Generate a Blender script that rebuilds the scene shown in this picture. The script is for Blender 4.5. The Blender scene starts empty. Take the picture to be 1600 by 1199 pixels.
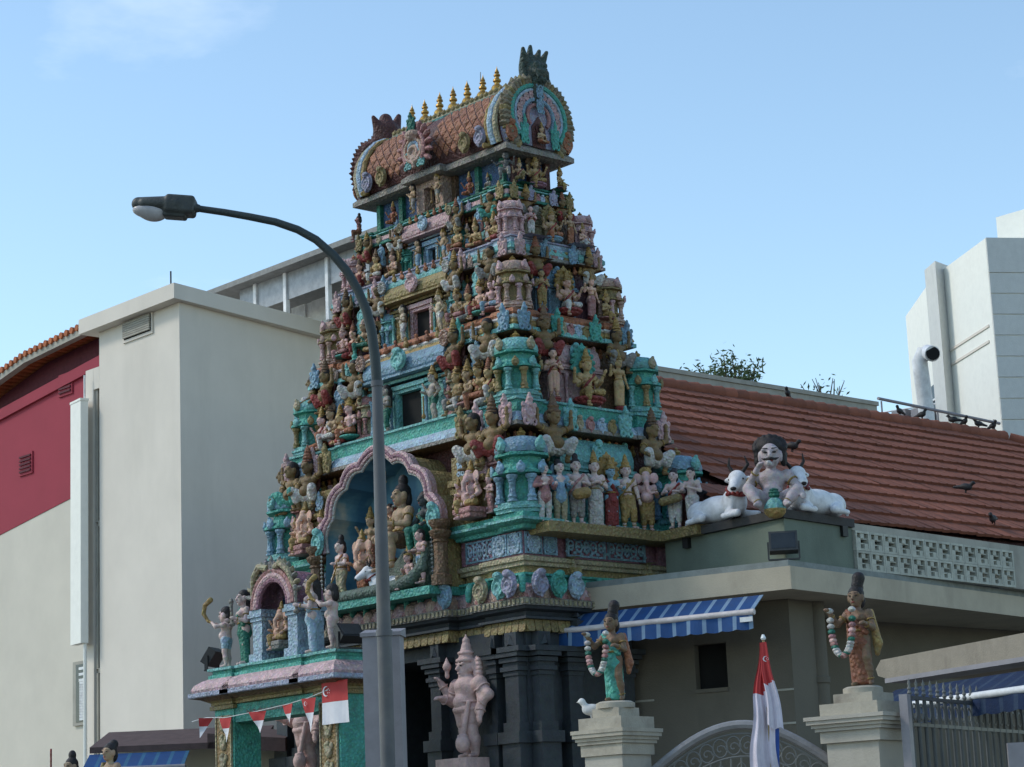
import bpy, bmesh, math, random
import numpy as np
from mathutils import Vector, Matrix

sc = bpy.context.scene
COL = sc.collection
random.seed(7)
R_ = math.radians

# ------------------------------------------------------------------ camera
F_PX = 3568.6                      # focal length for a 1600 px wide picture
CAM = np.array([25.238, -22.671, 1.6])
_yaw, _pit, _rol = R_(-48.16634), R_(12.20991), R_(-2.378376)
_r = np.array([math.cos(_yaw), -math.sin(_yaw), 0.0])
_f = np.array([math.sin(_yaw)*math.cos(_pit), math.cos(_yaw)*math.cos(_pit), math.sin(_pit)])
_u = np.cross(_r, _f)
C_RIGHT = _r*math.cos(_rol) + _u*math.sin(_rol)
C_UP = -_r*math.sin(_rol) + _u*math.cos(_rol)
C_FWD = _f
cam_data = bpy.data.cameras.new('camera')
cam = bpy.data.objects.new('camera', cam_data)
COL.objects.link(cam)
cam.matrix_world = Matrix(((C_RIGHT[0], C_UP[0], -C_FWD[0], CAM[0]),
                           (C_RIGHT[1], C_UP[1], -C_FWD[1], CAM[1]),
                           (C_RIGHT[2], C_UP[2], -C_FWD[2], CAM[2]),
                           (0, 0, 0, 1)))
cam_data.sensor_width = 36.0
cam_data.lens = F_PX/1600*36.0
cam_data.clip_start = 0.1
cam_data.clip_end = 6000
sc.camera = cam

# ------------------------------------------------------------------ light
SUN_EL, SUN_DIR = R_(42), (-0.70, -0.714)
world = bpy.data.worlds.new('World')
sc.world = world
world.use_nodes = True
_n, _l = world.node_tree.nodes, world.node_tree.links
sky = _n.new('ShaderNodeTexSky')
sky.sky_type = 'NISHITA'
sky.sun_disc = False
sky.sun_elevation = SUN_EL
sky.sun_rotation = math.atan2(SUN_DIR[0], SUN_DIR[1])
sky.air_density = 1.0
sky.dust_density = 0.4
sky.ozone_density = 0.45
bg = _n['Background']
bg.inputs['Strength'].default_value = 0.15
# thin high cloud mixed into the sky by direction
tc = _n.new('ShaderNodeTexCoord')
mp = _n.new('ShaderNodeMapping'); mp.inputs['Scale'].default_value = (1.0, 1.0, 2.6)
nz = _n.new('ShaderNodeTexNoise'); nz.inputs['Scale'].default_value = 5.5
nz.inputs['Detail'].default_value = 7; nz.inputs['Roughness'].default_value = 0.55
rp = _n.new('ShaderNodeValToRGB')
rp.color_ramp.elements[0].position = 0.63; rp.color_ramp.elements[0].color = (0, 0, 0, 1)
rp.color_ramp.elements[1].position = 0.85; rp.color_ramp.elements[1].color = (0.34, 0.34, 0.34, 1)
mx = _n.new('ShaderNodeMixRGB'); mx.inputs['Color2'].default_value = (6.2, 6.6, 7.0, 1)
_l.new(tc.outputs['Generated'], mp.inputs['Vector']); _l.new(mp.outputs['Vector'], nz.inputs['Vector'])
_l.new(nz.outputs['Fac'], rp.inputs['Fac']); _l.new(rp.outputs['Color'], mx.inputs['Fac'])
hz = _n.new('ShaderNodeVectorMath'); hz.operation = 'MULTIPLY'; hz.inputs[1].default_value = (1.0, 1.065, 1.02)
_l.new(sky.outputs['Color'], hz.inputs[0]); _l.new(hz.outputs[0], mx.inputs['Color1']); _l.new(mx.outputs['Color'], bg.inputs['Color'])

sun_data = bpy.data.lights.new('sun', 'SUN')
sun_data.energy = 1.15
sun_data.angle = R_(12)
sun_data.color = (1.0, 0.93, 0.82)
sun = bpy.data.objects.new('sun', sun_data)
COL.objects.link(sun)
_sd = Vector((SUN_DIR[0]*math.cos(SUN_EL), SUN_DIR[1]*math.cos(SUN_EL), math.sin(SUN_EL)))
sun.rotation_euler = _sd.to_track_quat('Z', 'Y').to_euler()
sun.location = (-40, 0, 60)

vs = sc.view_settings
vs.view_transform = 'Standard'
vs.look = 'None'
vs.gamma = 1.0
vs.use_curve_mapping = False
vs.exposure = 0.56
sc.cycles.max_bounces = 5
sc.cycles.diffuse_bounces = 3
sc.cycles.use_denoising = True

# ------------------------------------------------------------------ helpers
def ray(u, v):
    return C_RIGHT*((u-800)/F_PX) - C_UP*((v-599.5)/F_PX) + C_FWD

def on(u, v, x=None, y=None, z=None, depth=None):
    """world point seen at photo pixel (u, v) on a plane of known x, y, z or depth"""
    d = ray(u, v)
    if x is not None: t = (x-CAM[0])/d[0]
    elif y is not None: t = (y-CAM[1])/d[1]
    elif z is not None: t = (z-CAM[2])/d[2]
    else: t = depth
    return CAM + d*t

def lin(c):
    c = c/255.0
    return c/12.92 if c <= 0.04045 else ((c+0.055)/1.055)**2.4

MATS = {}
def mat(name, col, rough=0.6, var=0.18, scale=6.0, dirt=0.25, dirt_col=(0.05, 0.045, 0.04), bump=0.25,
        bscale=40.0, spec=0.35, rnd=0.0, streak=0.0, metal=0.0, accent=0.0, dscale=None, carve=0.0):
    """painted / plastered surface: base colour, mottling, grime patches, rain streaks, fine relief"""
    if name in MATS: return MATS[name]
    m = bpy.data.materials.new(name); m.use_nodes = True
    n, l = m.node_tree.nodes, m.node_tree.links
    b = n['Principled BSDF']
    b.inputs['Roughness'].default_value = rough
    b.inputs['Specular IOR Level'].default_value = spec
    b.inputs['Metallic'].default_value = metal
    tcn = n.new('ShaderNodeTexCoord')
    geo = n.new('ShaderNodeNewGeometry')
    oi = n.new('ShaderNodeObjectInfo')
    add = n.new('ShaderNodeVectorMath'); add.operation = 'ADD'
    l.new(geo.outputs['Position'], add.inputs[0])
    rs = n.new('ShaderNodeMath'); rs.operation = 'MULTIPLY'; rs.inputs[1].default_value = 37.0
    l.new(oi.outputs['Random'], rs.inputs[0]); l.new(rs.outputs[0], add.inputs[1])
    n1 = n.new('ShaderNodeTexNoise'); n1.inputs['Scale'].default_value = scale
    n1.inputs['Detail'].default_value = 6; n1.inputs['Roughness'].default_value = 0.62
    l.new(add.outputs[0], n1.inputs['Vector'])
    r1 = n.new('ShaderNodeMapRange'); r1.inputs[1].default_value = 0.3; r1.inputs[2].default_value = 0.7
    r1.inputs[3].default_value = 1.0-var; r1.inputs[4].default_value = 1.0+var
    l.new(n1.outputs['Fac'], r1.inputs[0])
    vm = n.new('ShaderNodeVectorMath'); vm.operation = 'SCALE'; vm.inputs[0].default_value = col
    l.new(r1.outputs[0], vm.inputs['Scale'])
    cur = vm.outputs[0]
    if rnd:
        r2 = n.new('ShaderNodeMapRange'); r2.inputs[3].default_value = 1.0-rnd; r2.inputs[4].default_value = 1.0+rnd
        l.new(oi.outputs['Random'], r2.inputs[0])
        v2 = n.new('ShaderNodeVectorMath'); v2.operation = 'SCALE'
        l.new(cur, v2.inputs[0]); l.new(r2.outputs[0], v2.inputs['Scale']); cur = v2.outputs[0]
    if accent:
        n4 = n.new('ShaderNodeTexNoise'); n4.inputs['Scale'].default_value = 17.0; n4.inputs['Detail'].default_value = 3
        l.new(add.outputs[0], n4.inputs['Vector'])
        v3 = n.new('ShaderNodeVectorMath'); v3.operation = 'MULTIPLY_ADD'
        v3.inputs[1].default_value = (2.6*accent,)*3; v3.inputs[2].default_value = (1-1.3*accent,)*3
        l.new(n4.outputs['Color'], v3.inputs[0])
        v4 = n.new('ShaderNodeVectorMath'); v4.operation = 'MULTIPLY'
        l.new(cur, v4.inputs[0]); l.new(v3.outputs[0], v4.inputs[1]); cur = v4.outputs[0]
    if dirt:
        n2 = n.new('ShaderNodeTexNoise'); n2.inputs['Scale'].default_value = dscale or scale*0.45
        n2.inputs['Detail'].default_value = 8; n2.inputs['Roughness'].default_value = 0.7
        if streak:
            mpp = n.new('ShaderNodeMapping'); mpp.inputs['Scale'].default_value = (1.0, 1.0, streak)
            l.new(add.outputs[0], mpp.inputs['Vector']); l.new(mpp.outputs['Vector'], n2.inputs['Vector'])
        else:
            l.new(add.outputs[0], n2.inputs['Vector'])
        r3 = n.new('ShaderNodeMapRange'); r3.inputs[1].default_value = 0.50; r3.inputs[2].default_value = 0.74
        r3.inputs[4].default_value = dirt
        l.new(n2.outputs['Fac'], r3.inputs[0])
        mxx = n.new('ShaderNodeMixRGB'); mxx.inputs['Color2'].default_value = (*dirt_col, 1)
        l.new(r3.outputs[0], mxx.inputs['Fac']); l.new(cur, mxx.inputs['Color1']); cur = mxx.outputs[0]
    cv = None
    if carve:
        vo = n.new('ShaderNodeTexVoronoi'); vo.feature = 'F1'; vo.inputs['Scale'].default_value = 19.0
        l.new(add.outputs[0], vo.inputs['Vector'])
        cv = n.new('ShaderNodeMapRange'); cv.inputs[1].default_value = 0.70; cv.inputs[2].default_value = 0.10; cv.interpolation_type = 'SMOOTHSTEP'
        l.new(vo.outputs['Distance'], cv.inputs[0])
        cm = n.new('ShaderNodeMapRange'); cm.inputs[3].default_value = 1.0-carve; cm.inputs[4].default_value = 1.0  # painted crevice shade: colour darkens in the hollows of the relief
        l.new(cv.outputs[0], cm.inputs[0])
        v5 = n.new('ShaderNodeVectorMath'); v5.operation = 'SCALE'
        l.new(cur, v5.inputs[0]); l.new(cm.outputs[0], v5.inputs['Scale']); cur = v5.outputs[0]
    l.new(cur, b.inputs['Base Color'])
    if bump:
        n3 = n.new('ShaderNodeTexNoise'); n3.inputs['Scale'].default_value = bscale; n3.inputs['Detail'].default_value = 4
        l.new(add.outputs[0], n3.inputs['Vector'])
        bp = n.new('ShaderNodeBump'); bp.inputs['Strength'].default_value = bump; bp.inputs['Distance'].default_value = 0.02
        
        if cv:
            ad = n.new('ShaderNodeMath'); ad.operation = 'ADD'; l.new(n3.outputs['Fac'], ad.inputs[0]); l.new(cv.outputs[0], ad.inputs[1]); l.new(ad.outputs[0], bp.inputs['Height'])
        else: l.new(n3.outputs['Fac'], bp.inputs['Height'])
        l.new(bp.outputs['Normal'], b.inputs['Normal'])
    MATS[name] = m
    return m

def paint(name, col, **k):
    d = dict(rough=0.6, var=0.20, scale=7.0, dirt=0.50, dirt_col=(0.06, 0.05, 0.04), bump=0.7, bscale=30.0, rnd=0.12, accent=0.18, dscale=6.0)
    if 'skin' not in name and 'hair' not in name: d['carve'] = 0.25
    d.update(k)
    return mat(name, col, **d)

teal = paint('teal_paint', (0.085, 0.37, 0.30))
teal_dk = paint('dark_green_paint', (0.03, 0.17, 0.12))
aqua = paint('aqua_paint', (0.19, 0.45, 0.43))
blue = paint('blue_paint', (0.22, 0.36, 0.46))
blue_dk = paint('deep_blue_paint', (0.06, 0.12, 0.24))
pale_blue = paint('pale_blue_paint', (0.36, 0.48, 0.58))
lilac = paint('lilac_paint', (0.33, 0.32, 0.42))
pink = paint('pink_paint', (0.56, 0.37, 0.37))
rose = paint('rose_paint', (0.40, 0.20, 0.19))
mauve = paint('mauve_paint', (0.26, 0.13, 0.17))
peach = paint('peach_paint', (0.48, 0.33, 0.26))
ochre = paint('ochre_paint', (0.29, 0.22, 0.095))
cream = paint('cream_paint', (0.38, 0.33, 0.21))
orange = paint('orange_paint', (0.36, 0.14, 0.07))
yellow = paint('yellow_paint', (0.37, 0.25, 0.09))
red = paint('red_paint', (0.27, 0.045, 0.04))
brown = paint('brown_paint', (0.17, 0.10, 0.055))
maroon = paint('maroon_paint', (0.10, 0.035, 0.03))
white_p = paint('white_paint', (0.58, 0.56, 0.52))
grey_p = paint('grey_paint', (0.26, 0.25, 0.23))
grey_blk = paint('dark_blue_grey_granite', (0.034, 0.040, 0.046), dirt=0.3, dirt_col=(0.02, 0.02, 0.02), carve=0, bump=0.3)
stone_lip = paint('weathered_grey_cement', (0.24, 0.22, 0.19), dirt=0.6)
terr = paint('terracotta_paint', (0.29, 0.115, 0.065))
skin_peach = paint('peach_skin_paint', (0.55, 0.34, 0.25), rnd=0.16)
skin_pink = paint('pink_skin_paint', (0.56, 0.36, 0.33), rnd=0.10)
skin_tan = paint('tan_skin_paint', (0.38, 0.26, 0.16), rnd=0.18)
skin_brown = paint('bronze_skin_paint', (0.18, 0.115, 0.05), rnd=0.2)
skin_dark = paint('dark_skin_paint', (0.05, 0.055, 0.055))
skin_pale = paint('pale_skin_paint', (0.55, 0.42, 0.38), dirt=0.45, rnd=0.08)
skin_blue = paint('blue_skin_paint', (0.20, 0.34, 0.42))
gold = paint('gold_paint', (0.36, 0.23, 0.07), rough=0.45, dirt=0.6)
hair_m = paint('black_hair_paint', (0.018, 0.014, 0.014), dirt=0.1)
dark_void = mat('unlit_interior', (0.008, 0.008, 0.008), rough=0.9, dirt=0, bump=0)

class MB:
    """collects shapes with a material index; build() links ONE mesh object"""
    def __init__(s): s.v = []; s.f = []; s.m = []
    def add(s, vs, fs, mi=0):
        o = len(s.v); s.v += [tuple(map(float, p)) for p in vs]
        s.f += [tuple(i+o for i in f) for f in fs]; s.m += [mi]*len(fs); return s
    def box(s, c, d, mi=0, rz=0.0):
        cx, cy, cz = c; hx, hy, hz = d[0]/2, d[1]/2, d[2]/2
        ca, sa = math.cos(rz), math.sin(rz); vs = []
        for z in (-hz, hz):
            for x, y in ((-hx, -hy), (hx, -hy), (hx, hy), (-hx, hy)):
                vs.append((cx+x*ca-y*sa, cy+x*sa+y*ca, cz+z))
        return s.add(vs, [(3, 2, 1, 0), (4, 5, 6, 7), (0, 1, 5, 4), (1, 2, 6, 5), (2, 3, 7, 6), (3, 0, 4, 7)], mi)
    def bx(s, x0, x1, y0, y1, z0, z1, mi=0):
        return s.box(((x0+x1)/2, (y0+y1)/2, (z0+z1)/2), (x1-x0, y1-y0, z1-z0), mi)
    def prism(s, poly, z0, z1, mi=0):
        n = len(poly); vs = [(p[0], p[1], z0) for p in poly]+[(p[0], p[1], z1) for p in poly]
        return s.add(vs, [tuple(range(n-1, -1, -1)), tuple(range(n, 2*n))]+[(i, (i+1) % n, n+(i+1) % n, n+i) for i in range(n)], mi)
    def extr(s, poly3, vec, mi=0):
        """extrude any planar polygon of 3-D points by a vector"""
        n = len(poly3); v = Vector(vec); a = [Vector(p) for p in poly3]
        vs = a+[p+v for p in a]
        return s.add(vs, [tuple(range(n-1, -1, -1)), tuple(range(n, 2*n))]+[(i, (i+1) % n, n+(i+1) % n, n+i) for i in range(n)], mi)
    def tube(s, path, r, n=8, mi=0, cap=True, closed=False):
        P = [Vector(p) for p in path]; k = len(P); rr = r if hasattr(r, '__len__') else [r]*k
        vs = []; prev = None
        for i in range(k):
            if closed: t = (P[(i+1) % k]-P[i-1])
            else: t = (P[min(i+1, k-1)]-P[max(i-1, 0)])
            t.normalize()
            if prev is None:
                a = Vector((0, 0, 1)) if abs(t.z) < 0.9 else Vector((0, 1, 0))
                u = t.cross(a).normalized()
            else:
                u = (prev-t*prev.dot(t)).normalized()
            prev = u; w = t.cross(u)
            for j in range(n):
                an = 2*math.pi*j/n
                vs.append(P[i]+(u*math.cos(an)+w*math.sin(an))*rr[i])
        fs = []
        kk = k if closed else k-1
        for i in range(kk):
            for j in range(n):
                a, b = i*n+j, i*n+(j+1) % n
                c, d = ((i+1) % k)*n+(j+1) % n, ((i+1) % k)*n+j
                fs.append((a, b, c, d))
        if cap and not closed: fs += [tuple(range(n-1, -1, -1)), tuple(range((k-1)*n, k*n))]
        return s.add(vs, fs, mi)
    def lathe(s, prof, n=12, c=(0, 0, 0), mi=0, ph=0.0, sq=None):
        """prof: (radius, z) or (radius, z, mi); sq gives radius multipliers round the axis"""
        vs = []; k = len(prof)
        for p in prof:
            for j in range(n):
                a = 2*math.pi*j/n+ph; q = p[0]*(sq[j] if sq else 1)
                vs.append((c[0]+q*math.cos(a), c[1]+q*math.sin(a), c[2]+p[1]))
        o = len(s.v); s.v += vs
        for i in range(k-1):
            for j in range(n):
                s.f.append((o+i*n+j, o+i*n+(j+1) % n, o+(i+1)*n+(j+1) % n, o+(i+1)*n+j)); s.m.append(prof[i][2] if len(prof[i]) > 2 else mi)
        s.f.append(tuple(o+j for j in range(n-1, -1, -1))); s.m.append(mi)
        s.f.append(tuple(o+(k-1)*n+j for j in range(n))); s.m.append(prof[-1][2] if len(prof[-1]) > 2 else mi)
        return s
    def mesh(s, name, mats, smooth=False):
        me = bpy.data.meshes.new(name); me.from_pydata(s.v, [], s.f)
        for m in (mats if isinstance(mats, (list, tuple)) else [mats]): me.materials.append(m)
        if any(s.m): me.polygons.foreach_set('material_index', s.m)
        if smooth:
            me.polygons.foreach_set('use_smooth', [True]*len(s.f))
            try: me.set_sharp_from_angle(angle=R_(40))
            except Exception: pass
        me.update(); return me
    def build(s, name, mats, parent=None, loc=(0, 0, 0), smooth=False, rz=0.0):
        return put(name, s.mesh(name, mats, smooth), parent, loc, rz)

def put(name, me, parent=None, loc=(0, 0, 0), rz=0.0, scale=1.0, mats=None):
    o = bpy.data.objects.new(name, me); COL.objects.link(o)
    o.location = loc; o.rotation_euler = (0, 0, rz) if not hasattr(rz, '__len__') else rz
    o.scale = (scale,)*3 if not hasattr(scale, '__len__') else scale
    if parent is not None: o.parent = parent
    if mats is not None:
        for i, m in enumerate(mats if isinstance(mats, (list, tuple)) else [mats]):
            o.material_slots[i].link = 'OBJECT'; o.material_slots[i].material = m
    return o

def tag(o, label=None, cat=None, group=None, kind=None):
    if label: o['label'] = label
    if cat: o['category'] = cat
    if group: o['group'] = group
    if kind: o['kind'] = kind
    return o

def thing(name, label, cat, loc=(0, 0, 0), rz=0.0, group=None, scale=1.0):
    o = bpy.data.objects.new(name, None); COL.objects.link(o)
    o.empty_display_size = 0.2; o.location = loc; o.rotation_euler = (0, 0, rz); o.scale = (scale,)*3
    return tag(o, label, cat, group)

# ---- plan outlines and mouldings (counter-clockwise, axis-aligned, centred)
def plan(a, b, tw, rec, cw, cp, sw, sp):
    """corner blocks of width tw, walls recessed by rec, centre bays (half widths cw / sw) standing cp / sp proud of the recess"""
    def side(half, t, r, c, p):
        q = [(-half, 0), (-half+t, 0), (-half+t, r)]
        if c > 0: q += [(-c, r), (-c, r-p), (c, r-p), (c, r)]
        return q+[(half-t, r), (half-t, 0)]
    P = []
    for x, d in side(a, tw, rec, cw, cp): P.append((x, -b+d))
    for y, d in side(b, tw, rec, sw, sp): P.append((a-d, y))
    for x, d in side(a, tw, rec, cw, cp): P.append((-x, b-d))
    for y, d in side(b, tw, rec, sw, sp): P.append((-a+d, -y))
    return P

def offset(poly, d):
    n = len(poly); out = []
    for i in range(n):
        p0, p1, p2 = Vector(poly[i-1]), Vector(poly[i]), Vector(poly[(i+1) % n])
        e1, e2 = (p1-p0).normalized(), (p2-p1).normalized()
        n1, n2 = Vector((e1.y, -e1.x)), Vector((e2.y, -e2.x))
        k = 1+n1.dot(n2)
        out.append(p1+(n1+n2)*(d/max(k, 0.3)))
    return out

def moulding(mb, poly, prof, cap=True):
    """sweep prof = [(offset, z, material)] round the plan outline"""
    n = len(poly); o = len(mb.v)
    for d, z, m in prof:
        for p in offset(poly, d): mb.v.append((p.x, p.y, z))
    for i in range(len(prof)-1):
        for j in range(n):
            mb.f.append((o+i*n+j, o+i*n+(j+1) % n, o+(i+1)*n+(j+1) % n, o+(i+1)*n+j)); mb.m.append(prof[i][2])
    if cap:
        mb.f.append(tuple(o+j for j in range(n-1, -1, -1))); mb.m.append(prof[0][2])
        mb.f.append(tuple(o+(len(prof)-1)*n+j for j in range(n))); mb.m.append(prof[-1][2])
    return mb

# ---- sculpting: smooth union of simple solids, meshed as one continuous surface (surface nets)
def cap(a, b, ra, rb=None): return ('c', np.array(a, float), np.array(b, float), ra, ra if rb is None else rb)
def ell(c, r): return ('e', np.array(c, float), np.array(r if hasattr(r, '__len__') else (r, r, r), float))
def tor(c, nrm, Rr, r): return ('t', np.array(c, float), np.array(nrm, float)/np.linalg.norm(nrm), Rr, r)
def rbox(c, h, r=0.01): return ('b', np.array(c, float), np.array(h, float), r)

def _bounds(p):
    if p[0] == 'c':
        r = max(p[3], p[4]); return np.minimum(p[1], p[2])-r, np.maximum(p[1], p[2])+r
    if p[0] == 'e': return p[1]-p[2], p[1]+p[2]
    if p[0] == 't': return p[1]-(p[3]+p[4]), p[1]+(p[3]+p[4])
    return p[1]-p[2]-p[3], p[1]+p[2]+p[3]

def _dist(p, X):
    if p[0] == 'c':
        ab = p[2]-p[1]; L = max(float(ab@ab), 1e-9)
        t = np.clip(((X-p[1])@ab)/L, 0, 1)
        return np.linalg.norm(X-p[1]-t[..., None]*ab, axis=-1)-(p[3]+(p[4]-p[3])*t)
    if p[0] == 'e':
        q = (X-p[1])/p[2]; k0 = np.linalg.norm(q, axis=-1); k1 = np.linalg.norm(q/p[2], axis=-1)+1e-9
        return k0*(k0-1)/k1
    if p[0] == 't':
        q = X-p[1]; h = q@p[2]; rr = np.linalg.norm(q-h[..., None]*p[2], axis=-1)-p[3]
        return np.sqrt(rr*rr+h*h)-p[4]
    q = np.abs(X-p[1])-p[2]
    return np.linalg.norm(np.maximum(q, 0), axis=-1)+np.minimum(q.max(-1), 0)-p[3]

_CORN = np.array([[i, j, k] for i in (0, 1) for j in (0, 1) for k in (0, 1)])
_EDG = [(a, b) for a in range(8) for b in range(8) if a < b and np.abs(_CORN[a]-_CORN[b]).sum() == 1]
def sculpt(name, prims, h, k=0.02, material=None):
    lo = np.min([_bounds(p)[0] for p in prims], 0)-3*h; hi = np.max([_bounds(p)[1] for p in prims], 0)+3*h
    N = np.ceil((hi-lo)/h).astype(int)+1
    D = np.full(N, 1.0)
    for p in prims:
        a, b = _bounds(p); mar = max(4*h, k*1.6)
        i0 = np.maximum(np.floor((a-mar-lo)/h).astype(int), 0); i1 = np.minimum(np.ceil((b+mar-lo)/h).astype(int)+1, N)
        if (i1 <= i0).any(): continue
        g = np.stack(np.meshgrid(*[lo[q]+h*np.arange(i0[q], i1[q]) for q in range(3)], indexing='ij'), -1)
        d = _dist(p, g); sl = tuple(slice(i0[q], i1[q]) for q in range(3)); o = D[sl]
        hh = np.clip(0.5+0.5*(o-d)/k, 0, 1)
        D[sl] = o*(1-hh)+d*hh-k*hh*(1-hh)
    S = D < 0
    n = N-1
    cs = [S[c[0]:n[0]+c[0], c[1]:n[1]+c[1], c[2]:n[2]+c[2]] for c in _CORN]
    cnt = sum(c.astype(np.int8) for c in cs)
    act = (cnt > 0) & (cnt < 8)
    idx = np.argwhere(act)
    vid = np.full(n, -1, np.int64); vid[act] = np.arange(len(idx))
    dv = np.stack([D[idx[:, 0]+c[0], idx[:, 1]+c[1], idx[:, 2]+c[2]] for c in _CORN], 1)
    acc = np.zeros((len(idx), 3)); w = np.zeros(len(idx))
    for a, b in _EDG:
        da, db = dv[:, a], dv[:, b]; m = (da < 0) != (db < 0)
        t = np.where(m, da/np.where(m, da-db, 1), 0)
        acc += np.where(m[:, None], _CORN[a]+(t[:, None])*(_CORN[b]-_CORN[a]), 0); w += m
    V = lo+h*(idx+acc/w[:, None])
    quads = []
    for ax in range(3):
        u, v = (ax+1) % 3, (ax+2) % 3
        sh = [slice(0, N[q]) for q in range(3)]
        s0 = list(sh); s1 = list(sh); s0[ax] = slice(0, N[ax]-1); s1[ax] = slice(1, N[ax])
        ch = S[tuple(s0)] != S[tuple(s1)]
        e = np.argwhere(ch)
        e = e[(e[:, u] > 0) & (e[:, v] > 0) & (e[:, u] < n[u]) & (e[:, v] < n[v])]
        if not len(e): continue
        flip = S[tuple(s0)][e[:, 0], e[:, 1], e[:, 2]]
        q = []
        for du, dw in ((-1, -1), (0, -1), (0, 0), (-1, 0)):
            c = e.copy(); c[:, u] += du; c[:, v] += dw
            q.append(vid[c[:, 0], c[:, 1], c[:, 2]])
        q = np.stack(q, 1); q[~flip] = q[~flip][:, ::-1]
        quads.append(q)
    Q = np.concatenate(quads)
    me = bpy.data.meshes.new(name)
    me.vertices.add(len(V)); me.vertices.foreach_set('co', V.astype(np.float32).ravel())
    me.loops.add(Q.size); me.loops.foreach_set('vertex_index', Q.astype(np.int32).ravel())
    me.polygons.add(len(Q)); me.polygons.foreach_set('loop_start', np.arange(0, Q.size, 4, dtype=np.int32))
    try: me.polygons.foreach_set('loop_total', np.full(len(Q), 4, dtype=np.int32))
    except Exception: pass
    me.polygons.foreach_set('use_smooth', np.ones(len(Q), bool))
    me.materials.append(material or white_p)
    me.update(calc_edges=True); me.validate()
    return me
# ------------------------------------------------------------------ sculpted prototypes
def scale_prims(P, S, off=(0, 0, 0), mirror=False):
    out = []; o = np.array(off, float)
    def tf(c):
        c = c.copy()
        if mirror: c[0] = -c[0]
        return c*S+o
    for p in P:
        if p[0] == 'c': out.append(('c', tf(p[1]), tf(p[2]), p[3]*S, p[4]*S))
        elif p[0] == 'e': out.append(('e', tf(p[1]), p[2]*S))
        elif p[0] == 't':
            nn = p[2].copy()
            if mirror: nn[0] = -nn[0]
            out.append(('t', tf(p[1]), nn, p[3]*S, p[4]*S))
        else: out.append(('b', tf(p[1]), p[2]*S, p[3]*S))
    return out

V3 = lambda *a: np.array(a, float)
LEGS = {   # pelvis height and, per side, knee / ankle / toe relative to (0,0,0) of the figure
 'stand': (0.50, [(0.062, -0.012, 0.28), (0.062, 0.012, 0.05), (0.08, -0.085, 0.022)], [(-0.062, -0.012, 0.28), (-0.062, 0.012, 0.05), (-0.08, -0.085, 0.022)]),
 'sway': (0.50, [(0.085, -0.045, 0.29), (0.10, 0.0, 0.05), (0.13, -0.09, 0.022)], [(-0.05, -0.01, 0.28), (-0.05, 0.012, 0.05), (-0.07, -0.085, 0.022)]),
 'lotus': (0.09, [(0.21, -0.10, 0.07), (-0.02, -0.19, 0.05), (-0.09, -0.19, 0.04)], [(-0.21, -0.10, 0.07), (0.02, -0.16, 0.05), (0.09, -0.17, 0.04)]),
 'lalita': (0.09, [(0.21, -0.10, 0.08), (-0.03, -0.18, 0.06), (-0.10, -0.19, 0.05)], [(-0.11, -0.22, 0.08), (-0.10, -0.20, -0.14), (-0.11, -0.28, -0.17)]),
 'squat': (0.20, [(0.21, -0.14, 0.29), (0.15, -0.05, 0.045), (0.19, -0.13, 0.02)], [(-0.21, -0.14, 0.29), (-0.15, -0.05, 0.045), (-0.19, -0.13, 0.02)]),
 'kneel': (0.15, [(0.12, -0.18, 0.27), (0.11, -0.13, 0.035), (0.12, -0.21, 0.02)], [(-0.15, -0.19, 0.06), (-0.10, 0.04, 0.05), (-0.10, 0.12, 0.04)]),
 'chair': (0.34, [(0.12, -0.21, 0.33), (0.13, -0.20, 0.06), (0.15, -0.29, 0.03)], [(-0.12, -0.21, 0.33), (-0.11, -0.19, 0.06), (-0.13, -0.28, 0.03)]),
 'ground': (0.10, [(0.24, -0.17, 0.17), (0.13, -0.27, 0.04), (0.16, -0.34, 0.025)], [(-0.22, -0.18, 0.20), (-0.13, -0.29, 0.04), (-0.16, -0.36, 0.025)]),
}
# arms: (elbow from shoulder, wrist from elbow), x given for the +X side
A_DOWN = ((0.05, 0.0, -0.16), (0.02, -0.05, -0.15))
A_JOIN = ((0.06, -0.03, -0.15), (-0.13, -0.12, 0.05))
A_FRONT = ((0.05, -0.03, -0.155), (-0.02, -0.145, 0.03))
A_UP = ((0.13, -0.02, 0.05), (0.0, -0.01, 0.17))
A_RAISE = ((0.11, -0.02, -0.10), (0.04, -0.08, 0.14))
A_KNEE = ((0.10, -0.05, -0.13), (0.03, -0.12, -0.07))
A_WIDE = ((0.14, 0.0, -0.08), (0.10, -0.05, 0.10))
A_HIP = ((0.13, 0.02, -0.12), (-0.07, -0.06, -0.10))
A_MOUTH = ((0.09, -0.08, -0.12), (-0.11, -0.10, 0.16))
A_HOLD = ((0.07, -0.06, -0.13), (-0.10, -0.13, 0.0))

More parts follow.
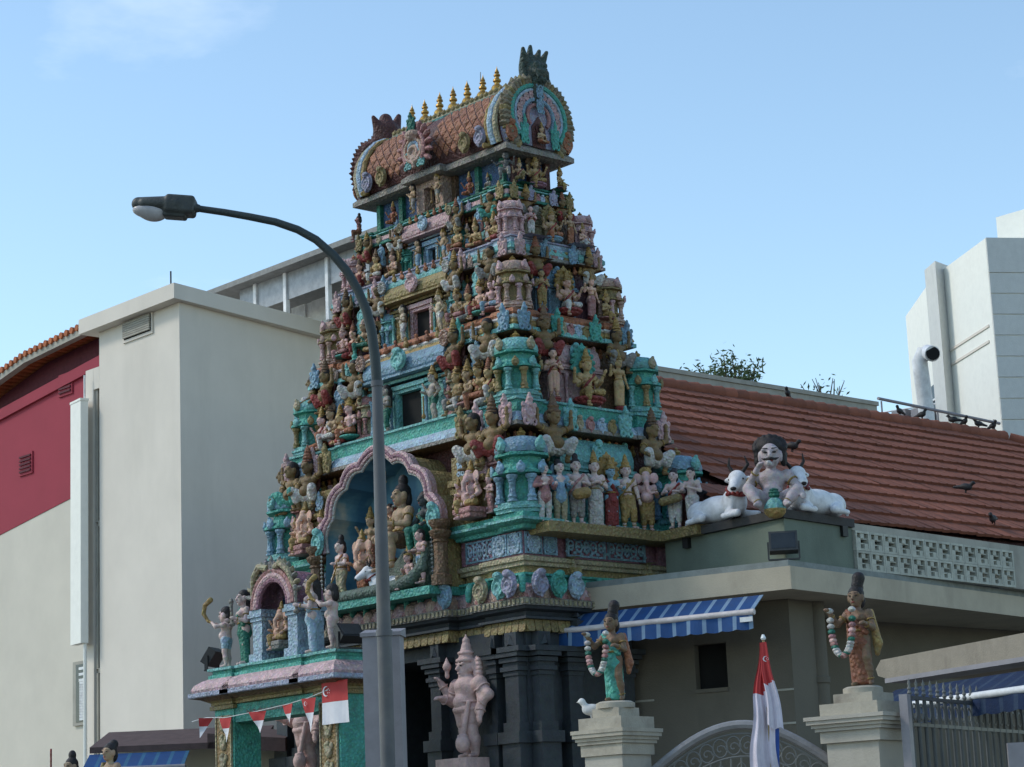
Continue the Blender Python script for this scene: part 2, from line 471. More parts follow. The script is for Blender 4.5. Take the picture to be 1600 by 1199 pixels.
def person(name, S=1.0, h=0.013, legs='stand', arms=((A_DOWN, 1), (A_DOWN, -1)), head='human', crown='kirita', dress='dhoti',
           female=False, belly=0.0, halo=None, seat=None, hk=1.15, fine=False, face=False, extra=None, bulk=1.0, jewels=True, child=False, sash=False):
    pz, L1, L2 = LEGS[legs]
    P0 = V3(0, 0, pz); B = []
    # trunk
    hw = 0.062 if not child else 0.06
    B += [ell(P0+V3(0, 0, 0.005), (0.105*bulk, 0.08*bulk, 0.075)), cap(P0+V3(0, 0, 0.02), P0+V3(0, 0, 0.13), 0.083*bulk, (0.066 if female else 0.075)*bulk),
          cap(P0+V3(-0.05, 0.005, 0.215), P0+V3(0.05, 0.005, 0.215), 0.068*bulk, 0.068*bulk), cap(P0+V3(0, 0, 0.12), P0+V3(0, 0.003, 0.22), 0.07*bulk, 0.085*bulk)]
    if female: B += [ell(P0+V3(s*0.045, -0.065, 0.205), (0.043, 0.045, 0.042)) for s in (1, -1)]
    else: B += [ell(P0+V3(s*0.045, -0.045, 0.225), (0.05, 0.035, 0.035)) for s in (1, -1)]
    if belly: B += [ell(P0+V3(0, -0.035-0.05*belly, 0.075), (0.085+0.03*belly, 0.06+0.045*belly, 0.075+0.02*belly))]
    N = P0+V3(0, 0, 0.275); Hc = P0+V3(0, -0.012, 0.335+0.075*hk)
    B += [cap(N, Hc, 0.036*min(hk, 1.2), 0.036*min(hk, 1.2))]
    # legs
    for s, (kn, an, to) in ((1, L1), (-1, L2)):
        hip = P0+V3(s*0.06, 0, -0.02); kn, an, to = map(np.array, (kn, an, to))
        B += [cap(hip, kn, 0.062*bulk, 0.043*bulk), cap(kn, kn*0.55+an*0.45+V3(0, 0.008, 0), 0.043*bulk, 0.042*bulk), cap(kn*0.55+an*0.45+V3(0, 0.008, 0), an, 0.042*bulk, 0.025*bulk),
              cap(an+V3(0, 0, -0.015), to, 0.025, 0.021)]
    # arms
    O = []
    for (el, wr), s in arms:
        sh = P0+V3(s*0.118*bulk, 0.005, 0.25); e = sh+V3(el[0]*s, el[1], el[2]); w = e+V3(wr[0]*s, wr[1], wr[2])
        d = (w-e)/np.linalg.norm(w-e)
        B += [ell(sh, 0.046*bulk), cap(sh, e, 0.038*bulk, 0.031*bulk), cap(e, w, 0.032*bulk, 0.021*bulk)]
        if fine:
            side = np.cross(d, V3(0, 0, 1)); side = side/(np.linalg.norm(side)+1e-6); nrm = np.cross(side, d)
            B += [cap(w, w+d*0.045, 0.021, 0.024)]
            for q, ln in zip((-1.5, -0.5, 0.5, 1.5), (0.034, 0.044, 0.046, 0.038)):
                f0 = w+d*0.05+side*q*0.0125; f1 = f0+d*ln*0.6-nrm*0.006; f2 = f1+d*ln*0.5-nrm*0.018
                B += [cap(f0, f1, 0.0078, 0.0072), cap(f1, f2, 0.0072, 0.006)]
            t0 = w+d*0.018+side*0.022*s; B += [cap(t0, t0+d*0.028+side*0.02*s, 0.0085, 0.007)]
        else:
            B += [ell(w+d*0.035, 0.026), cap(w+d*0.03, w+d*0.065, 0.02, 0.014)]
        if jewels: O += [tor(sh*0.55+e*0.45, e-sh, 0.040*bulk, 0.010), tor(e*0.2+w*0.8, w-e, 0.027*bulk, 0.009)]
    parts = {}
    # head
    k = hk
    if head == 'human':
        B += [ell(Hc, (0.060*k, 0.068*k, 0.080*k)), ell(Hc+V3(0, -0.022, -0.04)*k, (0.043*k, 0.045*k, 0.045*k)),
              cap(Hc+V3(0, -0.064, 0.012)*k, Hc+V3(0, -0.083, -0.018)*k, 0.010*k, 0.014*k),
              ell(Hc+V3(0, -0.06, -0.048)*k, (0.022*k, 0.014*k, 0.010*k)), ell(Hc+V3(0, -0.05, -0.072)*k, (0.02*k, 0.018*k, 0.014*k)),
              cap(Hc+V3(-0.04, -0.055, 0.024)*k, Hc+V3(0.04, -0.055, 0.024)*k, 0.012*k)]
        B += [ell(Hc+V3(s*0.063, 0.0, -0.01)*k, (0.012*k, 0.022*k, 0.035*k)) for s in (1, -1)]
        if face:
            parts['eye'] = [ell(Hc+V3(s*0.027, -0.0685, 0.006)*k, (0.013*k, 0.007*k, 0.006*k)) for s in (1, -1)] + \
                           [cap(Hc+V3(s*0.014, -0.070, 0.029)*k, Hc+V3(s*0.044, -0.060, 0.031)*k, 0.0038*k) for s in (1, -1)]
            parts['lips'] = [ell(Hc+V3(0, -0.071, -0.048)*k, (0.018*k, 0.008*k, 0.007*k))]
    else:
        B += [ell(Hc, (0.078*k, 0.075*k, 0.085*k)), ell(Hc+V3(0, -0.03, 0.05)*k, (0.06*k, 0.05*k, 0.045*k))]
        t = [Hc+V3(0, -0.06, -0.02)*k, Hc+V3(0, -0.12, -0.10)*k, Hc+V3(0.01, -0.13, -0.19)*k, Hc+V3(0.05, -0.12, -0.26)*k, Hc+V3(0.11, -0.13, -0.25)*k]
        rr = [0.045*k, 0.036*k, 0.029*k, 0.024*k, 0.019*k]
        B += [cap(t[i], t[i+1], rr[i], rr[i+1]) for i in range(4)]
        B += [ell(Hc+V3(s*0.125, 0.0, -0.01)*k, (0.07*k, 0.02*k, 0.085*k)) for s in (1, -1)]
        parts['tusk'] = [cap(Hc+V3(s*0.04, -0.08, -0.07)*k, Hc+V3(s*0.06, -0.14, -0.09)*k, 0.012*k, 0.006*k) for s in (1, -1)]
    # garments
    G = []
    hips = [P0+V3(0.06, 0, -0.02), P0+V3(-0.06, 0, -0.02)]
    if dress in ('dhoti', 'short'):
        f = 1.0 if dress == 'dhoti' else 0.55
        G += [ell(P0+V3(0, 0, 0.0), (0.114*bulk, 0.09*bulk, 0.072))]
        for hp, (kn, an, to) in zip(hips, (L1, L2)):
            kn, an = np.array(kn), np.array(an); e = hp+(kn-hp)*f
            G += [cap(hp, e, 0.072*bulk, 0.057*bulk)]
            if dress == 'dhoti': G += [cap(kn, kn*0.45+an*0.55, 0.056*bulk, 0.052*bulk)]
        if legs in ('stand', 'sway') and dress == 'dhoti': G += [cap(P0+V3(0, -0.07, 0.02), P0+V3(0, -0.05, -0.30), 0.028, 0.02)]
    elif dress in ('skirt', 'sari'):
        G += [cap(P0+V3(0, 0, 0.06), P0+V3(0, 0, -0.05), 0.085*bulk, 0.108*bulk)]
        if legs in ('stand', 'sway'):
            for q in (-1, -0.5, 0, 0.5, 1):
                G += [cap(P0+V3(q*0.05, -0.01, -0.06), V3(q*0.078, -0.015+0.03*abs(q), 0.055), 0.07, 0.042)]
        else:
            for hp, (kn, an, to) in zip(hips, (L1, L2)):
                G += [cap(hp, np.array(kn), 0.075, 0.06), cap(np.array(kn), np.array(an), 0.06, 0.045)]
        if dress == 'sari':
            G += [cap(P0+V3(0.10, -0.045, 0.05), P0+V3(0.0, -0.075, 0.16), 0.03, 0.03), cap(P0+V3(0.0, -0.085, 0.17), P0+V3(-0.10, -0.03, 0.285), 0.034, 0.026),
                  cap(P0+V3(-0.11, 0.02, 0.285), P0+V3(-0.13, 0.08, -0.05), 0.03, 0.035)]
    elif dress == 'shirt':
        G += [cap(P0+V3(0, 0, -0.07), P0+V3(0, 0, 0.12), 0.115*bulk, 0.088*bulk), cap(P0+V3(-0.055, 0.005, 0.215), P0+V3(0.055, 0.005, 0.215), 0.08, 0.08)]
        for (el, wr), s in arms:
            sh = P0+V3(s*0.118, 0.005, 0.25); e = sh+V3(el[0]*s, el[1], el[2]); w = e+V3(wr[0]*s, wr[1], wr[2]); G += [cap(sh, e, 0.05, 0.042), cap(e, e*0.2+w*0.8, 0.042, 0.034)]
        TR = []
        for hp, (kn, an, to) in zip(hips, (L1, L2)): TR += [cap(hp, np.array(kn), 0.07, 0.055), cap(np.array(kn), np.array(an), 0.055, 0.045)]
        parts['trousers'] = TR
    if G: parts['garment'] = G
    if sash:
        parts['sash'] = [cap(P0+V3(0.11, -0.05, 0.27), P0+V3(-0.06, -0.09, 0.10), 0.022, 0.022), cap(P0+V3(-0.06, -0.09, 0.10), P0+V3(-0.115, -0.03, -0.02), 0.022, 0.022),
                         cap(P0+V3(0.12, 0.04, 0.25), P0+V3(0.14, 0.06, 0.02), 0.024, 0.028)]
    if jewels:
        O += [tor(N+V3(0, -0.02, -0.035), V3(0, -0.5, 0.9), 0.058*bulk, 0.012), tor(P0+V3(0, 0, 0.075), V3(0, 0, 1), 0.088*bulk, 0.013)]
        O += [ell(P0+V3(0, -0.075, 0.20), (0.02, 0.012, 0.028))]
        for kn, an, to in (L1, L2):
            kn, an = np.array(kn), np.array(an)
            O += [tor(kn*0.12+an*0.88, an-kn, 0.032, 0.009)]
        parts['ornament'] = O
    # headgear
    C = []
    if crown == 'kirita':
        C += [tor(Hc+V3(0, 0, 0.045)*k, V3(0, 0, 1), 0.062*k, 0.016*k), cap(Hc+V3(0, 0, 0.05)*k, Hc+V3(0, 0.005, 0.15)*k, 0.06*k, 0.036*k),
              tor(Hc+V3(0, 0, 0.10)*k, V3(0, 0, 1), 0.050*k, 0.012*k), ell(Hc+V3(0, 0.005, 0.19)*k, 0.028*k), cap(Hc+V3(0, 0.005, 0.2)*k, Hc+V3(0, 0.005, 0.235)*k, 0.014*k, 0.006*k)]
        C += [ell(Hc+V3(s*0.072, 0.03, 0.0)*k, (0.016*k, 0.035*k, 0.05*k)) for s in (1, -1)]
    elif crown == 'tiers':
        for i, (z, r) in enumerate(((0.05, 0.066), (0.085, 0.058), (0.12, 0.05), (0.155, 0.040), (0.185, 0.03))): C += [ell(Hc+V3(0, 0, z)*k, (r*k, r*k, 0.021*k))]
        C += [cap(Hc+V3(0, 0, 0.19)*k, Hc+V3(0, 0, 0.235)*k, 0.018*k, 0.007*k)]
    elif crown == 'fan':
        C += [ell(Hc+V3(0, 0.03, 0.10)*k, (0.095*k, 0.022*k, 0.075*k)), tor(Hc+V3(0, 0, 0.045)*k, V3(0, 0, 1), 0.062*k, 0.016*k), ell(Hc+V3(0, 0.0, 0.08)*k, (0.05*k, 0.05*k, 0.055*k))]
    elif crown == 'turban':
        C += [ell(Hc+V3(0, 0.005, 0.055)*k, (0.075*k, 0.08*k, 0.045*k)), tor(Hc+V3(0, 0, 0.045)*k, V3(0, -0.2, 1), 0.062*k, 0.02*k)]
    if C: parts['crown'] = C
    Hh = []
    if head == 'human':
        if crown in ('hair', 'kirita', 'tiers', 'fan', 'bun', 'topknot', 'long'):
            Hh += [ell(Hc+V3(0, 0.013, 0.032)*k, (0.068*k, 0.071*k, 0.068*k)), ell(Hc+V3(0, 0.048, -0.03)*k, (0.066*k, 0.040*k, 0.075*k))]
        if crown == 'afro':
            Hh += [ell(Hc+V3(0, 0.035, 0.055)*k, (0.085*k, 0.075*k, 0.062*k))]+[ell(Hc+V3(s*0.078, 0.03, y)*k, (0.022*k, 0.035*k, 0.04*k)) for s in (1, -1) for y in (-0.03, 0.01)]
            Hh += [ell(Hc+V3(0.085*math.cos(a), 0.025+0.012*math.sin(3*a), 0.055+0.055*math.sin(a))*k, 0.024*k) for a in np.linspace(-0.3, 3.4, 11)]
        if crown == 'bun': Hh += [ell(Hc+V3(0, 0.06, 0.085)*k, (0.05*k, 0.05*k, 0.05*k))]
        if crown == 'topknot': Hh += [ell(Hc+V3(0, 0.02, 0.12)*k, (0.042*k, 0.042*k, 0.055*k))]
        if crown == 'long': Hh += [cap(Hc+V3(0, 0.055, -0.02)*k, P0+V3(0, 0.09, 0.10), 0.055*k, 0.03)]
    if Hh: parts['hair'] = Hh
    if halo == 'disc': parts['halo'] = [ell(Hc+V3(0, 0.085, 0.03)*k, (0.15*k, 0.022, 0.165*k)), tor(Hc+V3(0, 0.075, 0.03)*k, V3(0, 1, 0), 0.125*k, 0.016*k)]
    if halo == 'flame':
        parts['halo'] = [ell(Hc+V3(0, 0.095, 0.02)*k, (0.16*k, 0.024, 0.22*k))]+[ell(Hc+V3(0.16*math.cos(a), 0.095, 0.03+0.21*math.sin(a))*k, 0.034*k) for a in np.linspace(-0.7, 3.84, 12)]
        parts['halo'] += [cap(Hc+V3(0, 0.095, 0.22)*k, Hc+V3(0, 0.095, 0.30)*k, 0.05*k, 0.015*k)]
    if seat:
        z = 0.0
        if seat == 'lotus': parts['pedestal'] = [ell((0, -0.05, -0.035), (0.26, 0.22, 0.05)), ell((0, -0.05, -0.10), (0.22, 0.19, 0.045))]+[ell((0.22*math.cos(a), -0.05+0.18*math.sin(a), -0.05), (0.05, 0.05, 0.04)) for a in np.linspace(0, 6.28, 13)[:-1]]
        if seat == 'plinth': parts['pedestal'] = [rbox((0, -0.04, -0.05), (0.24, 0.18, 0.03), 0.015), rbox((0, -0.04, -0.12), (0.21, 0.16, 0.04), 0.012)]
        if seat == 'cushion': parts['pedestal'] = [ell((0, -0.03, -0.03), (0.25, 0.20, 0.045))]
        if seat == 'foot': parts['pedestal'] = [ell((0, -0.02, -0.03), (0.14, 0.13, 0.045)), ell((0, -0.02, -0.075), (0.12, 0.11, 0.04))]
    if extra: 
        for nm, pr in extra.items(): parts[nm] = parts.get(nm, [])+pr
    out = {'body': sculpt(name+'_body', scale_prims(B, S), h, 0.020*S)}
    for nm, pr in parts.items():
        hh = h*0.8 if nm in ('eye', 'lips', 'ornament') else h
        if nm in ('eye', 'lips', 'moustache'): hh = min(h*0.5, 0.0065)
        out[nm] = sculpt(name+'_'+nm, scale_prims(pr, S), hh, 0.010*S)
    return out

DEF = {'body': skin_tan, 'garment': white_p, 'crown': gold, 'ornament': gold, 'hair': hair_m, 'halo': gold, 'pedestal': rose, 'eye': hair_m, 'lips': red,
       'tusk': white_p, 'sash': red, 'trousers': white_p, 'club': gold, 'moustache': hair_m}
def statue(proto, loc, rz, label, cols=None, scale=1.0, group=None, name='statue', cat='statue'):
    t = thing(name, label, cat, loc, rz, group, scale)
    for nm, me in proto.items():
        c = (cols or {}).get(nm, DEF.get(nm, grey_p))
        o = put(nm, me, t, mats=c)
        if nm in ('ornament', 'eye', 'horn', 'tusk'): o['kind'] = 'stuff'
    return t

ST = {}
club = lambda x, y, z0, z1: {'club': [cap((x, y, z0), (x, y, z1), 0.018, 0.018), ell((x, y, z0), (0.045, 0.045, 0.06))]}
ST['guard'] = person('guard', 0.74, legs='sway', arms=((A_HIP, 1), (A_FRONT, -1), (A_RAISE, 1), (A_RAISE, -1)), crown='kirita', dress='short', belly=0.4, hk=1.35, bulk=1.15, extra=club(-0.17, -0.17, 0.12, 0.55))
ST['guard2'] = person('guard2', 0.74, legs='sway', arms=((A_FRONT, 1), (A_HIP, -1), (A_WIDE, -1)), crown='long', dress='dhoti', belly=0.3, hk=1.35, bulk=1.1, extra=club(0.17, -0.17, 0.12, 0.5))
ST['kneel_a'] = person('kneel_a', 0.86, legs='kneel', arms=((A_KNEE, 1), (A_RAISE, -1)), crown='tiers', dress='dhoti', hk=1.25, sash=True)
ST['kneel_b'] = person('kneel_b', 0.86, legs='lalita', arms=((A_KNEE, 1), (A_JOIN, -1)), crown='kirita', dress='dhoti', hk=1.25, seat='cushion')
ST['lotus_a'] = person('lotus_a', 0.86, legs='lotus', arms=((A_JOIN, 1), (A_JOIN, -1)), crown='tiers', dress='dhoti', hk=1.25, halo='disc')
ST['lotus_b'] = person('lotus_b', 0.86, legs='lalita', arms=((A_KNEE, 1), (A_RAISE, -1)), crown='fan', dress='sari', female=True, hk=1.25)
ST['bhuta_a'] = person('bhuta_a', 0.95, legs='squat', arms=((A_UP, 1), (A_KNEE, -1)), crown='tiers', dress='dhoti', belly=0.6, hk=1.35, bulk=1.12, extra={'shawl': [ell((0, 0.11, 0.42), (0.13, 0.03, 0.20))]})
ST['bhuta_b'] = person('bhuta_b', 0.95, legs='squat', arms=((A_KNEE, 1), (A_UP, -1)), crown='hair', dress='dhoti', belly=0.6, hk=1.35, bulk=1.12, extra={'shawl': [ell((0, 0.11, 0.42), (0.13, 0.03, 0.20))]})
ST['bhuta_c'] = person('bhuta_c', 0.95, legs='squat', arms=((A_UP, 1), (A_UP, -1)), crown='kirita', dress='dhoti', belly=0.6, hk=1.35, bulk=1.12)
ST['deity'] = person('deity', 1.05, legs='lalita', arms=((A_FRONT, 1), (A_FRONT, -1), (A_RAISE, 1), (A_RAISE, -1)), crown='kirita', dress='dhoti', hk=1.2, halo='flame', seat='lotus', sash=True)
ST['goddess'] = person('goddess', 0.92, legs='stand', arms=((A_DOWN, 1), (A_RAISE, -1)), crown='kirita', dress='skirt', female=True, hk=1.25, seat='foot')
ST['attendant'] = person('attendant', 0.90, legs='stand', arms=((A_JOIN, 1), (A_JOIN, -1)), crown='hair', dress='dhoti', hk=1.2, seat='foot', sash=True)
ST['elephant'] = person('elephant', 0.98, legs='lalita', arms=((A_KNEE, 1), (A_FRONT, -1), (A_RAISE, 1), (A_RAISE, -1)), head='elephant', crown='kirita', dress='dhoti', belly=1.0, hk=1.2, bulk=1.15, seat='plinth')
ST['elephant_stand'] = person('elephant_stand', 0.74, legs='stand', arms=((A_FRONT, 1), (A_FRONT, -1), (A_RAISE, 1)), head='elephant', crown='kirita', dress='dhoti', belly=0.9, hk=1.25, bulk=1.1)
ST['small'] = person('small', 0.55, legs='stand', arms=((A_JOIN, 1), (A_DOWN, -1)), crown='kirita', dress='skirt', female=True, hk=1.3)
ST['dancer'] = person('dancer', 0.80, legs='chair', arms=((A_RAISE, 1), (A_WIDE, -1)), crown='topknot', dress='dhoti', hk=1.3)

# ornaments cast in plaster, about 1 unit high, facing -Y
leaf_me = sculpt('leaf_plaque', [ell((0, 0, 0.38), (0.30, 0.10, 0.36)), cap((0, -0.02, 0.68), (0, -0.06, 0.98), 0.13, 0.05), ell((0, -0.09, 0.80), (0.12, 0.08, 0.09)),
    tor((0, -0.085, 0.42), (0, 1, 0), 0.18, 0.05), ell((0, -0.08, 0.42), (0.08, 0.06, 0.09)), tor((0.17, -0.06, 0.10), (0, 1, 0), 0.09, 0.045), tor((-0.17, -0.06, 0.10), (0, 1, 0), 0.09, 0.045),
    cap((0, -0.08, 0.24), (0, -0.08, 0.02), 0.06, 0.04), ell((0.25, -0.03, 0.62), (0.08, 0.06, 0.10)), ell((-0.25, -0.03, 0.62), (0.08, 0.06, 0.10))], 0.028, 0.025)
spiral_me = sculpt('spiral_plaque', [ell((0, 0, 0.45), (0.36, 0.10, 0.44)), tor((0, -0.09, 0.42), (0, 1, 0), 0.27, 0.055), tor((0, -0.10, 0.38), (0, 1, 0), 0.14, 0.05), ell((0, -0.11, 0.80), (0.20, 0.13, 0.13)),
    cap((0, -0.1, 0.3), (0, -0.1, 0.02), 0.05, 0.05), ell((0, -0.14, 0.70), (0.1, 0.08, 0.05))], 0.028, 0.025)
niche_me = sculpt('niche_plaque', [ell((0, 0, 0.60), (0.24, 0.10, 0.30)), rbox((0, 0, 0.22), (0.17, 0.09, 0.20), 0.02), tor((0, -0.09, 0.62), (0, 1, 0), 0.15, 0.035), cap((0, -0.09, 0.62), (0, -0.09, 0.40), 0.035, 0.035),
    rbox((0, -0.02, 0.33), (0.22, 0.10, 0.015), 0.01), rbox((0, -0.02, 0.03), (0.21, 0.11, 0.02), 0.01), ell((0, -0.03, 0.93), (0.07, 0.06, 0.08)), cap((0, -0.1, 0.25), (0, -0.1, 0.1), 0.05, 0.05)], 0.026, 0.015)
flame_me = sculpt('flame_leaf', [cap((0, 0, 0.0), (0, -0.03, 0.55), 0.20, 0.22), cap((0, -0.03, 0.55), (0.06, -0.10, 1.0), 0.20, 0.03), cap((0, -0.17, 0.1), (0, -0.18, 0.7), 0.05, 0.04)], 0.05, 0.05)
rosette_me = sculpt('rosette', [ell((0, 0, 0), (0.30, 0.05, 0.38))]+[ell((0.31*math.cos(a), -0.04, 0.38*math.sin(a)), (0.085, 0.05, 0.085)) for a in np.linspace(0, 2*math.pi, 15)[:-1]]+
    [tor((0, -0.05, 0), (0, 1, 0), 0.15, 0.03), ell((0, -0.08, 0), 0.07)], 0.022, 0.012)
scroll_me = sculpt('floral_scroll', [tor((s*0.34, 0, 0), (0, 1, 0), 0.14, 0.04) for s in (-1, 1)]+[tor((s*0.72, 0, 0.02), (0, 1, 0), 0.12, 0.035) for s in (-1, 1)]+
    [ell((0.12*math.cos(a), -0.02, 0.14*math.sin(a)), (0.055, 0.04, 0.055)) for a in np.linspace(0, 2*math.pi, 9)[:-1]]+[ell((0, -0.04, 0), 0.06)]+
    [ell((s*x, 0, z), (0.09, 0.03, 0.05)) for s in (-1, 1) for x, z in ((0.20, 0.20), (0.22, -0.2), (0.52, 0.19), (0.54, -0.17), (0.86, 0.16), (0.9, -0.14), (0.34, 0.0), (0.72, 0.0))], 0.022, 0.012)
bracket_me = sculpt('figure_bracket', [ell((0, 0, 0.07), (0.055, 0.05, 0.07)), ell((0, -0.01, 0.165), (0.035, 0.035, 0.04)), cap((-0.05, 0, 0.06), (0.05, 0, 0.06), 0.03)], 0.018, 0.015)
# ------------------------------------------------------------------ temple tower (local frame: centre of its plan, z up)
TX, TY = -3.354, 1.928
tower = thing('temple_tower', 'tall pyramidal temple tower covered with painted plaster figures above a dark granite gateway', 'temple tower', (TX, TY, 0))
def T(x, y, z): return (TX+x, TY+y, z)

# --- granite gateway
mb = MB()
DW = 0.98
for s in (-1, 1):
    x0, x1 = sorted((s*DW, s*3.12))
    mb.bx(x0, x1, -1.72, 1.72, 0, 5.0)
mb.bx(-3.12, 3.12, -1.72, 1.72, 5.0, 5.27)
mb.build('gateway_wall', grey_blk, tower)
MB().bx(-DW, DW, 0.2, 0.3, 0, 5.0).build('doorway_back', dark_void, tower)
def pilaster(x, y, w, rz=0.0, top=5.2):
    m = MB(); d = 0.16
    m.bx(-w/2-0.05, w/2+0.05, -d-0.06, 0, 3.0, 3.55); m.bx(-w/2-0.09, w/2+0.09, -d-0.11, 0, 3.55, 3.72); m.bx(-w/2-0.03, w/2+0.03, -d-0.04, 0, 3.72, 3.86)
    m.bx(-w/2, w/2, -d, 0, 3.86, 4.55)
    for z, e in ((4.55, 0.02), (4.62, 0.05), (4.69, 0.02), (4.75, 0.06), (4.83, 0.10)): m.bx(-w/2-e, w/2+e, -d-e, 0, z, z+0.065)
    m.bx(-w/2-0.16, w/2+0.16, -d-0.12, 0, 4.90, 4.98); m.bx(-w/2+0.02, w/2-0.02, -d, 0, 4.985, top)
    m.bx(-w/2-0.08, w/2+0.08, -d-0.04, 0, 0, 3.0)
    m.add([(-w*0.3, -d-0.002, 5.0), (w*0.3, -d-0.002, 5.0), (0, -d-0.05, 5.02), (0, -d-0.01, 5.17)], [(0, 2, 3), (2, 1, 3), (0, 1, 2)])
    return m.build('pilaster', grey_blk, tower, (x, y, 0), rz=rz)
for x in (-2.93, -1.14, 1.14, 2.93): pilaster(x, -1.72, 0.30 if abs(x) > 2 else 0.24)
for x in (-2.52, 2.52): pilaster(x, -1.72, 0.13)
for y in (-1.5, -0.9, 0.2, 1.2): pilaster(3.12, y, 0.28, R_(90))


# --- entablature: black mouldings, yellow petals, pink cove, teal band, cream moulding
base_plan = plan(3.30, 1.88, 1.15, 0.10, 1.62, 0.20, 0.9, 0.08)
m = moulding(MB(), base_plan, [(-0.16, 5.272, 0), (-0.16, 5.38, 0), (-0.03, 5.385, 0), (-0.03, 5.42, 0), (-0.12, 5.44, 0), (-0.10, 5.50, 0), (0.0, 5.53, 0), (0.02, 5.576, 0)])
m.build('black_moulding', grey_blk, tower)
m = moulding(MB(), base_plan, [(-0.05, 5.578, 0), (0.054, 5.578, 0), (0.054, 5.69, 0), (0.0, 5.70, 0)])
m.build('grey_cornice_lip', stone_lip, tower)
tooth = MB().box((0, 0, 0), (0.055, 0.03, 0.075)).mesh('lip_tooth', stone_lip)
petal = MB().add([(-0.075, 0, 0.12), (0.075, 0, 0.12), (0.075, -0.03, 0.02), (0.05, -0.035, 0), (-0.05, -0.035, 0), (-0.075, -0.03, 0.02), (0.075, 0.05, 0.12), (-0.075, 0.05, 0.12), (0.05, 0.05, 0), (-0.05, 0.05, 0)],
    [(0, 5, 2, 1), (5, 4, 3, 2), (1, 2, 3, 8, 6), (0, 7, 9, 4, 5), (0, 1, 6, 7), (7, 6, 8, 9), (4, 9, 8, 3)]).mesh('yellow_petal', ochre)
def along(poly, off, step, fn, faces=('S', 'E')):
    """walk the outline's edges that face the street (S) or the right side (E)"""
    P = offset(poly, off); n = len(P)
    for i in range(n):
        a, b = P[i], P[(i+1) % n]; e = b-a; L = e.length
        nrm = Vector((e.y, -e.x)).normalized()
        f = 'S' if nrm.y < -0.5 else 'E' if nrm.x > 0.5 else None
        if f is None or f not in faces or L < 0.12: continue
        k = max(1, round(L/step))
        for j in range(k):
            p = a+e*((j+0.5)/k); fn(p.x, p.y, 0.0 if f == 'S' else R_(90), L/k/step)
along(base_plan, -0.10, 0.165, lambda x, y, r, q: put('yellow_petal', petal, tower, (x, y, 5.20), r, (q, 1, 1.5)))
tm = MB()
along(base_plan, 0.062, 0.10, lambda x, y, r, q: tm.box((x, y, 5.635), (0.05, 0.02, 0.075), rz=r))
tag(tm.build('lip_teeth', cream, tower), kind='stuff')
m = moulding(MB(), base_plan, [(0.0, 5.702, 0), (0.0, 5.76, 1), (-0.05, 5.86, 1), (-0.12, 5.93, 2), (-0.12, 6.04, 2), (-0.07, 6.05, 2), (-0.07, 6.085, 3), (-0.2, 6.088, 3)])
m.build('entablature', [rose, pink, teal, aqua, ochre, cream], tower)
cut_plan = plan(3.30, 1.88, 1.15, 0.10, 1.50, -0.62, 0.9, 0.08)
moulding(MB(), cut_plan, [(-0.16, 6.091, 0), (-0.16, 6.19, 1), (-0.10, 6.20, 1), (-0.10, 6.25, 1), (-0.06, 6.27, 1), (-0.06, 6.33, 1), (-0.13, 6.355, 1), (-0.17, 6.36, 1)]).build('cream_moulding', [ochre, cream], tower)
tongue = sculpt('teal_tongue', [cap((0, 0, 0), (0, 0, 0.12), 0.045, 0.055), cap((0, 0.01, 0.12), (0, 0.03, 0.2), 0.055, 0.06)], 0.016, 0.01, teal)
cusp = sculpt('pink_petal', [ell((0, 0, 0.03), (0.13, 0.05, 0.12))], 0.02, 0.01, pink)
cnt = [0]
def tng(x, y, r, q):
    cnt[0] += 1
    put('pink_petal', cusp, tower, (x, y, 5.74), r, mats=[pink, peach][cnt[0] % 2]); 
along(base_plan, -0.03, 0.27, tng)
for x in (-2.95, -2.3, -1.95, -1.2, -0.85, -0.5, -0.15, 0.2, 0.55, 0.9, 1.25, 1.95, 2.35):
    put('teal_tongue', tongue, tower, (x, -1.92 if abs(x) < 1.62 else -1.83, 5.80))
for x, y, r in ((3.30, -1.92, R_(45)), (3.36, -0.35, R_(90)), (3.36, 0.35, R_(90)), (3.36, -0.85, R_(90))): put('teal_tongue', tongue, tower, (x, y, 5.80), r)
def leaf(x, y, z, h, r, m_, me=None):
    put('leaf_plaque', me or leaf_me, tower, (x, y, z), r, (h*0.95, h, h), mats=m_)
for x, y, c, r in ((1.62, -2.02, blue, 0), (2.35, -1.92, cream, 0), (2.86, -1.98, aqua, 0), (3.13, -2.02, lilac, 0), (-1.62, -2.02, blue, 0), (-2.4, -1.92, cream, 0), (-2.9, -1.98, aqua, 0),
                   (3.42, -1.68, lilac, R_(90)), (3.40, -1.28, teal, R_(90)), (3.38, -0.9, pale_blue, R_(90))):
    leaf(x, y, 5.69, 0.46, r, c, spiral_me)

# --- frieze with blue panels
fr_plan = plan(3.26, 1.84, 0.82, 0.06, 1.50, -0.60, 0.85, 0.06)
moulding(MB(), fr_plan, [(-0.12, 6.362, 0), (-0.12, 6.735, 0)]).build('frieze_wall', mauve, tower)
pil = MB()
def framed(x0, x1, z0, z1, y, rz, nm, orn, om, scx):
    w, hgt = x1-x0, z1-z0; c = (x0+x1)/2
    f = MB()
    for a, b in ((-w/2, -w/2+0.035), (w/2-0.035, w/2)): f.bx(a, b, -0.03, 0.01, z0, z1)
    f.bx(-w/2+0.036, w/2-0.036, -0.025, 0.01, z1-0.03, z1); f.bx(-w/2+0.036, w/2-0.036, -0.025, 0.01, z0, z0+0.03)
    p = put('frieze_panel', f.mesh('frieze_panel', [blue]), tower, (c, y, 0) if rz == 0 else (y, c, 0), rz)
    g = put('frieze_ornament', orn, p, (0, -0.012, (z0+z1)/2), 0, scx, mats=om)
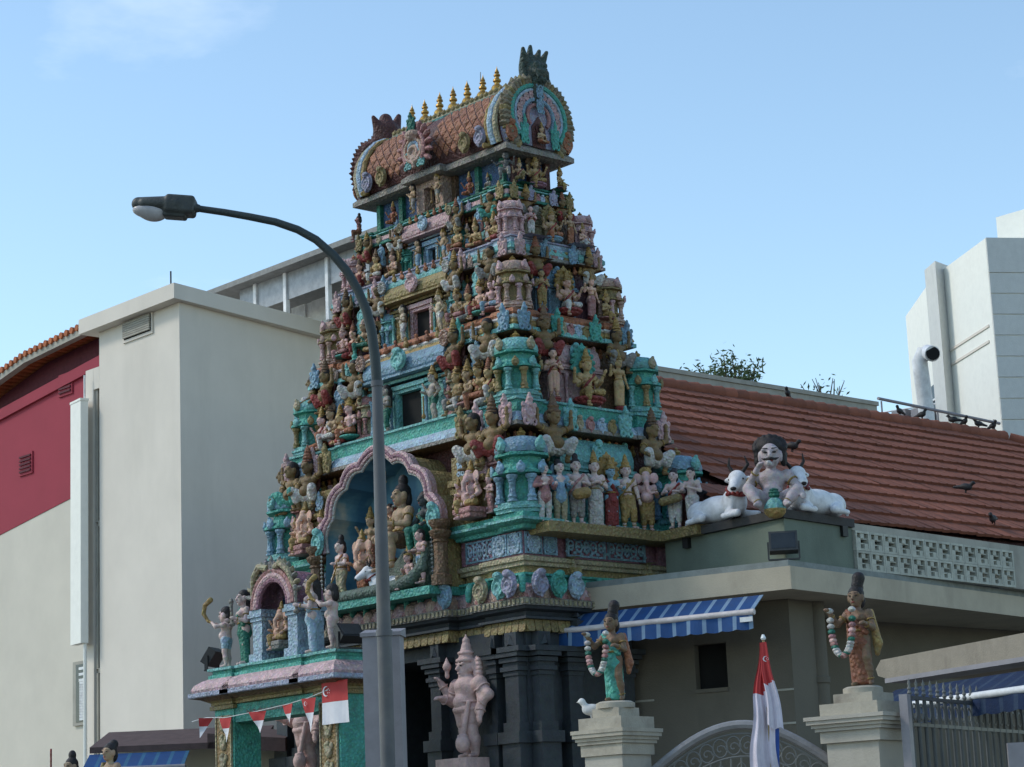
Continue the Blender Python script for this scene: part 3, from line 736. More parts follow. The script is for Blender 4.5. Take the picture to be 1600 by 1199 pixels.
for s in (-1, 1):
    framed(min(s*1.75, s*2.42), max(s*1.75, s*2.42), 6.385, 6.715, -1.66, 0, 'p', scroll_me, pale_blue, (0.33, 0.5, 0.6))
    framed(min(s*2.46, s*2.78), max(s*2.46, s*2.78), 6.385, 6.715, -1.72, 0, 'p', rosette_me, pale_blue, 0.38)
    framed(min(s*2.80, s*3.12), max(s*2.80, s*3.12), 6.385, 6.715, -1.72, 0, 'p', rosette_me, pale_blue, 0.38)
framed(-1.70, -1.36, 6.385, 6.715, 3.14, R_(90), 'p', rosette_me, pale_blue, 0.38)
framed(-1.32, -1.05, 6.385, 6.715, 3.14, R_(90), 'p', rosette_me, blue, 0.34)
framed(-0.84, -0.03, 6.385, 6.715, 3.143, R_(90), 'p', scroll_me, blue, (0.45, 0.5, 0.6))
framed(0.03, 0.84, 6.385, 6.715, 3.143, R_(90), 'p', scroll_me, blue, (0.45, 0.5, 0.6))
pl_plan = plan(3.44, 1.98, 0.80, 0.10, 1.50, -0.62, 0.9, 0.0)
moulding(MB(), pl_plan, [(-0.30, 6.737, 0), (-0.12, 6.74, 0), (-0.10, 6.80, 0), (-0.02, 6.82, 0), (0.04, 6.85, 1), (0.04, 6.89, 1), (-0.06, 6.91, 0), (-0.06, 6.985, 0), (-0.12, 6.988, 0)]).build('plinth_moulding', [teal, aqua], tower)

# --- storeys
TI = [dict(z0=6.99, z1=8.39, ca=3.05, cb=1.66, fa=3.38, fb=1.93, wa=2.72, wb=1.30, s=1.0, cw=1.62, sw=0.80),
      dict(z0=8.86, z1=10.02, ca=2.66, cb=1.30, fa=2.98, fb=1.59, wa=2.36, wb=1.00, s=0.86, cw=1.02, sw=0.56),
      dict(z0=10.42, z1=11.36, ca=2.34, cb=1.00, fa=2.60, fb=1.24, wa=2.06, wb=0.74, s=0.70, cw=0.78, sw=0.42),
      dict(z0=11.72, z1=12.435, ca=1.99, cb=0.73, fa=2.28, fb=0.95, wa=1.76, wb=0.50, s=0.56, cw=0.60, sw=0.34)]
PAL = [dict(wall=maroon, turret=(blue, teal, blue, aqua, aqua), side=aqua, gable=ochre, pav=(pink, rose, pink), plq=pink),
       dict(wall=brown, turret=(aqua, teal, ochre, aqua, cream), side=pink, gable=blue, pav=(rose, cream, rose), plq=blue),
       dict(wall=mauve, turret=(peach, ochre, pink, peach, pink), side=blue, gable=ochre, pav=(blue, aqua, blue), plq=aqua),
       dict(wall=brown, turret=(pink, pink, pink, pink, pink), side=cream, gable=pink, pav=(teal_dk, teal, teal_dk), plq=blue)]
# cornice profiles sit on the storey below: (offset from nominal, height above underside, material)
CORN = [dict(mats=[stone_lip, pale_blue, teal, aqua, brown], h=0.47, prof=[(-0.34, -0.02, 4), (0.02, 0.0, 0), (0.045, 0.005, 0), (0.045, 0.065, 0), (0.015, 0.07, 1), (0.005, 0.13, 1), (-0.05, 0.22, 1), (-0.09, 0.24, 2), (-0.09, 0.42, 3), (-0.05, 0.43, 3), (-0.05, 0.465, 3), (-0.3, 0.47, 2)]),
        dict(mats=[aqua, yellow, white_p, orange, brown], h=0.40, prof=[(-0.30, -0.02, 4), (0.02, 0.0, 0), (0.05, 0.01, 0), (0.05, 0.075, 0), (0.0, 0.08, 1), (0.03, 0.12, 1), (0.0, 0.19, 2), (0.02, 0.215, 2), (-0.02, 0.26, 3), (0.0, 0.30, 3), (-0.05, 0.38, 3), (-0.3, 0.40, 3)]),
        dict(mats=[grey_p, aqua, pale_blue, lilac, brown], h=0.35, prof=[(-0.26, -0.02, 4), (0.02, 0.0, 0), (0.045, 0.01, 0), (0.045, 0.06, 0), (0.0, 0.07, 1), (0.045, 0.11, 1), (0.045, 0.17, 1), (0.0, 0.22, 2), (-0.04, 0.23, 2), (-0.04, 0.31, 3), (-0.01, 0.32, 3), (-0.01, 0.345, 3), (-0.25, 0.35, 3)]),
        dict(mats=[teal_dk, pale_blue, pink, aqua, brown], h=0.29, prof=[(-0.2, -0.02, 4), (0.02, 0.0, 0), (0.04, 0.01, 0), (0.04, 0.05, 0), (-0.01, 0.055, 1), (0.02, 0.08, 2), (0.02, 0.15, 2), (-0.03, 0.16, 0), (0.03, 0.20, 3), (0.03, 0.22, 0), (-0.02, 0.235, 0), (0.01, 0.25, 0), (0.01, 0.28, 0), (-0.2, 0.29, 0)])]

def turret_meshes():
    """corner turret of unit size .72 x .72 x 1.40: plinth, core, eight columns, two eaves, ribbed dome, finial"""
    d = {}
    sqx = [1.0, 0.94]*4
    n8 = 8; ph = math.pi/8
    d['turret_plinth'] = MB().lathe([(0.40, 0), (0.40, 0.05), (0.43, 0.06), (0.43, 0.10), (0.37, 0.12), (0.37, 0.17)], 8, ph=ph).mesh('turret_plinth', aqua)
    d['turret_core'] = MB().lathe([(0.27, 0.17), (0.27, 0.60)], 8, ph=ph).mesh('turret_core', teal)
    d['turret_eave'] = MB().lathe([(0.30, 0.60), (0.36, 0.61), (0.43, 0.62), (0.43, 0.655), (0.38, 0.70), (0.34, 0.78), (0.28, 0.79), (0.28, 0.90), (0.30, 0.905), (0.39, 0.915), (0.39, 0.95), (0.35, 0.97)], 8, ph=ph).mesh('turret_eave', teal)
    prof = [(0.36, 0.972), (0.375, 1.02), (0.365, 1.10), (0.32, 1.17), (0.24, 1.23), (0.13, 1.26), (0.06, 1.265)]
    d['turret_dome'] = MB().lathe(prof, 16, ph=ph/2, sq=[1.0, 0.95]*8).mesh('turret_dome', blue, True)
    d['turret_finial'] = MB().lathe([(0.055, 1.262), (0.075, 1.28), (0.05, 1.30), (0.07, 1.33), (0.05, 1.36), (0.02, 1.38), (0.025, 1.395), (0.0, 1.43)], 8).mesh('turret_finial', gold, True)
    col = MB().lathe([(0.072, 0.172), (0.072, 0.20), (0.052, 0.215), (0.068, 0.25), (0.054, 0.285), (0.047, 0.30), (0.044, 0.48), (0.06, 0.50), (0.048, 0.515), (0.066, 0.54), (0.078, 0.56), (0.078, 0.598)], 8).mesh('turret_column', aqua, True)
    dorm = sculpt('dome_dormer', [ell((0, 0, 0.09), (0.085, 0.05, 0.12)), tor((0, -0.035, 0.08), (0, 1, 0), 0.05, 0.018), ell((0, -0.02, 0.2), (0.03, 0.03, 0.04))], 0.016, 0.01)
    return d, col, dorm
TUR = turret_meshes()
def turret(x, y, z, sc_, pal, name='corner_turret', ncol=8, rz=0.0):
    d, col, dorm = TUR
    dome, eave, colm, plm, dorm_m = pal if len(pal) == 5 else (pal[0], pal[1], pal[2], pal[0], pal[1])
    root = put(name, d['turret_core'], tower, (x, y, z), rz, (sc_*1.18, sc_*1.18, sc_) if name == 'corner_turret' else sc_, mats=eave)
    for nm, m_ in (('turret_plinth', plm), ('turret_eave', eave), ('turret_dome', dome), ('turret_finial', gold)):
        put(nm, d[nm], root, mats=m_)
    for k in range(ncol):
        a = math.pi/8+k*math.pi/4
        put('turret_column', col, root, (0.335*math.cos(a), 0.335*math.sin(a), 0), mats=colm if k % 2 else dome)
    for k in range(4):
        a = k*math.pi/2
        put('dome_dormer', dorm, root, (0.37*math.sin(a), -0.37*math.cos(a), 0.985), a, mats=dorm_m)
        put('eave_leaf', dorm, root, (0.40*math.sin(a), -0.40*math.cos(a), 0.63), a, 0.85, mats=dome)
        put('eave_leaf', dorm, root, (0.40*math.sin(a+math.pi/4), -0.40*math.cos(a+math.pi/4), 0.63), a+math.pi/4, 0.75, mats=colm)
    return root

brk_n = [0]
for k, t in enumerate(TI):
    z0, z1, s, cw, sw, p = t['z0'], t['z1'], t['s'], t['cw'], t['sw'], PAL[k]
    H = z1-z0; wa, wb, ca, cb, fa, fb = (t[q] for q in ('wa', 'wb', 'ca', 'cb', 'fa', 'fb'))
    # storey wall with shallow pilasters
    w = MB(); w.bx(-wa-0.12*s, wa, -wb, fb-0.15*s, z0-0.3, z1+0.02)
    w.build('storey_wall', p['wall'], tower)  # dark wall tones stand in for the shade between the figures
    # cornice above this storey
    c = CORN[k]
    cpl = plan(ca, cb, 0.72*s, 0.09*s, cw+0.12*s, 0.06*s, sw+0.12*s, 0.07*s)
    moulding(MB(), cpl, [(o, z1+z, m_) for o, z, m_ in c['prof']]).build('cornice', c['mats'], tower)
    # little plaster men under the cornice
    bm = MB()
    def br(x, y, r, q):
        brk_n[0] += 1
        if abs(x) < cw-0.1 and r == 0: return
        put('figure_bracket', bracket_me, tower, (x, y, z1-0.23*s), r, 1.0*s, mats=[gold, orange][brk_n[0] % 2])
    along(cpl, -0.20*s, 0.16*s, br)
    # corner turrets (front pair and the back right one)
    sc_ = (H-0.0)/1.43*0.985
    e = 0.40*sc_
    for x, y in ((fa-e, -fb+e), (-fa+e, -fb+e), (fa-e, fb-e+(0.30, 0.12, 0.08, 0.05)[k])):
        turret(x, y, z0, sc_, p['turret'])
    # right-hand bay: pedimented block with a barrel gable
    x0, x1 = wa, wa+0.26*s
    b = MB(); b.bx(x0-0.1, x1, -sw, sw, z0, z0+0.52*H, 0)
    for zz, ee in ((0.0, 0.05), (0.06, 0.02), (0.50, 0.05), (0.55, 0.09)): b.bx(x0, x1+ee*s, -sw-ee*s, sw+ee*s, z0+zz*H+0.002, z0+(zz+0.045)*H, 0)
    b.build('side_bay', p['side'], tower)
    for yy in (-sw+0.06*s, sw-0.06*s, -0.22*s, 0.22*s):
        MB().lathe([(0.05*s, 0), (0.05*s, 0.05*s), (0.035*s, 0.07*s), (0.035*s, 0.40*H), (0.055*s, 0.42*H), (0.055*s, 0.46*H)], 8).build('bay_column', p['side'], tower, (x1+0.05*s, yy, z0+0.04*H), True)
    def barrel(hl, z_lo, z_hi, y_in, depth, m_, place_rz, ox, oy):
        hz = z_hi-z_lo; pr = [(0.0, 0.0), (-depth*1.0, 0.02*hz), (-depth*1.1, 0.12*hz), (-depth*1.12, 0.35*hz), (-depth*0.95, 0.65*hz), (-depth*0.55, 0.90*hz), (0.0, hz)]
        mm = MB(); v = [(-hl, y, z) for y, z in pr]; mm.extr(v, (2*hl, 0, 0))
        mm.bx(-hl-0.03*s, hl+0.03*s, -depth*1.22, 0.0, -0.05*s, -0.003)
        o_ = put('barrel_gable', mm.mesh('barrel_gable', m_), tower, (ox, oy, z_lo), place_rz)
        for sx in (-1, 1):
            put('gable_disc', spiral_me, o_, (sx*(hl+0.005), -depth*0.35, 0.0), R_(90)*sx, (depth*1.3, 0.25*s, hz*1.12), mats=m_)
        return o_
    g = barrel(sw, z0+0.62*H, z0+0.98*H, 0, 0.30*s, p['side'], R_(90), x0, 0)
    put('gable_crest', spiral_me, g, (0, -0.34*s, -0.02), 0, (0.36*s, 0.4*s, 0.5*s), mats=[aqua, aqua, blue, cream][k])
    # niche plaques between the figures
    for x in ([(cw+fa-0.75*sc_)/2+0.12*s] if k < 3 else [1.30]):
        for sx in (-1, 1):
            put('niche_plaque', niche_me, tower, (sx*x, -cb-0.02, z1-0.74*s), 0, 0.72*s, mats=p['plq'])
    # leaf plaques on the cornice
    L = 0.44*s+0.06; zc = z1+0.0
    lm = [(pink, ochre, aqua), (blue, teal, teal), (pink, blue, blue), (ochre, blue, lilac)][k]
    o_ = 0.05
    for sx in (-1, 1):
        leaf(sx*(ca-0.20*s), -cb-o_, zc, L, 0, lm[0])
        if k in (0, 2): leaf(sx*(cw+0.52*s), -cb-o_+0.03, zc, L, 0, lm[0]); leaf(sx*(cw+0.16*s), -cb-o_+0.02, zc, L, 0, lm[1])
        else: leaf(sx*(cw+0.40*s), -cb-o_+0.03, zc, L, 0, lm[1])
    leaf(ca+o_, -cb+0.20*s, zc, L, R_(90), lm[0])
    leaf(ca+o_, cb-0.20*s, zc, L, R_(90), lm[0])
    leaf(ca+o_, -sw*0.75, zc, L, R_(90), lm[2]); leaf(ca+o_, sw*0.75, zc, L, R_(90), lm[2])
    for i in range(3):
        xx = cw+0.75*s+(ca-cw-1.1*s)*i/2
        for sx in (-1, 1): leaf(sx*xx, -cb+0.02, zc+0.02, L*0.62, 0, [cream, aqua, pale_blue, peach, lilac][(i*2+k+(sx > 0)) % 5], spiral_me if i % 2 else leaf_me)
    for i in range(4):
        leaf(ca, -sw*0.45+sw*0.3*i, zc+0.02, L*0.55, R_(90), [cream, rose, pale_blue, ochre][i], spiral_me)
    # pilasters and little shrines on the wall behind the figures
    for i in range(4):
        xx = cw+0.18*s+(wa-cw-0.1*s)*i/3.5
        for sx in (-1, 1):
            MB().lathe([(0.06*s, 0), (0.045*s, 0.06*s), (0.04*s, 0.70*H), (0.075*s, 0.74*H), (0.05*s, 0.78*H), (0.09*s, 0.86*H), (0.09*s, 0.90*H)], 8).build('wall_pilaster', [cream, pink, aqua, blue, ochre][(i+k) % 5], tower, (sx*xx, -wb-0.04*s, z0), True)
    for sx in (-1, 1):
        put('wall_shrine', niche_me, tower, (sx*(cw+(fa-cw)*0.38), -wb-0.10*s, z0+0.30*H), 0, (0.62*s, 0.7*s, 0.60*s), mats=[teal, ochre, peach, aqua][k])
        put('wall_shrine', niche_me, tower, (sx*(cw+(fa-cw)*0.62), -wb-0.10*s, z0+0.34*H), 0, (0.55*s, 0.7*s, 0.58*s), mats=[lilac, pink, teal, rose][k])
    # figured front bay with its doorway
    if k == 0: continue
    dw, dh = (0.31, 0.66) if k == 1 else (0.22, 0.52) if k == 2 else (0.10, 0.34)
    yb = -(wb+0.30*s)
    b = MB()
    for sx in (-1, 1):
        a0, a1 = sorted((sx*(dw+0.07), sx*cw)); b.bx(a0, a1, yb, -wb, z0-0.3, z0+0.70*H)
    b.bx(-dw-0.07, dw+0.07, yb, -wb, z0+dh+0.06, z0+0.70*H); b.bx(-dw-0.07, dw+0.07, yb, -wb, z0-0.3, z0-0.02)
    for zz, ee in ((0.50, 0.03), (0.56, 0.07), (0.66, 0.05)): b.bx(-cw-ee*s, cw+ee*s, yb-ee*s, yb, z0+zz*H+0.08*H, z0+(zz+0.045)*H+0.08*H)
    b.build('central_bay', [None, aqua, ochre, pale_blue][k], tower)
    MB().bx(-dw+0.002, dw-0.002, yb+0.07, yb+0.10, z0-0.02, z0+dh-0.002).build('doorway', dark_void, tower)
    fr = MB()
    for sx in (-1, 1): fr.bx(*sorted((sx*dw, sx*(dw+0.069))), yb-0.03, -wb-0.04, z0-0.02, z0+dh)
    fr.bx(-dw-0.069, dw+0.069, yb-0.035, -wb-0.04, z0+dh+0.001, z0+dh+0.058)
    fr.bx(-dw-0.12, dw+0.12, yb-0.07, yb-0.001, z0+dh+0.06, z0+dh+0.13)
    fr.build('door_frame', [None, aqua, pink, blue][k], tower)
    for sx in (-1, 1):
        for xx in (dw+0.15, cw-0.05):
            MB().lathe([(0.06*s, 0), (0.06*s, 0.06*s), (0.04*s, 0.08*s), (0.045*s, 0.14*s), (0.035*s, 0.17*s), (0.035*s, 0.50*H), (0.055*s, 0.52*H), (0.065*s, 0.56*H)], 8).build('bay_column', [None, blue, aqua, teal_dk][k], tower, (sx*xx, yb-0.06*s, z0), True)
        turret(sx*(cw+0.18*s), -wb-0.20*s, z0, sc_*0.80, p['pav'], 'side_pavilion')
    zl = z0+0.83*H; zh = z1+c['h']*0.60
    g = put('barrel_gable', None, None) if False else barrel(cw+0.05*s, zl, zh, 0, (cb+0.03*s+o_-wb), p['gable'], 0.0, 0, -wb)
    put('gable_crest', spiral_me, g, (0, -(cb+0.10*s+o_-wb)*1.12, 0.02), 0, (0.62*s, 0.5*s, (zh-zl)*0.95), mats=[None, aqua, pink, pale_blue][k])
    for i in range(7):
        x = (i-3)*cw*0.27
        put('figure_bracket', bracket_me, tower, (x, -cb-0.02, zh-0.02), 0, 1.1*s, mats=[gold, orange, terr][i % 3])
    # scroll ends where the cornice stops against the bay
    for sx in (-1, 1):
        put('cornice_roundel', rosette_me, tower, (sx*(cw+0.10*s), -cb-0.10, z1+0.18*s), 0, (0.34*s, 0.9*s, 0.36*s), mats=[None, peach, white_p, cream][k])

# ochre panels either side of the great niche
for sx in (-1, 1):
    b = MB(); b.bx(*sorted((sx*1.50, sx*2.35)), -1.70, -1.2, 7.0, 8.1); b.bx(*sorted((sx*1.52, sx*2.40)), -1.77, -1.701, 7.50, 7.58); b.bx(*sorted((sx*1.52, sx*2.38)), -1.81, -1.701, 7.62, 7.72)
    b.build('panel_block', ochre, tower)
    put('panel_gable', spiral_me, tower, (sx*2.2, -1.77, 7.74), 0, (0.55, 0.5, 0.5), mats=cream)
    put('panel_leaf', leaf_me, tower, (sx*1.85, -1.79, 7.76), 0, 0.32, mats=pale_blue)
    turret(sx*2.56, -1.50, 7.10, 0.80, (pink, rose, pink), 'side_pavilion')

# --- great lobed niche
def arc(p, q, bulge, n=7):
    p, q = Vector(p), Vector(q); d = q-p; nrm = Vector((-d.y, d.x)); out = []
    for i in range(n+1):
        u = i/n; out.append(p+d*u+nrm*(bulge*4*u*(1-u)))
    return out
half = [(1.42, 6.95), (1.25, 7.52), (0.86, 7.98), (0.42, 8.22)]
LOB = []
for a, b in zip(half[:-1], half[1:]): LOB += arc(a, b, 0.20 if False else -0.20)[:-1]
top = arc(half[-1], (-half[-1][0], half[-1][1]), -0.24, 10)
right = LOB
left = [Vector((-p.x, p.y)) for p in right][::-1]
def flipb(L): return L
path = right+top[:-1]+[Vector((-half[-1][0], half[-1][1]))]+left
# make sure lobes bulge outwards
def bulge_ok(): return top[5].y > half[-1][1]
if not bulge_ok():
    LOB = []
    for a, b in zip(half[:-1], half[1:]): LOB += arc(a, b, 0.20)[:-1]
    top = arc(half[-1], (-half[-1][0], half[-1][1]), 0.24, 10)
    left = [Vector((-p.x, p.y)) for p in LOB][::-1]
    path = LOB+top[:-1]+[Vector((-half[-1][0], half[-1][1]))]+left
YN = -2.03
for i, (dy, k_, r_, m_) in enumerate(((0.0, 1.00, 0.036, pink), (-0.02, 1.04, 0.030, mauve), (0.0, 1.078, 0.040, pink), (0.03, 0.965, 0.028, white_p))):
    c0 = Vector((0, 7.15))
    pp = [((p-c0)*k_+c0) for p in path]
    MB().tube([(p.x, YN+dy, p.y) for p in pp], r_, 8).build('arch_moulding', m_, tower, smooth=True)
ann = MB()
op = [(p-Vector((0, 7.15)))*1.09+Vector((0, 7.15)) for p in path]
for i in range(len(path)-1):
    a, b, c_, d_ = path[i], path[i+1], op[i+1], op[i]
    ann.extr([(a.x, YN+0.02, a.y), (b.x, YN+0.02, b.y), (c_.x, YN+0.02, c_.y), (d_.x, YN+0.02, d_.y)], (0, 0.12, 0))
ann.build('arch_ring', pink, tower)
# painted back and vault of the niche
mural = bpy.data.materials.new('painted_sky_mural'); mural.use_nodes = True
_mn, _ml = mural.node_tree.nodes, mural.node_tree.links
_g = _mn.new('ShaderNodeNewGeometry'); _nz = _mn.new('ShaderNodeTexNoise'); _nz.inputs['Scale'].default_value = 1.6; _nz.inputs['Detail'].default_value = 5
_rp = _mn.new('ShaderNodeValToRGB')
_rp.color_ramp.elements[0].position = 0.40; _rp.color_ramp.elements[0].color = (0.05, 0.15, 0.24, 1)
_rp.color_ramp.elements[1].position = 0.66; _rp.color_ramp.elements[1].color = (0.45, 0.44, 0.36, 1)
_e = _rp.color_ramp.elements.new(0.54); _e.color = (0.12, 0.27, 0.34, 1)
_ml.new(_g.outputs['Position'], _nz.inputs['Vector']); _ml.new(_nz.outputs['Fac'], _rp.inputs['Fac']); _ml.new(_rp.outputs['Color'], _mn['Principled BSDF'].inputs['Base Color'])
_mn['Principled BSDF'].inputs['Roughness'].default_value = 0.7
vault = MB(); shell = [(1.5, 6.06)]+[(p.x, p.y) for p in path]+[(-1.5, 6.06)]
n = len(shell)
vv = [(x, YN+0.03, z) for x, z in shell]+[(x*0.94, -1.31, 6.06+(z-6.06)*0.97) for x, z in shell]
vault.add(vv, [(i, i+1, n+i+1, n+i) for i in range(n-1)]+[tuple(range(n, 2*n))])
vault.build('niche_vault', mural, tower)
# plastered outer shell behind the arch rim
shl = MB(); sv = [(x*1.06, YN+0.14, 6.06+(z-6.06)*1.02) for x, z in shell]+[(x*1.06, -1.29, 6.06+(z-6.06)*1.02) for x, z in shell]
shl.add(sv, [(n+i, n+i+1, i+1, i) for i in range(n-1)]); shl.build('niche_shell', ochre, tower)
for sx in (-1, 1):
    for y_, m_ in ((-2.06, brown),):
        MB().lathe([(0.17, 0), (0.17, 0.16), (0.13, 0.18), (0.13, 0.26), (0.115, 0.28), (0.115, 0.66), (0.14, 0.68), (0.11, 0.72), (0.17, 0.78), (0.19, 0.84), (0.12, 0.88), (0.19, 0.96), (0.19, 1.02)], 8, ph=math.pi/8).build('niche_column', terr if False else brown, tower, (sx*1.60, y_, 6.06), True)
    bead = MB()
    for i in range(13): bead.lathe([(0.0, -0.03), (0.028, 0), (0.0, 0.03)], 6, (sx*1.43, -2.10, 6.1+i*0.066))
    bead.build('bead_string', white_p, tower)
    put('arch_foot', spiral_me, tower, (sx*1.50, -2.10, 6.92), 0, (0.42, 0.45, 0.5), mats=aqua)
MB().bx(-1.58, 1.58, -2.30, -1.28, 5.93, 6.058).build('niche_floor', teal, tower)

# --- side ledge that carries the row of figures
led = MB()
ledge = [(3.10, -1.62), (3.62, -1.62), (3.66, -1.52), (3.66, 0.10), (3.60, 0.62), (3.62, 0.78), (4.45, 0.70), (4.45, 1.0), (3.10, 1.6)]
led.prism(ledge, 6.66, 6.82)
led.build('figure_ledge', ochre, tower)

# --- top storey
z0, z1 = 12.72, 13.27
MB().bx(-1.74, 1.74, -0.44, 0.44, z0-0.2, z1+0.1).build('storey_wall', blue_dk, tower)
for sx in (-1, 1):
    for x in (0.42, 1.02, 1.64):
        MB().bx(sx*x-0.05, sx*x+0.05, -0.52, -0.441, z0, z1).build('top_pilaster', [brown, teal_dk, maroon][int(x)], tower)
b = MB(); b.bx(-0.36, -0.15, -0.70, -0.44, z0, z1); b.bx(0.15, 0.36, -0.70, -0.44, z0, z1); b.bx(-0.149, 0.149, -0.70, -0.44, z0+0.42, z1)
b.build('central_bay', peach, tower)
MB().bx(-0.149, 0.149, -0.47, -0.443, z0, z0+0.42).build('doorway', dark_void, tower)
for y in (-0.36, 0.0, 0.36): MB().bx(1.741, 1.82, y-0.05, y+0.05, z0, z1).build('top_pilaster', maroon, tower)

# --- barrel roof
ev = plan(2.04, 0.76, 0.0, 0.0, 0, 0, 0, 0) if False else [(-2.06, -0.76), (-0.52, -0.76), (-0.52, -0.90), (0.52, -0.90), (0.52, -0.76), (2.06, -0.76), (2.06, 0.76), (-2.06, 0.76)]
moulding(MB(), ev, [(-0.1, z1-0.02, 0), (0.0, z1, 0), (0.0, z1+0.08, 0), (-0.08, z1+0.15, 0)]).build('roof_eave', stone_lip, tower)
PROF = [(-0.70, 13.42), (-0.76, 13.58), (-0.78, 13.78), (-0.73, 14.0), (-0.60, 14.22), (-0.42, 14.40), (-0.22, 14.50), (0.0, 14.55)]
full = PROF+[(-y, z) for y, z in PROF[:-1]][::-1]
MB().extr([(-1.95, y, z) for y, z in full][::-1], (3.86, 0, 0)).build('roof_vault', maroon, tower)
def prof_at(u):
    seg = [0.0]
    for a, b in zip(PROF[:-1], PROF[1:]): seg.append(seg[-1]+math.hypot(b[0]-a[0], b[1]-a[1]))
    d = u*seg[-1]
    for i in range(len(PROF)-1):
        if d <= seg[i+1]:
            q = (d-seg[i])/(seg[i+1]-seg[i]); a, b = PROF[i], PROF[i+1]
            return (a[0]+(b[0]-a[0])*q, a[1]+(b[1]-a[1])*q, math.atan2(b[1]-a[1], b[0]-a[0]))
    a, b = PROF[-2:]
    return (b[0], b[1], math.atan2(b[1]-a[1], b[0]-a[0]))
w_, h_ = 0.088, 0.108
tile = MB().add([(-w_, 0, 0), (0, 0, -h_), (w_, 0, 0), (0, 0, h_), (0, -0.024, -h_*0.35), (0, 0.02, 0)],
                [(0, 1, 4), (1, 2, 4), (2, 3, 4), (3, 0, 4)]).mesh('roof_tile', terr)
btile = paint('barrel_tile_paint', (0.36, 0.15, 0.08), dirt=0.4)
for sx in (-1, 1):
    for i in range(9):
        u = 0.14+i*0.078
        y, z, an = prof_at(u)
        for j in range(9):
            x = sx*(0.36+0.198*j-(0.099 if i % 2 else 0))
            if abs(x) > 1.60: continue
            put('roof_tile', tile, tower, (x, y-0.008, z+0.004), (-(math.pi/2-an), 0, 0), mats=terr if (i+j) % 7 == 0 else btile)
for (u0, u1, m_, e) in ((0.80, 0.86, aqua, 0.03), (0.865, 0.91, pale_blue, 0.035), (0.915, 0.95, teal_dk, 0.03)):
    a, b = prof_at(u0), prof_at(u1)
    MB().extr([(-1.62, a[0], a[1]-0.0), (-1.62, a[0]-e*0.6, a[1]+e), (-1.62, b[0]-e*0.6, b[1]+e), (-1.62, b[0], b[1])], (3.24, 0, 0)).build('ridge_band', m_, tower)
MB().extr([(-1.62, -0.20, 14.50), (-1.62, -0.16, 14.62), (-1.62, 0.16, 14.62), (-1.62, 0.20, 14.50)], (3.24, 0, 0)).build('ridge_crest', cream, tower)
rm = MB()
for i in range(26): rm.lathe([(0.05, 0), (0.06, 0.03), (0.0, 0.09)], 6, (-1.56+i*0.125, -0.15, 14.60))
tag(rm.build('crest_knobs', ochre, tower), kind='stuff')
for sx in (-1, 1):
    for i, m_ in enumerate((lilac, ochre)):
        leaf(sx*(1.52-0.40*i), -0.84, 13.40, 0.40, 0, m_, spiral_me)
    # scrolled band where the vault meets the end gable
    for k_, (m_, xx, r_) in enumerate(((yellow, 1.66, 0.05), (pale_blue, 1.76, 0.07), (cream, 1.87, 0.05))):
        pts = [(sx*xx, y*1.02-0.02, z) for y, z in PROF]
        pts = [(sx*(xx-0.10), -0.80, 13.44), (sx*(xx-0.03), -0.86, 13.40)]+pts if k_ == 0 else pts
        MB().tube(pts, r_, 8).build('end_band', m_, tower, smooth=True)
# small dormer gable in the middle of the front slope
dm = put('dormer_gable', spiral_me, tower, (0, -0.92, 13.42), 0, (0.80, 1.0, 0.72), mats=peach)
for k_, (R0, m_) in enumerate(((0.27, rose), (0.19, terr), (0.12, pale_blue))):
    MB().tube([(R0*math.cos(a), 0, R0*1.15*math.sin(a)) for a in np.linspace(-0.7, math.pi+0.7, 20)], 0.038, 8).build('dormer_ring', m_, tower, (0, -1.02, 13.74), True)
for i in range(13):
    a = -0.5+i*(math.pi+1.0)/12
    put('flame_leaf', flame_me, tower, (0.31*math.cos(a), -0.98, 13.74+0.36*math.sin(a)), (0, math.pi/2-a, 0), (0.20, 0.28, 0.17), mats=rose)
for x, y, z, c in ((-0.17, -1.0, 13.42, aqua), (0.17, -1.0, 13.42, aqua), (0.0, -1.06, 14.05, teal_dk)):
    put('dormer_scroll', leaf_me, tower, (x, y, z), 0, 0.34, mats=c)
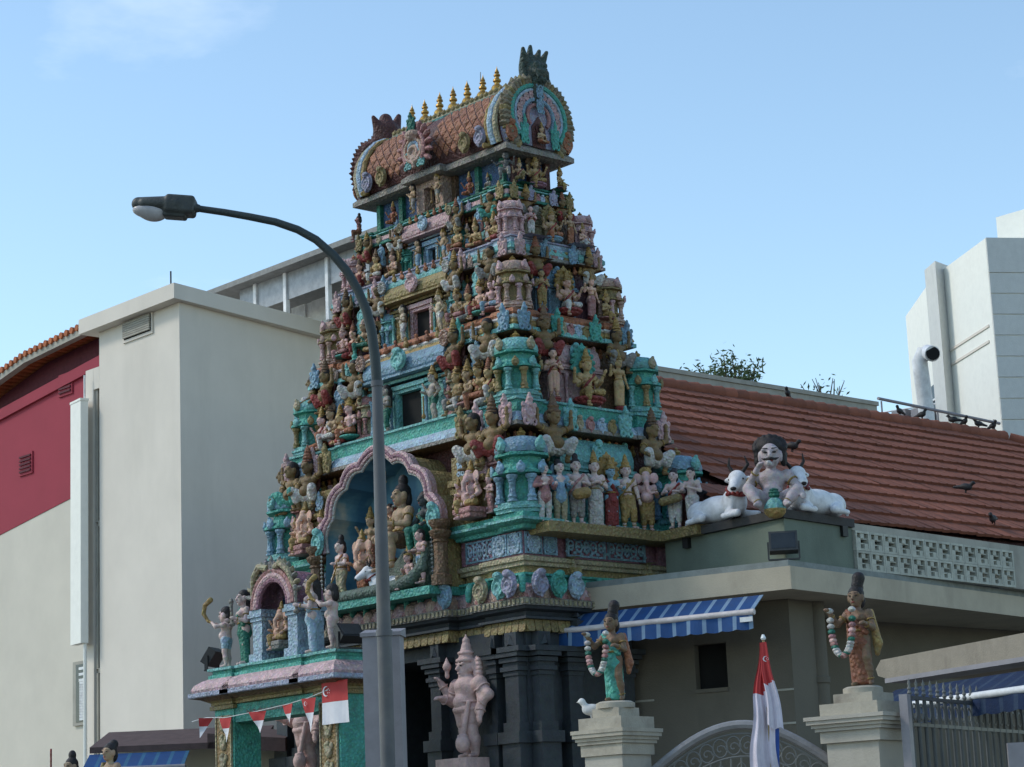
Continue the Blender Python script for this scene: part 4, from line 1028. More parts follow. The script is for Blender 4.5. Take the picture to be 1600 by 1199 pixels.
# end gables
fringe_m = paint('dull_fringe_paint', (0.25, 0.21, 0.14))
fin_pts = np.linspace(-0.85, math.pi+0.85, 41)
for sx in (-1, 1):
    rz = R_(90)*sx
    X = sx*1.97
    gp = MB(); gp.extr([(sx*1.90, y*0.96, 13.30+(z-13.30)*1.01) for y, z in full][::(1 if sx < 0 else -1)], (sx*0.12, 0, 0))
    gp.build('gable_panel', lilac, tower)
    for R0, r_, m_ in ((0.60, 0.045, teal), (0.52, 0.03, pale_blue), (0.34, 0.035, blue), (0.24, 0.035, rose)):
        MB().tube([(sx*2.04, R0*math.cos(a), R0*0.92*math.sin(a)) for a in np.linspace(-0.72, math.pi+0.72, 26)], r_, 8).build('gable_ring', m_, tower, (0, 0, 13.93), True)
    for i, a in enumerate(np.linspace(-0.35, math.pi+0.35, 13)):
        put('medallion', rosette_me, tower, (sx*2.05, 0.43*math.cos(a), 13.92+0.41*math.sin(a)), rz, 0.17, mats=pink if sx > 0 else mauve)
    for i, a in enumerate(fin_pts):
        put('flame_leaf', flame_me, tower, (X, 0.72*math.cos(a), 13.90+0.68*math.sin(a)), (0, sx*0+0, 0) if False else Matrix.Rotation(rz, 3, 'Z').to_4x4().to_euler() if False else (math.pi/2-a if False else 0, 0, 0), (0.001,)*3) if False else None
        o_ = put('flame_leaf', flame_me, tower, (X, 0.615*math.cos(a), 13.90+0.60*math.sin(a)), 0, (0.31*random.uniform(.9, 1.1), 0.50, 0.22*random.uniform(.9, 1.1)), mats=(fringe_m if i % 4 else ochre) if sx > 0 else maroon)
        # leaf points away from the gable centre and faces outwards along x
        zax = Vector((0, math.cos(a), math.sin(a))); yax = Vector((-sx, 0, 0)); xax = yax.cross(zax)
        o_.rotation_euler = Matrix((xax, yax, zax)).transposed().to_euler()
    for y in (-0.62, 0.62): put('gable_scroll', spiral_me, tower, (sx*2.05, y, 13.40), rz, (0.34, 0.3, 0.42), mats=orange)
    for y in (-0.34, 0.34): put('gable_scroll', leaf_me, tower, (sx*2.06, y, 13.42), rz, (0.30, 0.3, 0.50), mats=teal)
    for z_, h_ in ((13.98, 0.34), (14.25, 0.36)): put('gable_drop', leaf_me, tower, (sx*2.10, 0, z_), rz, (0.26, 0.3, h_), mats=blue)
    MB().extr([(sx*2.021, -0.14, 13.40), (sx*2.021, 0.14, 13.40), (sx*2.021, 0.15, 13.75), (sx*2.021, 0.0, 13.95), (sx*2.021, -0.15, 13.75)][::sx], (sx*0.02, 0, 0)).build('gable_niche', maroon, tower)
# monster masks at the two ends of the ridge
mask = sculpt('ridge_monster', [ell((0, 0, 0.25), (0.20, 0.20, 0.22)), ell((0, 0.12, 0.35), (0.19, 0.16, 0.30)), ell((0, -0.18, 0.20), (0.17, 0.10, 0.08)), ell((0, -0.16, 0.07), (0.13, 0.09, 0.05)),
    ell((0.09, -0.17, 0.34), (0.06, 0.06, 0.06)), ell((-0.09, -0.17, 0.34), (0.06, 0.06, 0.06)), cap((0, 0, -0.25), (0, 0, 0.1), 0.13, 0.17),
    cap((0.20, 0, 0.10), (0.29, -0.03, 0.36), 0.07, 0.02), cap((-0.20, 0, 0.10), (-0.29, -0.03, 0.36), 0.07, 0.02)]+
    [cap((x, 0.04, 0.40), (x*1.6, -0.04, 0.42+h_), 0.10, 0.035) for x, h_ in ((-0.17, 0.20), (-0.06, 0.27), (0.07, 0.23), (0.18, 0.24))]+
    [cap((x, -0.22, 0.14), (x, -0.25, 0.06), 0.025, 0.01) for x in (-0.12, -0.04, 0.04, 0.12)], 0.022, 0.035)
put('ridge_monster', mask, tower, (1.98, 0, 14.48), R_(90), (0.95, 1.0, 1.0), mats=paint('dark_mask_paint', (0.05, 0.075, 0.062), dirt_col=(0.10, 0.06, 0.03), dirt=0.7))
hood = sculpt('ridge_hood', [cap((0, 0.05, -0.15), (0, 0, 0.25), 0.20, 0.24), cap((-0.12, 0, 0.2), (-0.27, 0.02, 0.62), 0.16, 0.05), cap((0.10, 0, 0.2), (0.30, 0.0, 0.50), 0.16, 0.04), ell((0, -0.12, 0.18), (0.2, 0.16, 0.2)), cap((0.0, 0, 0.3), (0.02, 0.0, 0.50), 0.2, 0.12)], 0.024, 0.05)
put('ridge_hood', hood, tower, (-1.98, 0, 14.52), R_(-90), 1.0, mats=maroon)
# seven gilt pots on the ridge
pot = MB().lathe([(0.05, 0), (0.06, 0.02), (0.05, 0.05), (0.11, 0.09), (0.12, 0.14), (0.09, 0.18), (0.055, 0.20), (0.055, 0.225), (0.085, 0.25), (0.08, 0.28), (0.05, 0.30), (0.045, 0.33), (0.072, 0.345), (0.06, 0.375), (0.035, 0.39), (0.05, 0.405), (0.035, 0.43), (0.012, 0.47), (0.0, 0.52)], 14).mesh('gilt_finial',
    mat('gilt', (0.46, 0.27, 0.07), rough=0.34, metal=0.7, dirt=0.6, dscale=14, bump=0.1), True)
for i in range(7):
    f = put('gilt_finial', pot, tower, (-1.27+i*0.385, 0, 14.60), (random.uniform(-.04, .04), random.uniform(-.04, .04), i), (0.84, 0.84, random.uniform(0.95, 1.05)))
    if i == 5: MB().lathe([(0.008, 0), (0.008, 0.22)], 6).build('lightning_spike', grey_p, f, (0.0, -0.06, 0.35))
# ------------------------------------------------------------------ statues of the tower
STO = ['lowest', 'second', 'third', 'fourth', 'top']
rs = random.Random(11)
SK = [('peach', skin_peach), ('tan', skin_tan), ('pink', skin_pink), ('ochre', paint('ochre_skin_paint', (0.36, 0.25, 0.12), rnd=0.15))]
CL = [('white', white_p), ('red', red), ('yellow', yellow), ('green', teal_dk), ('grey', grey_p), ('orange', orange), ('rose', rose), ('blue', blue)]
def pick():
    a = rs.choice(SK); b = rs.choice(CL); return a, b
def tst(proto, x, y, z, rz, label, cols, scale, group=None, name='statue'):
    return statue(ST[proto], T(x, y, z), rz, label, cols, scale, group, name)
G_SEAT, G_BH, G_GD, G_ST = 'seated figures on the tower ledges', 'squatting figures propping the cornices', 'guards beside the tower doorways', 'standing figures on the right side of the tower'
HALF = {1: 'street right half', -1: 'street left half'}
def seated(k, sx, x, y, slot, proto=None, rz=None):
    t = TI[k]; (sn, sm), (cn, cm) = pick()
    pr = proto or rs.choice(['kneel_a', 'kneel_b', 'lotus_a', 'lotus_b', 'kneel_b'])
    post = {'kneel_a': 'kneeling figure', 'kneel_b': 'seated figure', 'lotus_a': 'cross-legged haloed figure', 'lotus_b': 'seated woman', 'dancer': 'crouching figure'}[pr]
    z = t['z0']+(0.16*t['s'] if pr in ('lotus_b', 'kneel_b') else 0.01)
    tst(pr, sx*x, y, z, rs.uniform(-0.35, 0.2) if rz is None else rz, f"{sn} {post} in {cn}, {slot}, {STO[k]} storey, {HALF[sx]}",
        {'body': sm, 'garment': cm, 'crown': rs.choice([gold, gold, terr, brown, peach]), 'halo': rs.choice([yellow, ochre, rose]), 'pedestal': rs.choice([rose, white_p, teal]), 'sash': rs.choice([red, orange])}, t['s']*(1.22 if k < 3 else 1.36), G_SEAT)
def bhuta(k, x, y, rz, slot, proto, cm=None, dz=0.0):
    t = TI[k]; cn, cm = cm or rs.choice([('white', white_p), ('white', white_p), ('red', red), ('grey', grey_p), ('green', teal)])
    face = 'right side' if rz > 1 else 'front corner' if 0.3 < rz < 1 else 'left corner' if rz < -0.3 else ('street right' if x > 0 else 'street left')
    tst(proto, x, y, t['z1']-0.58*t['s']+dz, rz, f"bronze squatter in {cn} loincloth {slot}, {STO[k]} cornice, {face}",
        {'body': skin_brown, 'garment': cm, 'crown': rs.choice([gold, terr, brown]), 'shawl': maroon}, t['s']*1.24, G_BH)
WC, RC, GC, TC = ('white', white_p), ('red', red), ('grey', grey_p), ('green', teal)

for k, t in enumerate(TI):
    s, cw, fa, fb, ca, cb = t['s'], t['cw'], t['fa'], t['fb'], t['ca'], t['cb']
    sc_ = (t['z1']-t['z0'])/1.43; tw = fa-0.80*sc_        # inner edge of the corner turret
    yf = -fb+0.18*s
    # propping figures under the cornice
    for sx in (1, -1):
        if k == 0:
            bhuta(k, sx*2.16, -cb-0.12, -0.1*sx, 'beside the ochre panel', 'bhuta_b' if sx > 0 else 'bhuta_a', WC)
            bhuta(k, sx*2.62, -cb-0.12, 0.15*sx, 'beside the corner turret', 'bhuta_a' if sx > 0 else 'bhuta_b', RC if sx > 0 else TC)
        else:
            xa, xb = cw+0.34*s, ca-0.62*s
            bhuta(k, sx*xa, -cb-0.10*s, -0.1*sx, 'nearest the central bay', 'bhuta_a' if sx > 0 else 'bhuta_b', (None, RC, WC, GC)[k] if sx > 0 else WC)
            bhuta(k, sx*xb, -cb-0.10*s, 0.2*sx, 'nearest the corner turret', 'bhuta_b' if sx > 0 else 'bhuta_a', (None, WC, GC, TC)[k] if sx > 0 else RC)
    bhuta(k, ca+0.10*s, -cb+0.66*s, R_(80), 'nearest the street', 'bhuta_c', (WC, RC, RC, GC)[k])
    bhuta(k, ca+0.10*s, cb-0.52*s, R_(90), 'farthest from the street', 'bhuta_a', (WC, GC, WC, RC)[k])
    bhuta(k, -ca-0.02, -cb+0.05, R_(-40), 'at the far left end', 'bhuta_b', (TC, WC, GC, RC)[k])
    if k == 0: continue
    # ledge sitters between bay and turret
    n = 4 if k < 3 else 3
    for sx in (1, -1):
        for i, nm in zip(range(n), ('nearest the doorway', 'second from the doorway')+(('third from the doorway',) if n > 3 else ())+('nearest the corner',)):
            x = cw+0.46*s+(tw-cw-0.62*s)*i/(n-1)
            seated(k, sx, x, yf, nm)
    # small attendants standing at the back of each ledge
    for sx in (1, -1):
        for i, (fr, nm) in enumerate(((0.30, 'behind the inner sitter'), (0.70, 'behind the outer sitter'))):
            (sn, sm), (cn, cm) = pick()
            tst('small', sx*(cw+(tw-cw)*fr), yf+0.20*s, t['z0']+0.02, rs.uniform(-.3, .3), f"small {sn} attendant in {cn} {nm}, {STO[k]} storey, {HALF[sx]}", {'body': sm, 'garment': cm, 'crown': rs.choice([gold, terr, peach])}, s*1.35, 'small attendants at the back of the ledges')
    # door guards
    for sx in (1, -1):
        gx = (None, 0.80, 0.62, 0.42)[k] if sx > 0 else (None, 0.42, 0.34, 0.26)[k]
        tst('guard' if sx > 0 else 'guard2', sx*gx, -(t['wb']+0.30*s)-0.20*s, t['z0'], -0.5 if sx < 0 else -0.3,
            f"{['', 'grey', 'cream', 'tan'][k]} door guard with club, {'right' if sx > 0 else 'left'} of the {STO[k]} storey doorway",
            {'body': [None, paint('grey_skin_paint', (0.30, 0.27, 0.23)), paint('cream_skin_paint', (0.47, 0.38, 0.27)), skin_tan][k], 'garment': [None, teal_dk, white_p, blue][k]}, s*1.22, G_GD)
    # right-hand side: enthroned figure between standing attendants
    xs = fa-0.12*s
    tst('deity', xs, 0.02, t['z0']+0.18*s, R_(78), f"{['', 'golden', 'cream', 'tan'][k]} enthroned figure with flame halo on {['', 'red', 'red', 'blue'][k]} lotus, right side, {STO[k]} storey",
        {'body': [None, SK[3][1], skin_peach, skin_tan][k], 'garment': [None, yellow, white_p, orange][k], 'pedestal': [None, red, red, blue][k], 'halo': [None, teal, gold, ochre][k]}, s*1.15, G_SEAT)
    tst('attendant', xs, -t['sw']-0.16*s, t['z0']+0.09*s, R_(60), f"{['', 'peach', 'ochre', 'pink'][k]} standing attendant with joined hands, street end of right side, {STO[k]} storey",
        {'body': [None, skin_peach, SK[3][1], skin_pink][k], 'garment': [None, skin_peach, yellow, white_p][k], 'pedestal': red if k < 3 else teal}, s, G_ST)
    tst('goddess', xs, t['sw']+0.20*s, t['z0']+0.09*s, R_(85), f"{['', 'golden', 'peach', 'tan'][k]} standing woman with tall crown, rear end of right side, {STO[k]} storey",
        {'body': [None, SK[3][1], skin_peach, skin_tan][k], 'garment': [None, SK[3][1], rose, orange][k], 'pedestal': red if k < 3 else teal}, s, G_ST)
    if k in (2, 3):
        tst('kneel_b', xs+0.05, t['sw']+0.60*s, t['z0']+0.12*s, R_(100), f"{['', '', 'ochre', 'peach'][k]} seated figure by the rear turret, right side, {STO[k]} storey", {'body': [0, 0, SK[3][1], skin_peach][k], 'garment': [0, 0, yellow, white_p][k]}, s, G_SEAT)

# lowest storey: elephant-headed groups either side of the great niche
for sx in (1, -1):
    tst('elephant', sx*2.16, -1.86, 7.20, -0.12, f"large pink elephant-headed seated figure with yellow cloth, {'right' if sx > 0 else 'left'} of the great niche",
        {'body': skin_pink if sx > 0 else skin_peach, 'garment': yellow, 'pedestal': rose}, 0.98, 'elephant-headed figures beside the niche')
    tst('small', sx*2.16-0.36, -1.82, 7.06, 0.2, f"small peach attendant at the left knee of the {'right' if sx > 0 else 'left'} elephant-headed figure", {'body': skin_peach, 'garment': orange}, 1.0)
    tst('small', sx*2.16+0.40, -1.84, 7.06, -0.2, f"small pink attendant at the right knee of the {'right' if sx > 0 else 'left'} elephant-headed figure", {'body': skin_pink, 'garment': rose}, 1.05)

# top storey figures
tp = 12.73
for sx in (1, -1):
    tst('guard' if sx > 0 else 'guard2', sx*0.33, -0.80, tp, -0.3, f"tan door guard {'right' if sx > 0 else 'left'} of the topmost doorway under the barrel roof", {'body': skin_tan, 'garment': grey_p}, 0.66, G_GD)
    tst('kneel_a', sx*1.02, -0.68, tp, 0.1, f"red-brown kneeling figure with raised hand, {'right' if sx > 0 else 'left'} half of the topmost ledge", {'body': terr, 'garment': orange}, 0.56, G_SEAT)
tst('lotus_a', 1.42, -0.62, tp, 0.0, 'small grey-green cross-legged figure beside the topmost corner', {'body': grey_p, 'garment': teal_dk, 'halo': teal_dk}, 0.44, G_SEAT)
tst('dancer', 1.92, -0.66, 12.74, R_(35), 'dark grey crouching figure on the topmost front corner below the roof eave', {'body': paint('dark_grey_body', (0.10, 0.10, 0.095)), 'garment': grey_p, 'ornament': stone_lip}, 0.72)
tst('dancer', -2.02, -0.66, 12.66, R_(-40), 'terracotta crouching figure on the far left corner below the roof eave', {'body': rose, 'garment': terr, 'ornament': gold}, 0.66)
tst('deity', 1.96, -0.05, 12.80, R_(75), 'golden enthroned figure under the right-hand end gable', {'body': SK[3][1], 'garment': yellow, 'halo': brown, 'pedestal': mauve}, 0.62, G_SEAT)
tst('kneel_b', 1.96, 0.50, 12.82, R_(110), 'ochre seated figure under the rear end of the right gable', {'body': SK[3][1], 'garment': yellow, 'pedestal': mauve}, 0.56, G_SEAT)
tst('kneel_a', 1.98, -0.42, 12.78, R_(60), 'tan kneeling figure under the street end of the right gable', {'body': skin_tan, 'garment': ochre}, 0.54, G_SEAT)
tst('lotus_a', 2.10, 0.0, 13.46, R_(90), 'small tan figure seated inside the right-hand end gable of the roof', {'body': skin_tan, 'garment': orange, 'halo': maroon}, 0.55)

# --- great niche: enthroned figure on a rock with attendants, bull and sea creature
rock = sculpt('rock_seat', [ell((0.1, 0.15, 0.25), (0.55, 0.35, 0.40)), ell((0.35, 0.1, 0.45), (0.36, 0.3, 0.42)), ell((-0.4, 0.1, 0.15), (0.4, 0.3, 0.28)), ell((0.75, 0.2, 0.3), (0.3, 0.25, 0.40)), ell((-0.9, 0.2, 0.1), (0.45, 0.25, 0.22))], 0.03, 0.12)
tag(put('rock_seat', rock, None, T(0.42, -1.70, 6.06), scale=(1.05, 1.0, 1.35), mats=paint('grey_green_rock', (0.12, 0.16, 0.13))), 'grey-green rock seat of the trident bearer in the great niche', 'rock seat')
ST['lord'] = person('lord', 1.62, h=0.016, legs='chair', arms=((A_KNEE, -1), (A_HOLD, 1), (A_RAISE, -1)), crown='topknot', dress='short', hk=1.2, bulk=1.12, face=True,
    extra={'trident': [cap((0.10, -0.30, 0.0), (0.09, -0.24, 0.86), 0.010)]+[cap((0.09+a, -0.24, 0.86), (0.09+a*1.2, -0.24, 0.97), 0.009, 0.005) for a in (-0.045, 0.0, 0.045)]+[cap((0.045, -0.24, 0.865), (0.135, -0.24, 0.865), 0.010)]})
tst('lord', 0.55, -1.94, 6.40, -0.25, 'large tan trident bearer with topknot enthroned in the great niche', {'body': skin_tan, 'garment': brown, 'trident': gold}, 1.0, None)
ST['dark_lady'] = person('dark_lady', 1.20, h=0.014, legs='chair', arms=((A_KNEE, 1), (A_KNEE, -1)), crown='long', dress='sari', female=True, hk=1.2, face=True)
tst('dark_lady', 1.12, -1.95, 6.62, -0.2, 'dark-faced seated woman beside the trident bearer in the great niche', {'body': skin_dark, 'garment': teal_dk}, 0.95, None)
ST['boy'] = person('boy', 1.0, legs='stand', arms=((A_HOLD, 1), (A_HOLD, -1)), crown='hair', dress='short', hk=1.25, bulk=1.1)
tst('boy', 1.28, -2.20, 6.12, -0.2, 'pink boy in blue and yellow cloth at the right end of the great niche', {'body': skin_pink, 'garment': blue}, 0.82, None)
ST['musician'] = person('musician', 1.0, legs='sway', arms=((A_HOLD, 1), (A_DOWN, -1)), crown='topknot', dress='dhoti', hk=1.2, face=True, sash=True, extra={'lute': [cap((0.14, -0.14, 0.66), (-0.17, -0.13, 0.26), 0.014), ell((-0.20, -0.13, 0.20), (0.075, 0.03, 0.095))]})
tst('musician', -0.84, -2.14, 6.08, -0.1, 'pale lute player in cream trousers at the left end of the great niche', {'body': skin_pale, 'garment': cream, 'lute': gold, 'sash': orange}, 0.98, None)
tst('elephant_stand', -0.45, -2.0, 6.08, 0.1, 'standing elephant-headed figure beside the lute player in the great niche', {'body': skin_peach, 'garment': orange}, 1.28, None)

tst('attendant', -0.18, -1.62, 6.75, 0.1, 'peach attendant with joined hands at the back of the great niche behind the bull', {'body': skin_peach, 'garment': white_p}, 0.95)
tst('goddess', -0.72, -1.60, 6.62, 0.15, 'tan crowned woman standing at the back left of the great niche', {'body': skin_tan, 'garment': terr}, 0.95)
tst('kneel_b', 0.92, -2.16, 6.20, -0.1, 'small pink seated figure at the foot of the rock in the great niche', {'body': skin_pink, 'garment': cream}, 0.85)
tst('attendant', 0.05, -1.60, 7.05, 0.0, 'grey attendant high at the back of the great niche behind the trident bearer', {'body': grey_p, 'garment': terr}, 0.85)
def cow_prims(turn=1.0):
    """lying bull, head end at x=0, rump at +x; turn bends the head away (-1) or back over the body (+1)"""
    b = [ell((0.62, 0, 0.22), (0.44, 0.21, 0.21)), ell((0.98, 0, 0.20), (0.24, 0.21, 0.20)), ell((0.24, 0, 0.27), (0.22, 0.18, 0.22)), ell((0.22, 0.02, 0.46), (0.12, 0.09, 0.10)),
         cap((0.22, -0.02, 0.30), (0.04, -0.08, 0.54), 0.17, 0.125)]
    hx, hy = 0.02+0.0*turn, -0.12
    d = np.array([0.17*turn, -0.20, -0.16]); d = d/np.linalg.norm(d)
    h0 = np.array([hx, hy, 0.60])
    b += [ell(h0, (0.135, 0.135, 0.13)), cap(h0+d*0.04, h0+d*0.26, 0.115, 0.078), ell(h0+d*0.30, (0.075, 0.075, 0.062)), cap((0.10, -0.10, 0.46), (0.16, -0.14, 0.16), 0.07, 0.05)]
    sd = np.cross(d, [0, 0, 1]); sd = sd/np.linalg.norm(sd)
    for s in (1, -1): b += [ell(h0+sd*s*0.155+np.array([0, 0.03, -0.01]), (0.075, 0.05, 0.04))]
    # folded legs
    b += [cap((0.20, -0.17, 0.10), (-0.06, -0.24, 0.06), 0.065, 0.05), cap((-0.06, -0.24, 0.06), (0.16, -0.27, 0.045), 0.05, 0.042), ell((0.20, -0.27, 0.045), (0.06, 0.045, 0.045)),
          cap((0.20, 0.16, 0.10), (-0.10, 0.16, 0.06), 0.065, 0.05), cap((0.92, -0.16, 0.14), (0.68, -0.28, 0.08), 0.10, 0.06), cap((0.68, -0.28, 0.08), (0.98, -0.30, 0.05), 0.055, 0.04),
          cap((1.18, 0, 0.24), (1.20, -0.12, 0.05), 0.03, 0.025)]
    horns = []
    for s in (1, -1):
        a = h0+sd*s*0.07+np.array([0, 0.02, 0.09]); horns += [cap(a, a+sd*s*0.08+np.array([0, 0.02, 0.12]), 0.032, 0.024), cap(a+sd*s*0.08+np.array([0, 0.02, 0.12]), a+sd*s*0.05+np.array([0, 0.0, 0.25]), 0.024, 0.008)]
    eyes = [ell(h0+d*0.10+sd*s*0.105+np.array([0, 0, 0.035]), (0.024, 0.02, 0.018)) for s in (1, -1)]
    muz = [ell(h0+d*0.35, (0.050, 0.046, 0.032))]
    col = [tor((0.11, -0.05, 0.43), (-0.5, -0.2, 0.75), 0.165, 0.020)]+[ell((0.10+0.13*math.cos(a), -0.05+0.13*math.sin(a)-0.05, 0.37), 0.03) for a in np.linspace(2.6, 5.2, 6)]
    return dict(body=b, horn=horns, eye=eyes, muzzle=muz, collar=col)
def cow(S, turn, mirror, h=0.014):
    return {nm: sculpt('bull_'+nm, scale_prims(p, S, mirror=mirror), h if nm == 'body' else h*0.7, 0.03*S if nm == 'body' else 0.008*S) for nm, p in cow_prims(turn).items()}
cow_w = paint('white_bull_paint', (0.68, 0.68, 0.70), dirt=0.35, dirt_col=(0.30, 0.27, 0.25), rnd=0.0, accent=0.0, bump=0.3, carve=0)
CC = {'body': cow_w, 'horn': hair_m, 'eye': hair_m, 'muzzle': hair_m, 'collar': red}
statue(cow(0.68, -0.8, False), T(-0.12, -2.10, 6.08), 0.15, 'small white bull lying on the floor of the great niche behind the lamp post', CC)
sea = sculpt('sea_beast', [cap((-0.9, 0, 0.10), (0.5, 0, 0.10), 0.13, 0.15), cap((0.5, 0, 0.10), (1.0, 0.0, 0.18), 0.15, 0.14), cap((1.0, 0, 0.18), (1.28, 0.03, 0.42), 0.14, 0.11), cap((1.28, 0.03, 0.42), (1.36, 0.05, 0.80), 0.11, 0.06), cap((-0.9, 0, 0.10), (-1.25, 0, 0.16), 0.12, 0.07)], 0.024, 0.05)
tag(put('sea_beast', sea, None, T(0.02, -2.24, 6.06), scale=(1.0, 0.8, 0.72), mats=paint('grey_green_beast', (0.09, 0.13, 0.105))), 'long grey-green sea beast curving up along the front edge of the great niche', 'statue')

# --- row of figures on the side ledge
def ledge_person(nm, **k): ST[nm] = person(nm, 0.92, h=0.012, hk=1.12, face=True, fine=False, **k); return nm
row = [
 (ledge_person('row_a', legs='stand', arms=((A_FRONT, 1), (A_HOLD, -1)), crown='hair', dress='shirt', jewels=False), 'man in pink vest and white wrap, first on the ledge from the blue turret', {'body': skin_pale, 'garment': rose, 'trousers': white_p}, 0.98),
 (ledge_person('row_b', legs='stand', arms=((A_FRONT, 1), (A_FRONT, -1)), crown='bun', dress='shirt', jewels=False), 'man in blue long shirt and beige trousers on the ledge', {'body': skin_pale, 'garment': blue, 'trousers': cream}, 1.03),
 (ledge_person('row_c', legs='stand', arms=((A_HOLD, 1), (A_FRONT, -1)), crown='topknot', dress='dhoti', jewels=False, sash=True, extra={'drum': [cap((-0.03, -0.22, 0.44), (0.09, -0.24, 0.46), 0.085), ]}), 'bare-armed drummer with round yellow drum on the ledge', {'body': skin_pale, 'garment': grey_p, 'drum': yellow, 'sash': rose}, 1.10),
 (ledge_person('row_d', legs='stand', arms=((A_JOIN, 1), (A_JOIN, -1)), crown='tiers', dress='sari', female=True), 'woman in long white sari with yellow sash and tiered crown on the ledge', {'body': skin_pale, 'garment': white_p, 'ornament': yellow}, 1.12),
 (ledge_person('row_e', legs='stand', arms=((A_FRONT, 1), (A_FRONT, -1)), crown='kirita', dress='sari', female=True, halo='flame'), 'blue-faced figure in red skirt with golden flame halo on the ledge', {'body': skin_blue, 'garment': red}, 1.06),
 (ledge_person('row_f', legs='sway', arms=((A_DOWN, 1), (A_FRONT, -1)), crown='kirita', dress='dhoti', sash=True), 'pale crowned figure with golden breastplate and yellow trousers on the ledge', {'body': skin_pale, 'garment': yellow, 'sash': gold}, 1.12),
 (ledge_person('row_g', legs='stand', arms=((A_FRONT, 1), (A_FRONT, -1)), crown='fan', head='elephant', dress='dhoti', belly=0.9, bulk=1.1), 'pink elephant-headed figure in yellow trousers standing on the ledge bend', {'body': skin_pink, 'garment': yellow}, 1.02),
 (ledge_person('row_h', legs='stand', arms=((A_HOLD, 1), (A_HOLD, -1)), crown='bun', dress='dhoti', jewels=False, sash=True, extra={'drum': [cap((-0.15, -0.19, 0.46), (0.13, -0.20, 0.50), 0.075, 0.075)]}), 'musician in white cloth and red scarf holding a wooden barrel drum on the ledge', {'body': skin_pale, 'garment': white_p, 'drum': ochre, 'sash': red}, 1.0),
 (ledge_person('row_i', legs='stand', arms=((A_JOIN, 1), (A_HOLD, -1)), crown='hair', dress='dhoti', jewels=False), 'bare-chested man in white cloth, last on the ledge before the white bull', {'body': skin_pale, 'garment': white_p}, 0.98)]
ry = [(3.42, -1.50, 70), (3.44, -1.20, 70), (3.44, -0.85, 60), (3.44, -0.46, 62), (3.42, -0.10, 72), (3.42, 0.24, 62), (3.44, 0.66, 50), (3.86, 0.86, 25), (4.22, 0.88, 15)]
for (nm, lb, co, s_), (x, y, a) in zip(row, ry):
    statue(ST[nm], T(x, y, 6.825), R_(a), lb, co, s_, 'row of figures on the side ledge')
# ------------------------------------------------------------------ ground
asphalt = mat('asphalt', (0.05, 0.05, 0.052), rough=0.9, scale=1.5, dirt=0.2)
paving = mat('paving', (0.20, 0.185, 0.16), rough=0.9, scale=2.0)
def sheet(name, pts, z, m):
    o = MB().add([(x, y, z) for x, y in pts], [tuple(range(len(pts)))]).build(name, m)
    return tag(o, kind='structure')
sheet('ground', [(-2500, -2500), (2500, -2500), (2500, 2500), (-2500, 2500)], 0.0, paving)
sheet('road', [(-400, -26), (400, -26), (400, -12), (-400, -12)], 0.004, asphalt)
tag(MB().bx(-400, 400, -12.0, -11.8, 0, 0.13).build('kerb', mat('kerb_stone', (0.3, 0.3, 0.28))), kind='structure')

# materials of the buildings
wall_white = mat('warm_white_render', (0.68, 0.62, 0.54), rough=0.85, var=0.04, scale=0.8, dirt=0.28, dirt_col=(0.40, 0.37, 0.31), bump=0.08, bscale=25, streak=0.18)
wall_warm = mat('warm_cream_render', (0.60, 0.555, 0.47), rough=0.85, var=0.05, scale=0.7, dirt=0.15, dirt_col=(0.36, 0.33, 0.29), bump=0.08, streak=0.25)
bright_white = mat('bright_white_render', (0.82, 0.81, 0.74), rough=0.8, var=0.03, dirt=0.06, bump=0.05)
wine = mat('wine_red_render', (0.30, 0.034, 0.055), rough=0.8, var=0.07, scale=0.6, dirt=0.12, dirt_col=(0.12, 0.03, 0.03), bump=0.08)
wine_dk = mat('dark_wine_trim', (0.10, 0.02, 0.03), rough=0.8, dirt=0.1)
cem = mat('aged_cement', (0.36, 0.34, 0.29), rough=0.9, var=0.14, scale=2.0, dirt=0.45, dirt_col=(0.12, 0.11, 0.09), streak=0.3)
slab_m = mat('cream_slab_paint', (0.43, 0.37, 0.28), rough=0.8, var=0.10, scale=1.6, dirt=0.45, dirt_col=(0.16, 0.13, 0.10), streak=0.35)
green_wall = mat('grey_green_render', (0.145, 0.175, 0.14), rough=0.85, var=0.14, scale=1.2, dirt=0.4, dirt_col=(0.06, 0.07, 0.06), streak=0.3)
flash_m = mat('grey_flashing', (0.20, 0.22, 0.21), rough=0.7, dirt=0.3)
cope_m = mat('dark_coping', (0.055, 0.052, 0.05), rough=0.9, dirt=0.3)
shade_wall = mat('cream_wall', (0.135, 0.118, 0.092), rough=0.85, var=0.08, scale=1.2, dirt=0.3)  # cream render with the deep shade under the slab put into its colour
glass_d = mat('dark_glass', (0.03, 0.035, 0.04), rough=0.15, dirt=0, bump=0)
metal_g = mat('grey_lilac_steel', (0.25, 0.235, 0.25), rough=0.5, var=0.10, dirt=0.2, bump=0.05)
white_metal = mat('white_metal', (0.7, 0.7, 0.7), rough=0.45, dirt=0.15, bump=0)
black_metal = mat('black_metal', (0.015, 0.015, 0.016), rough=0.5, dirt=0.1, bump=0)

def onp(u, v, p0, n):
    d = ray(u, v); n = np.array(n, float); t = float((np.array(p0, float)-CAM)@n/(d@n)); return CAM+d*t

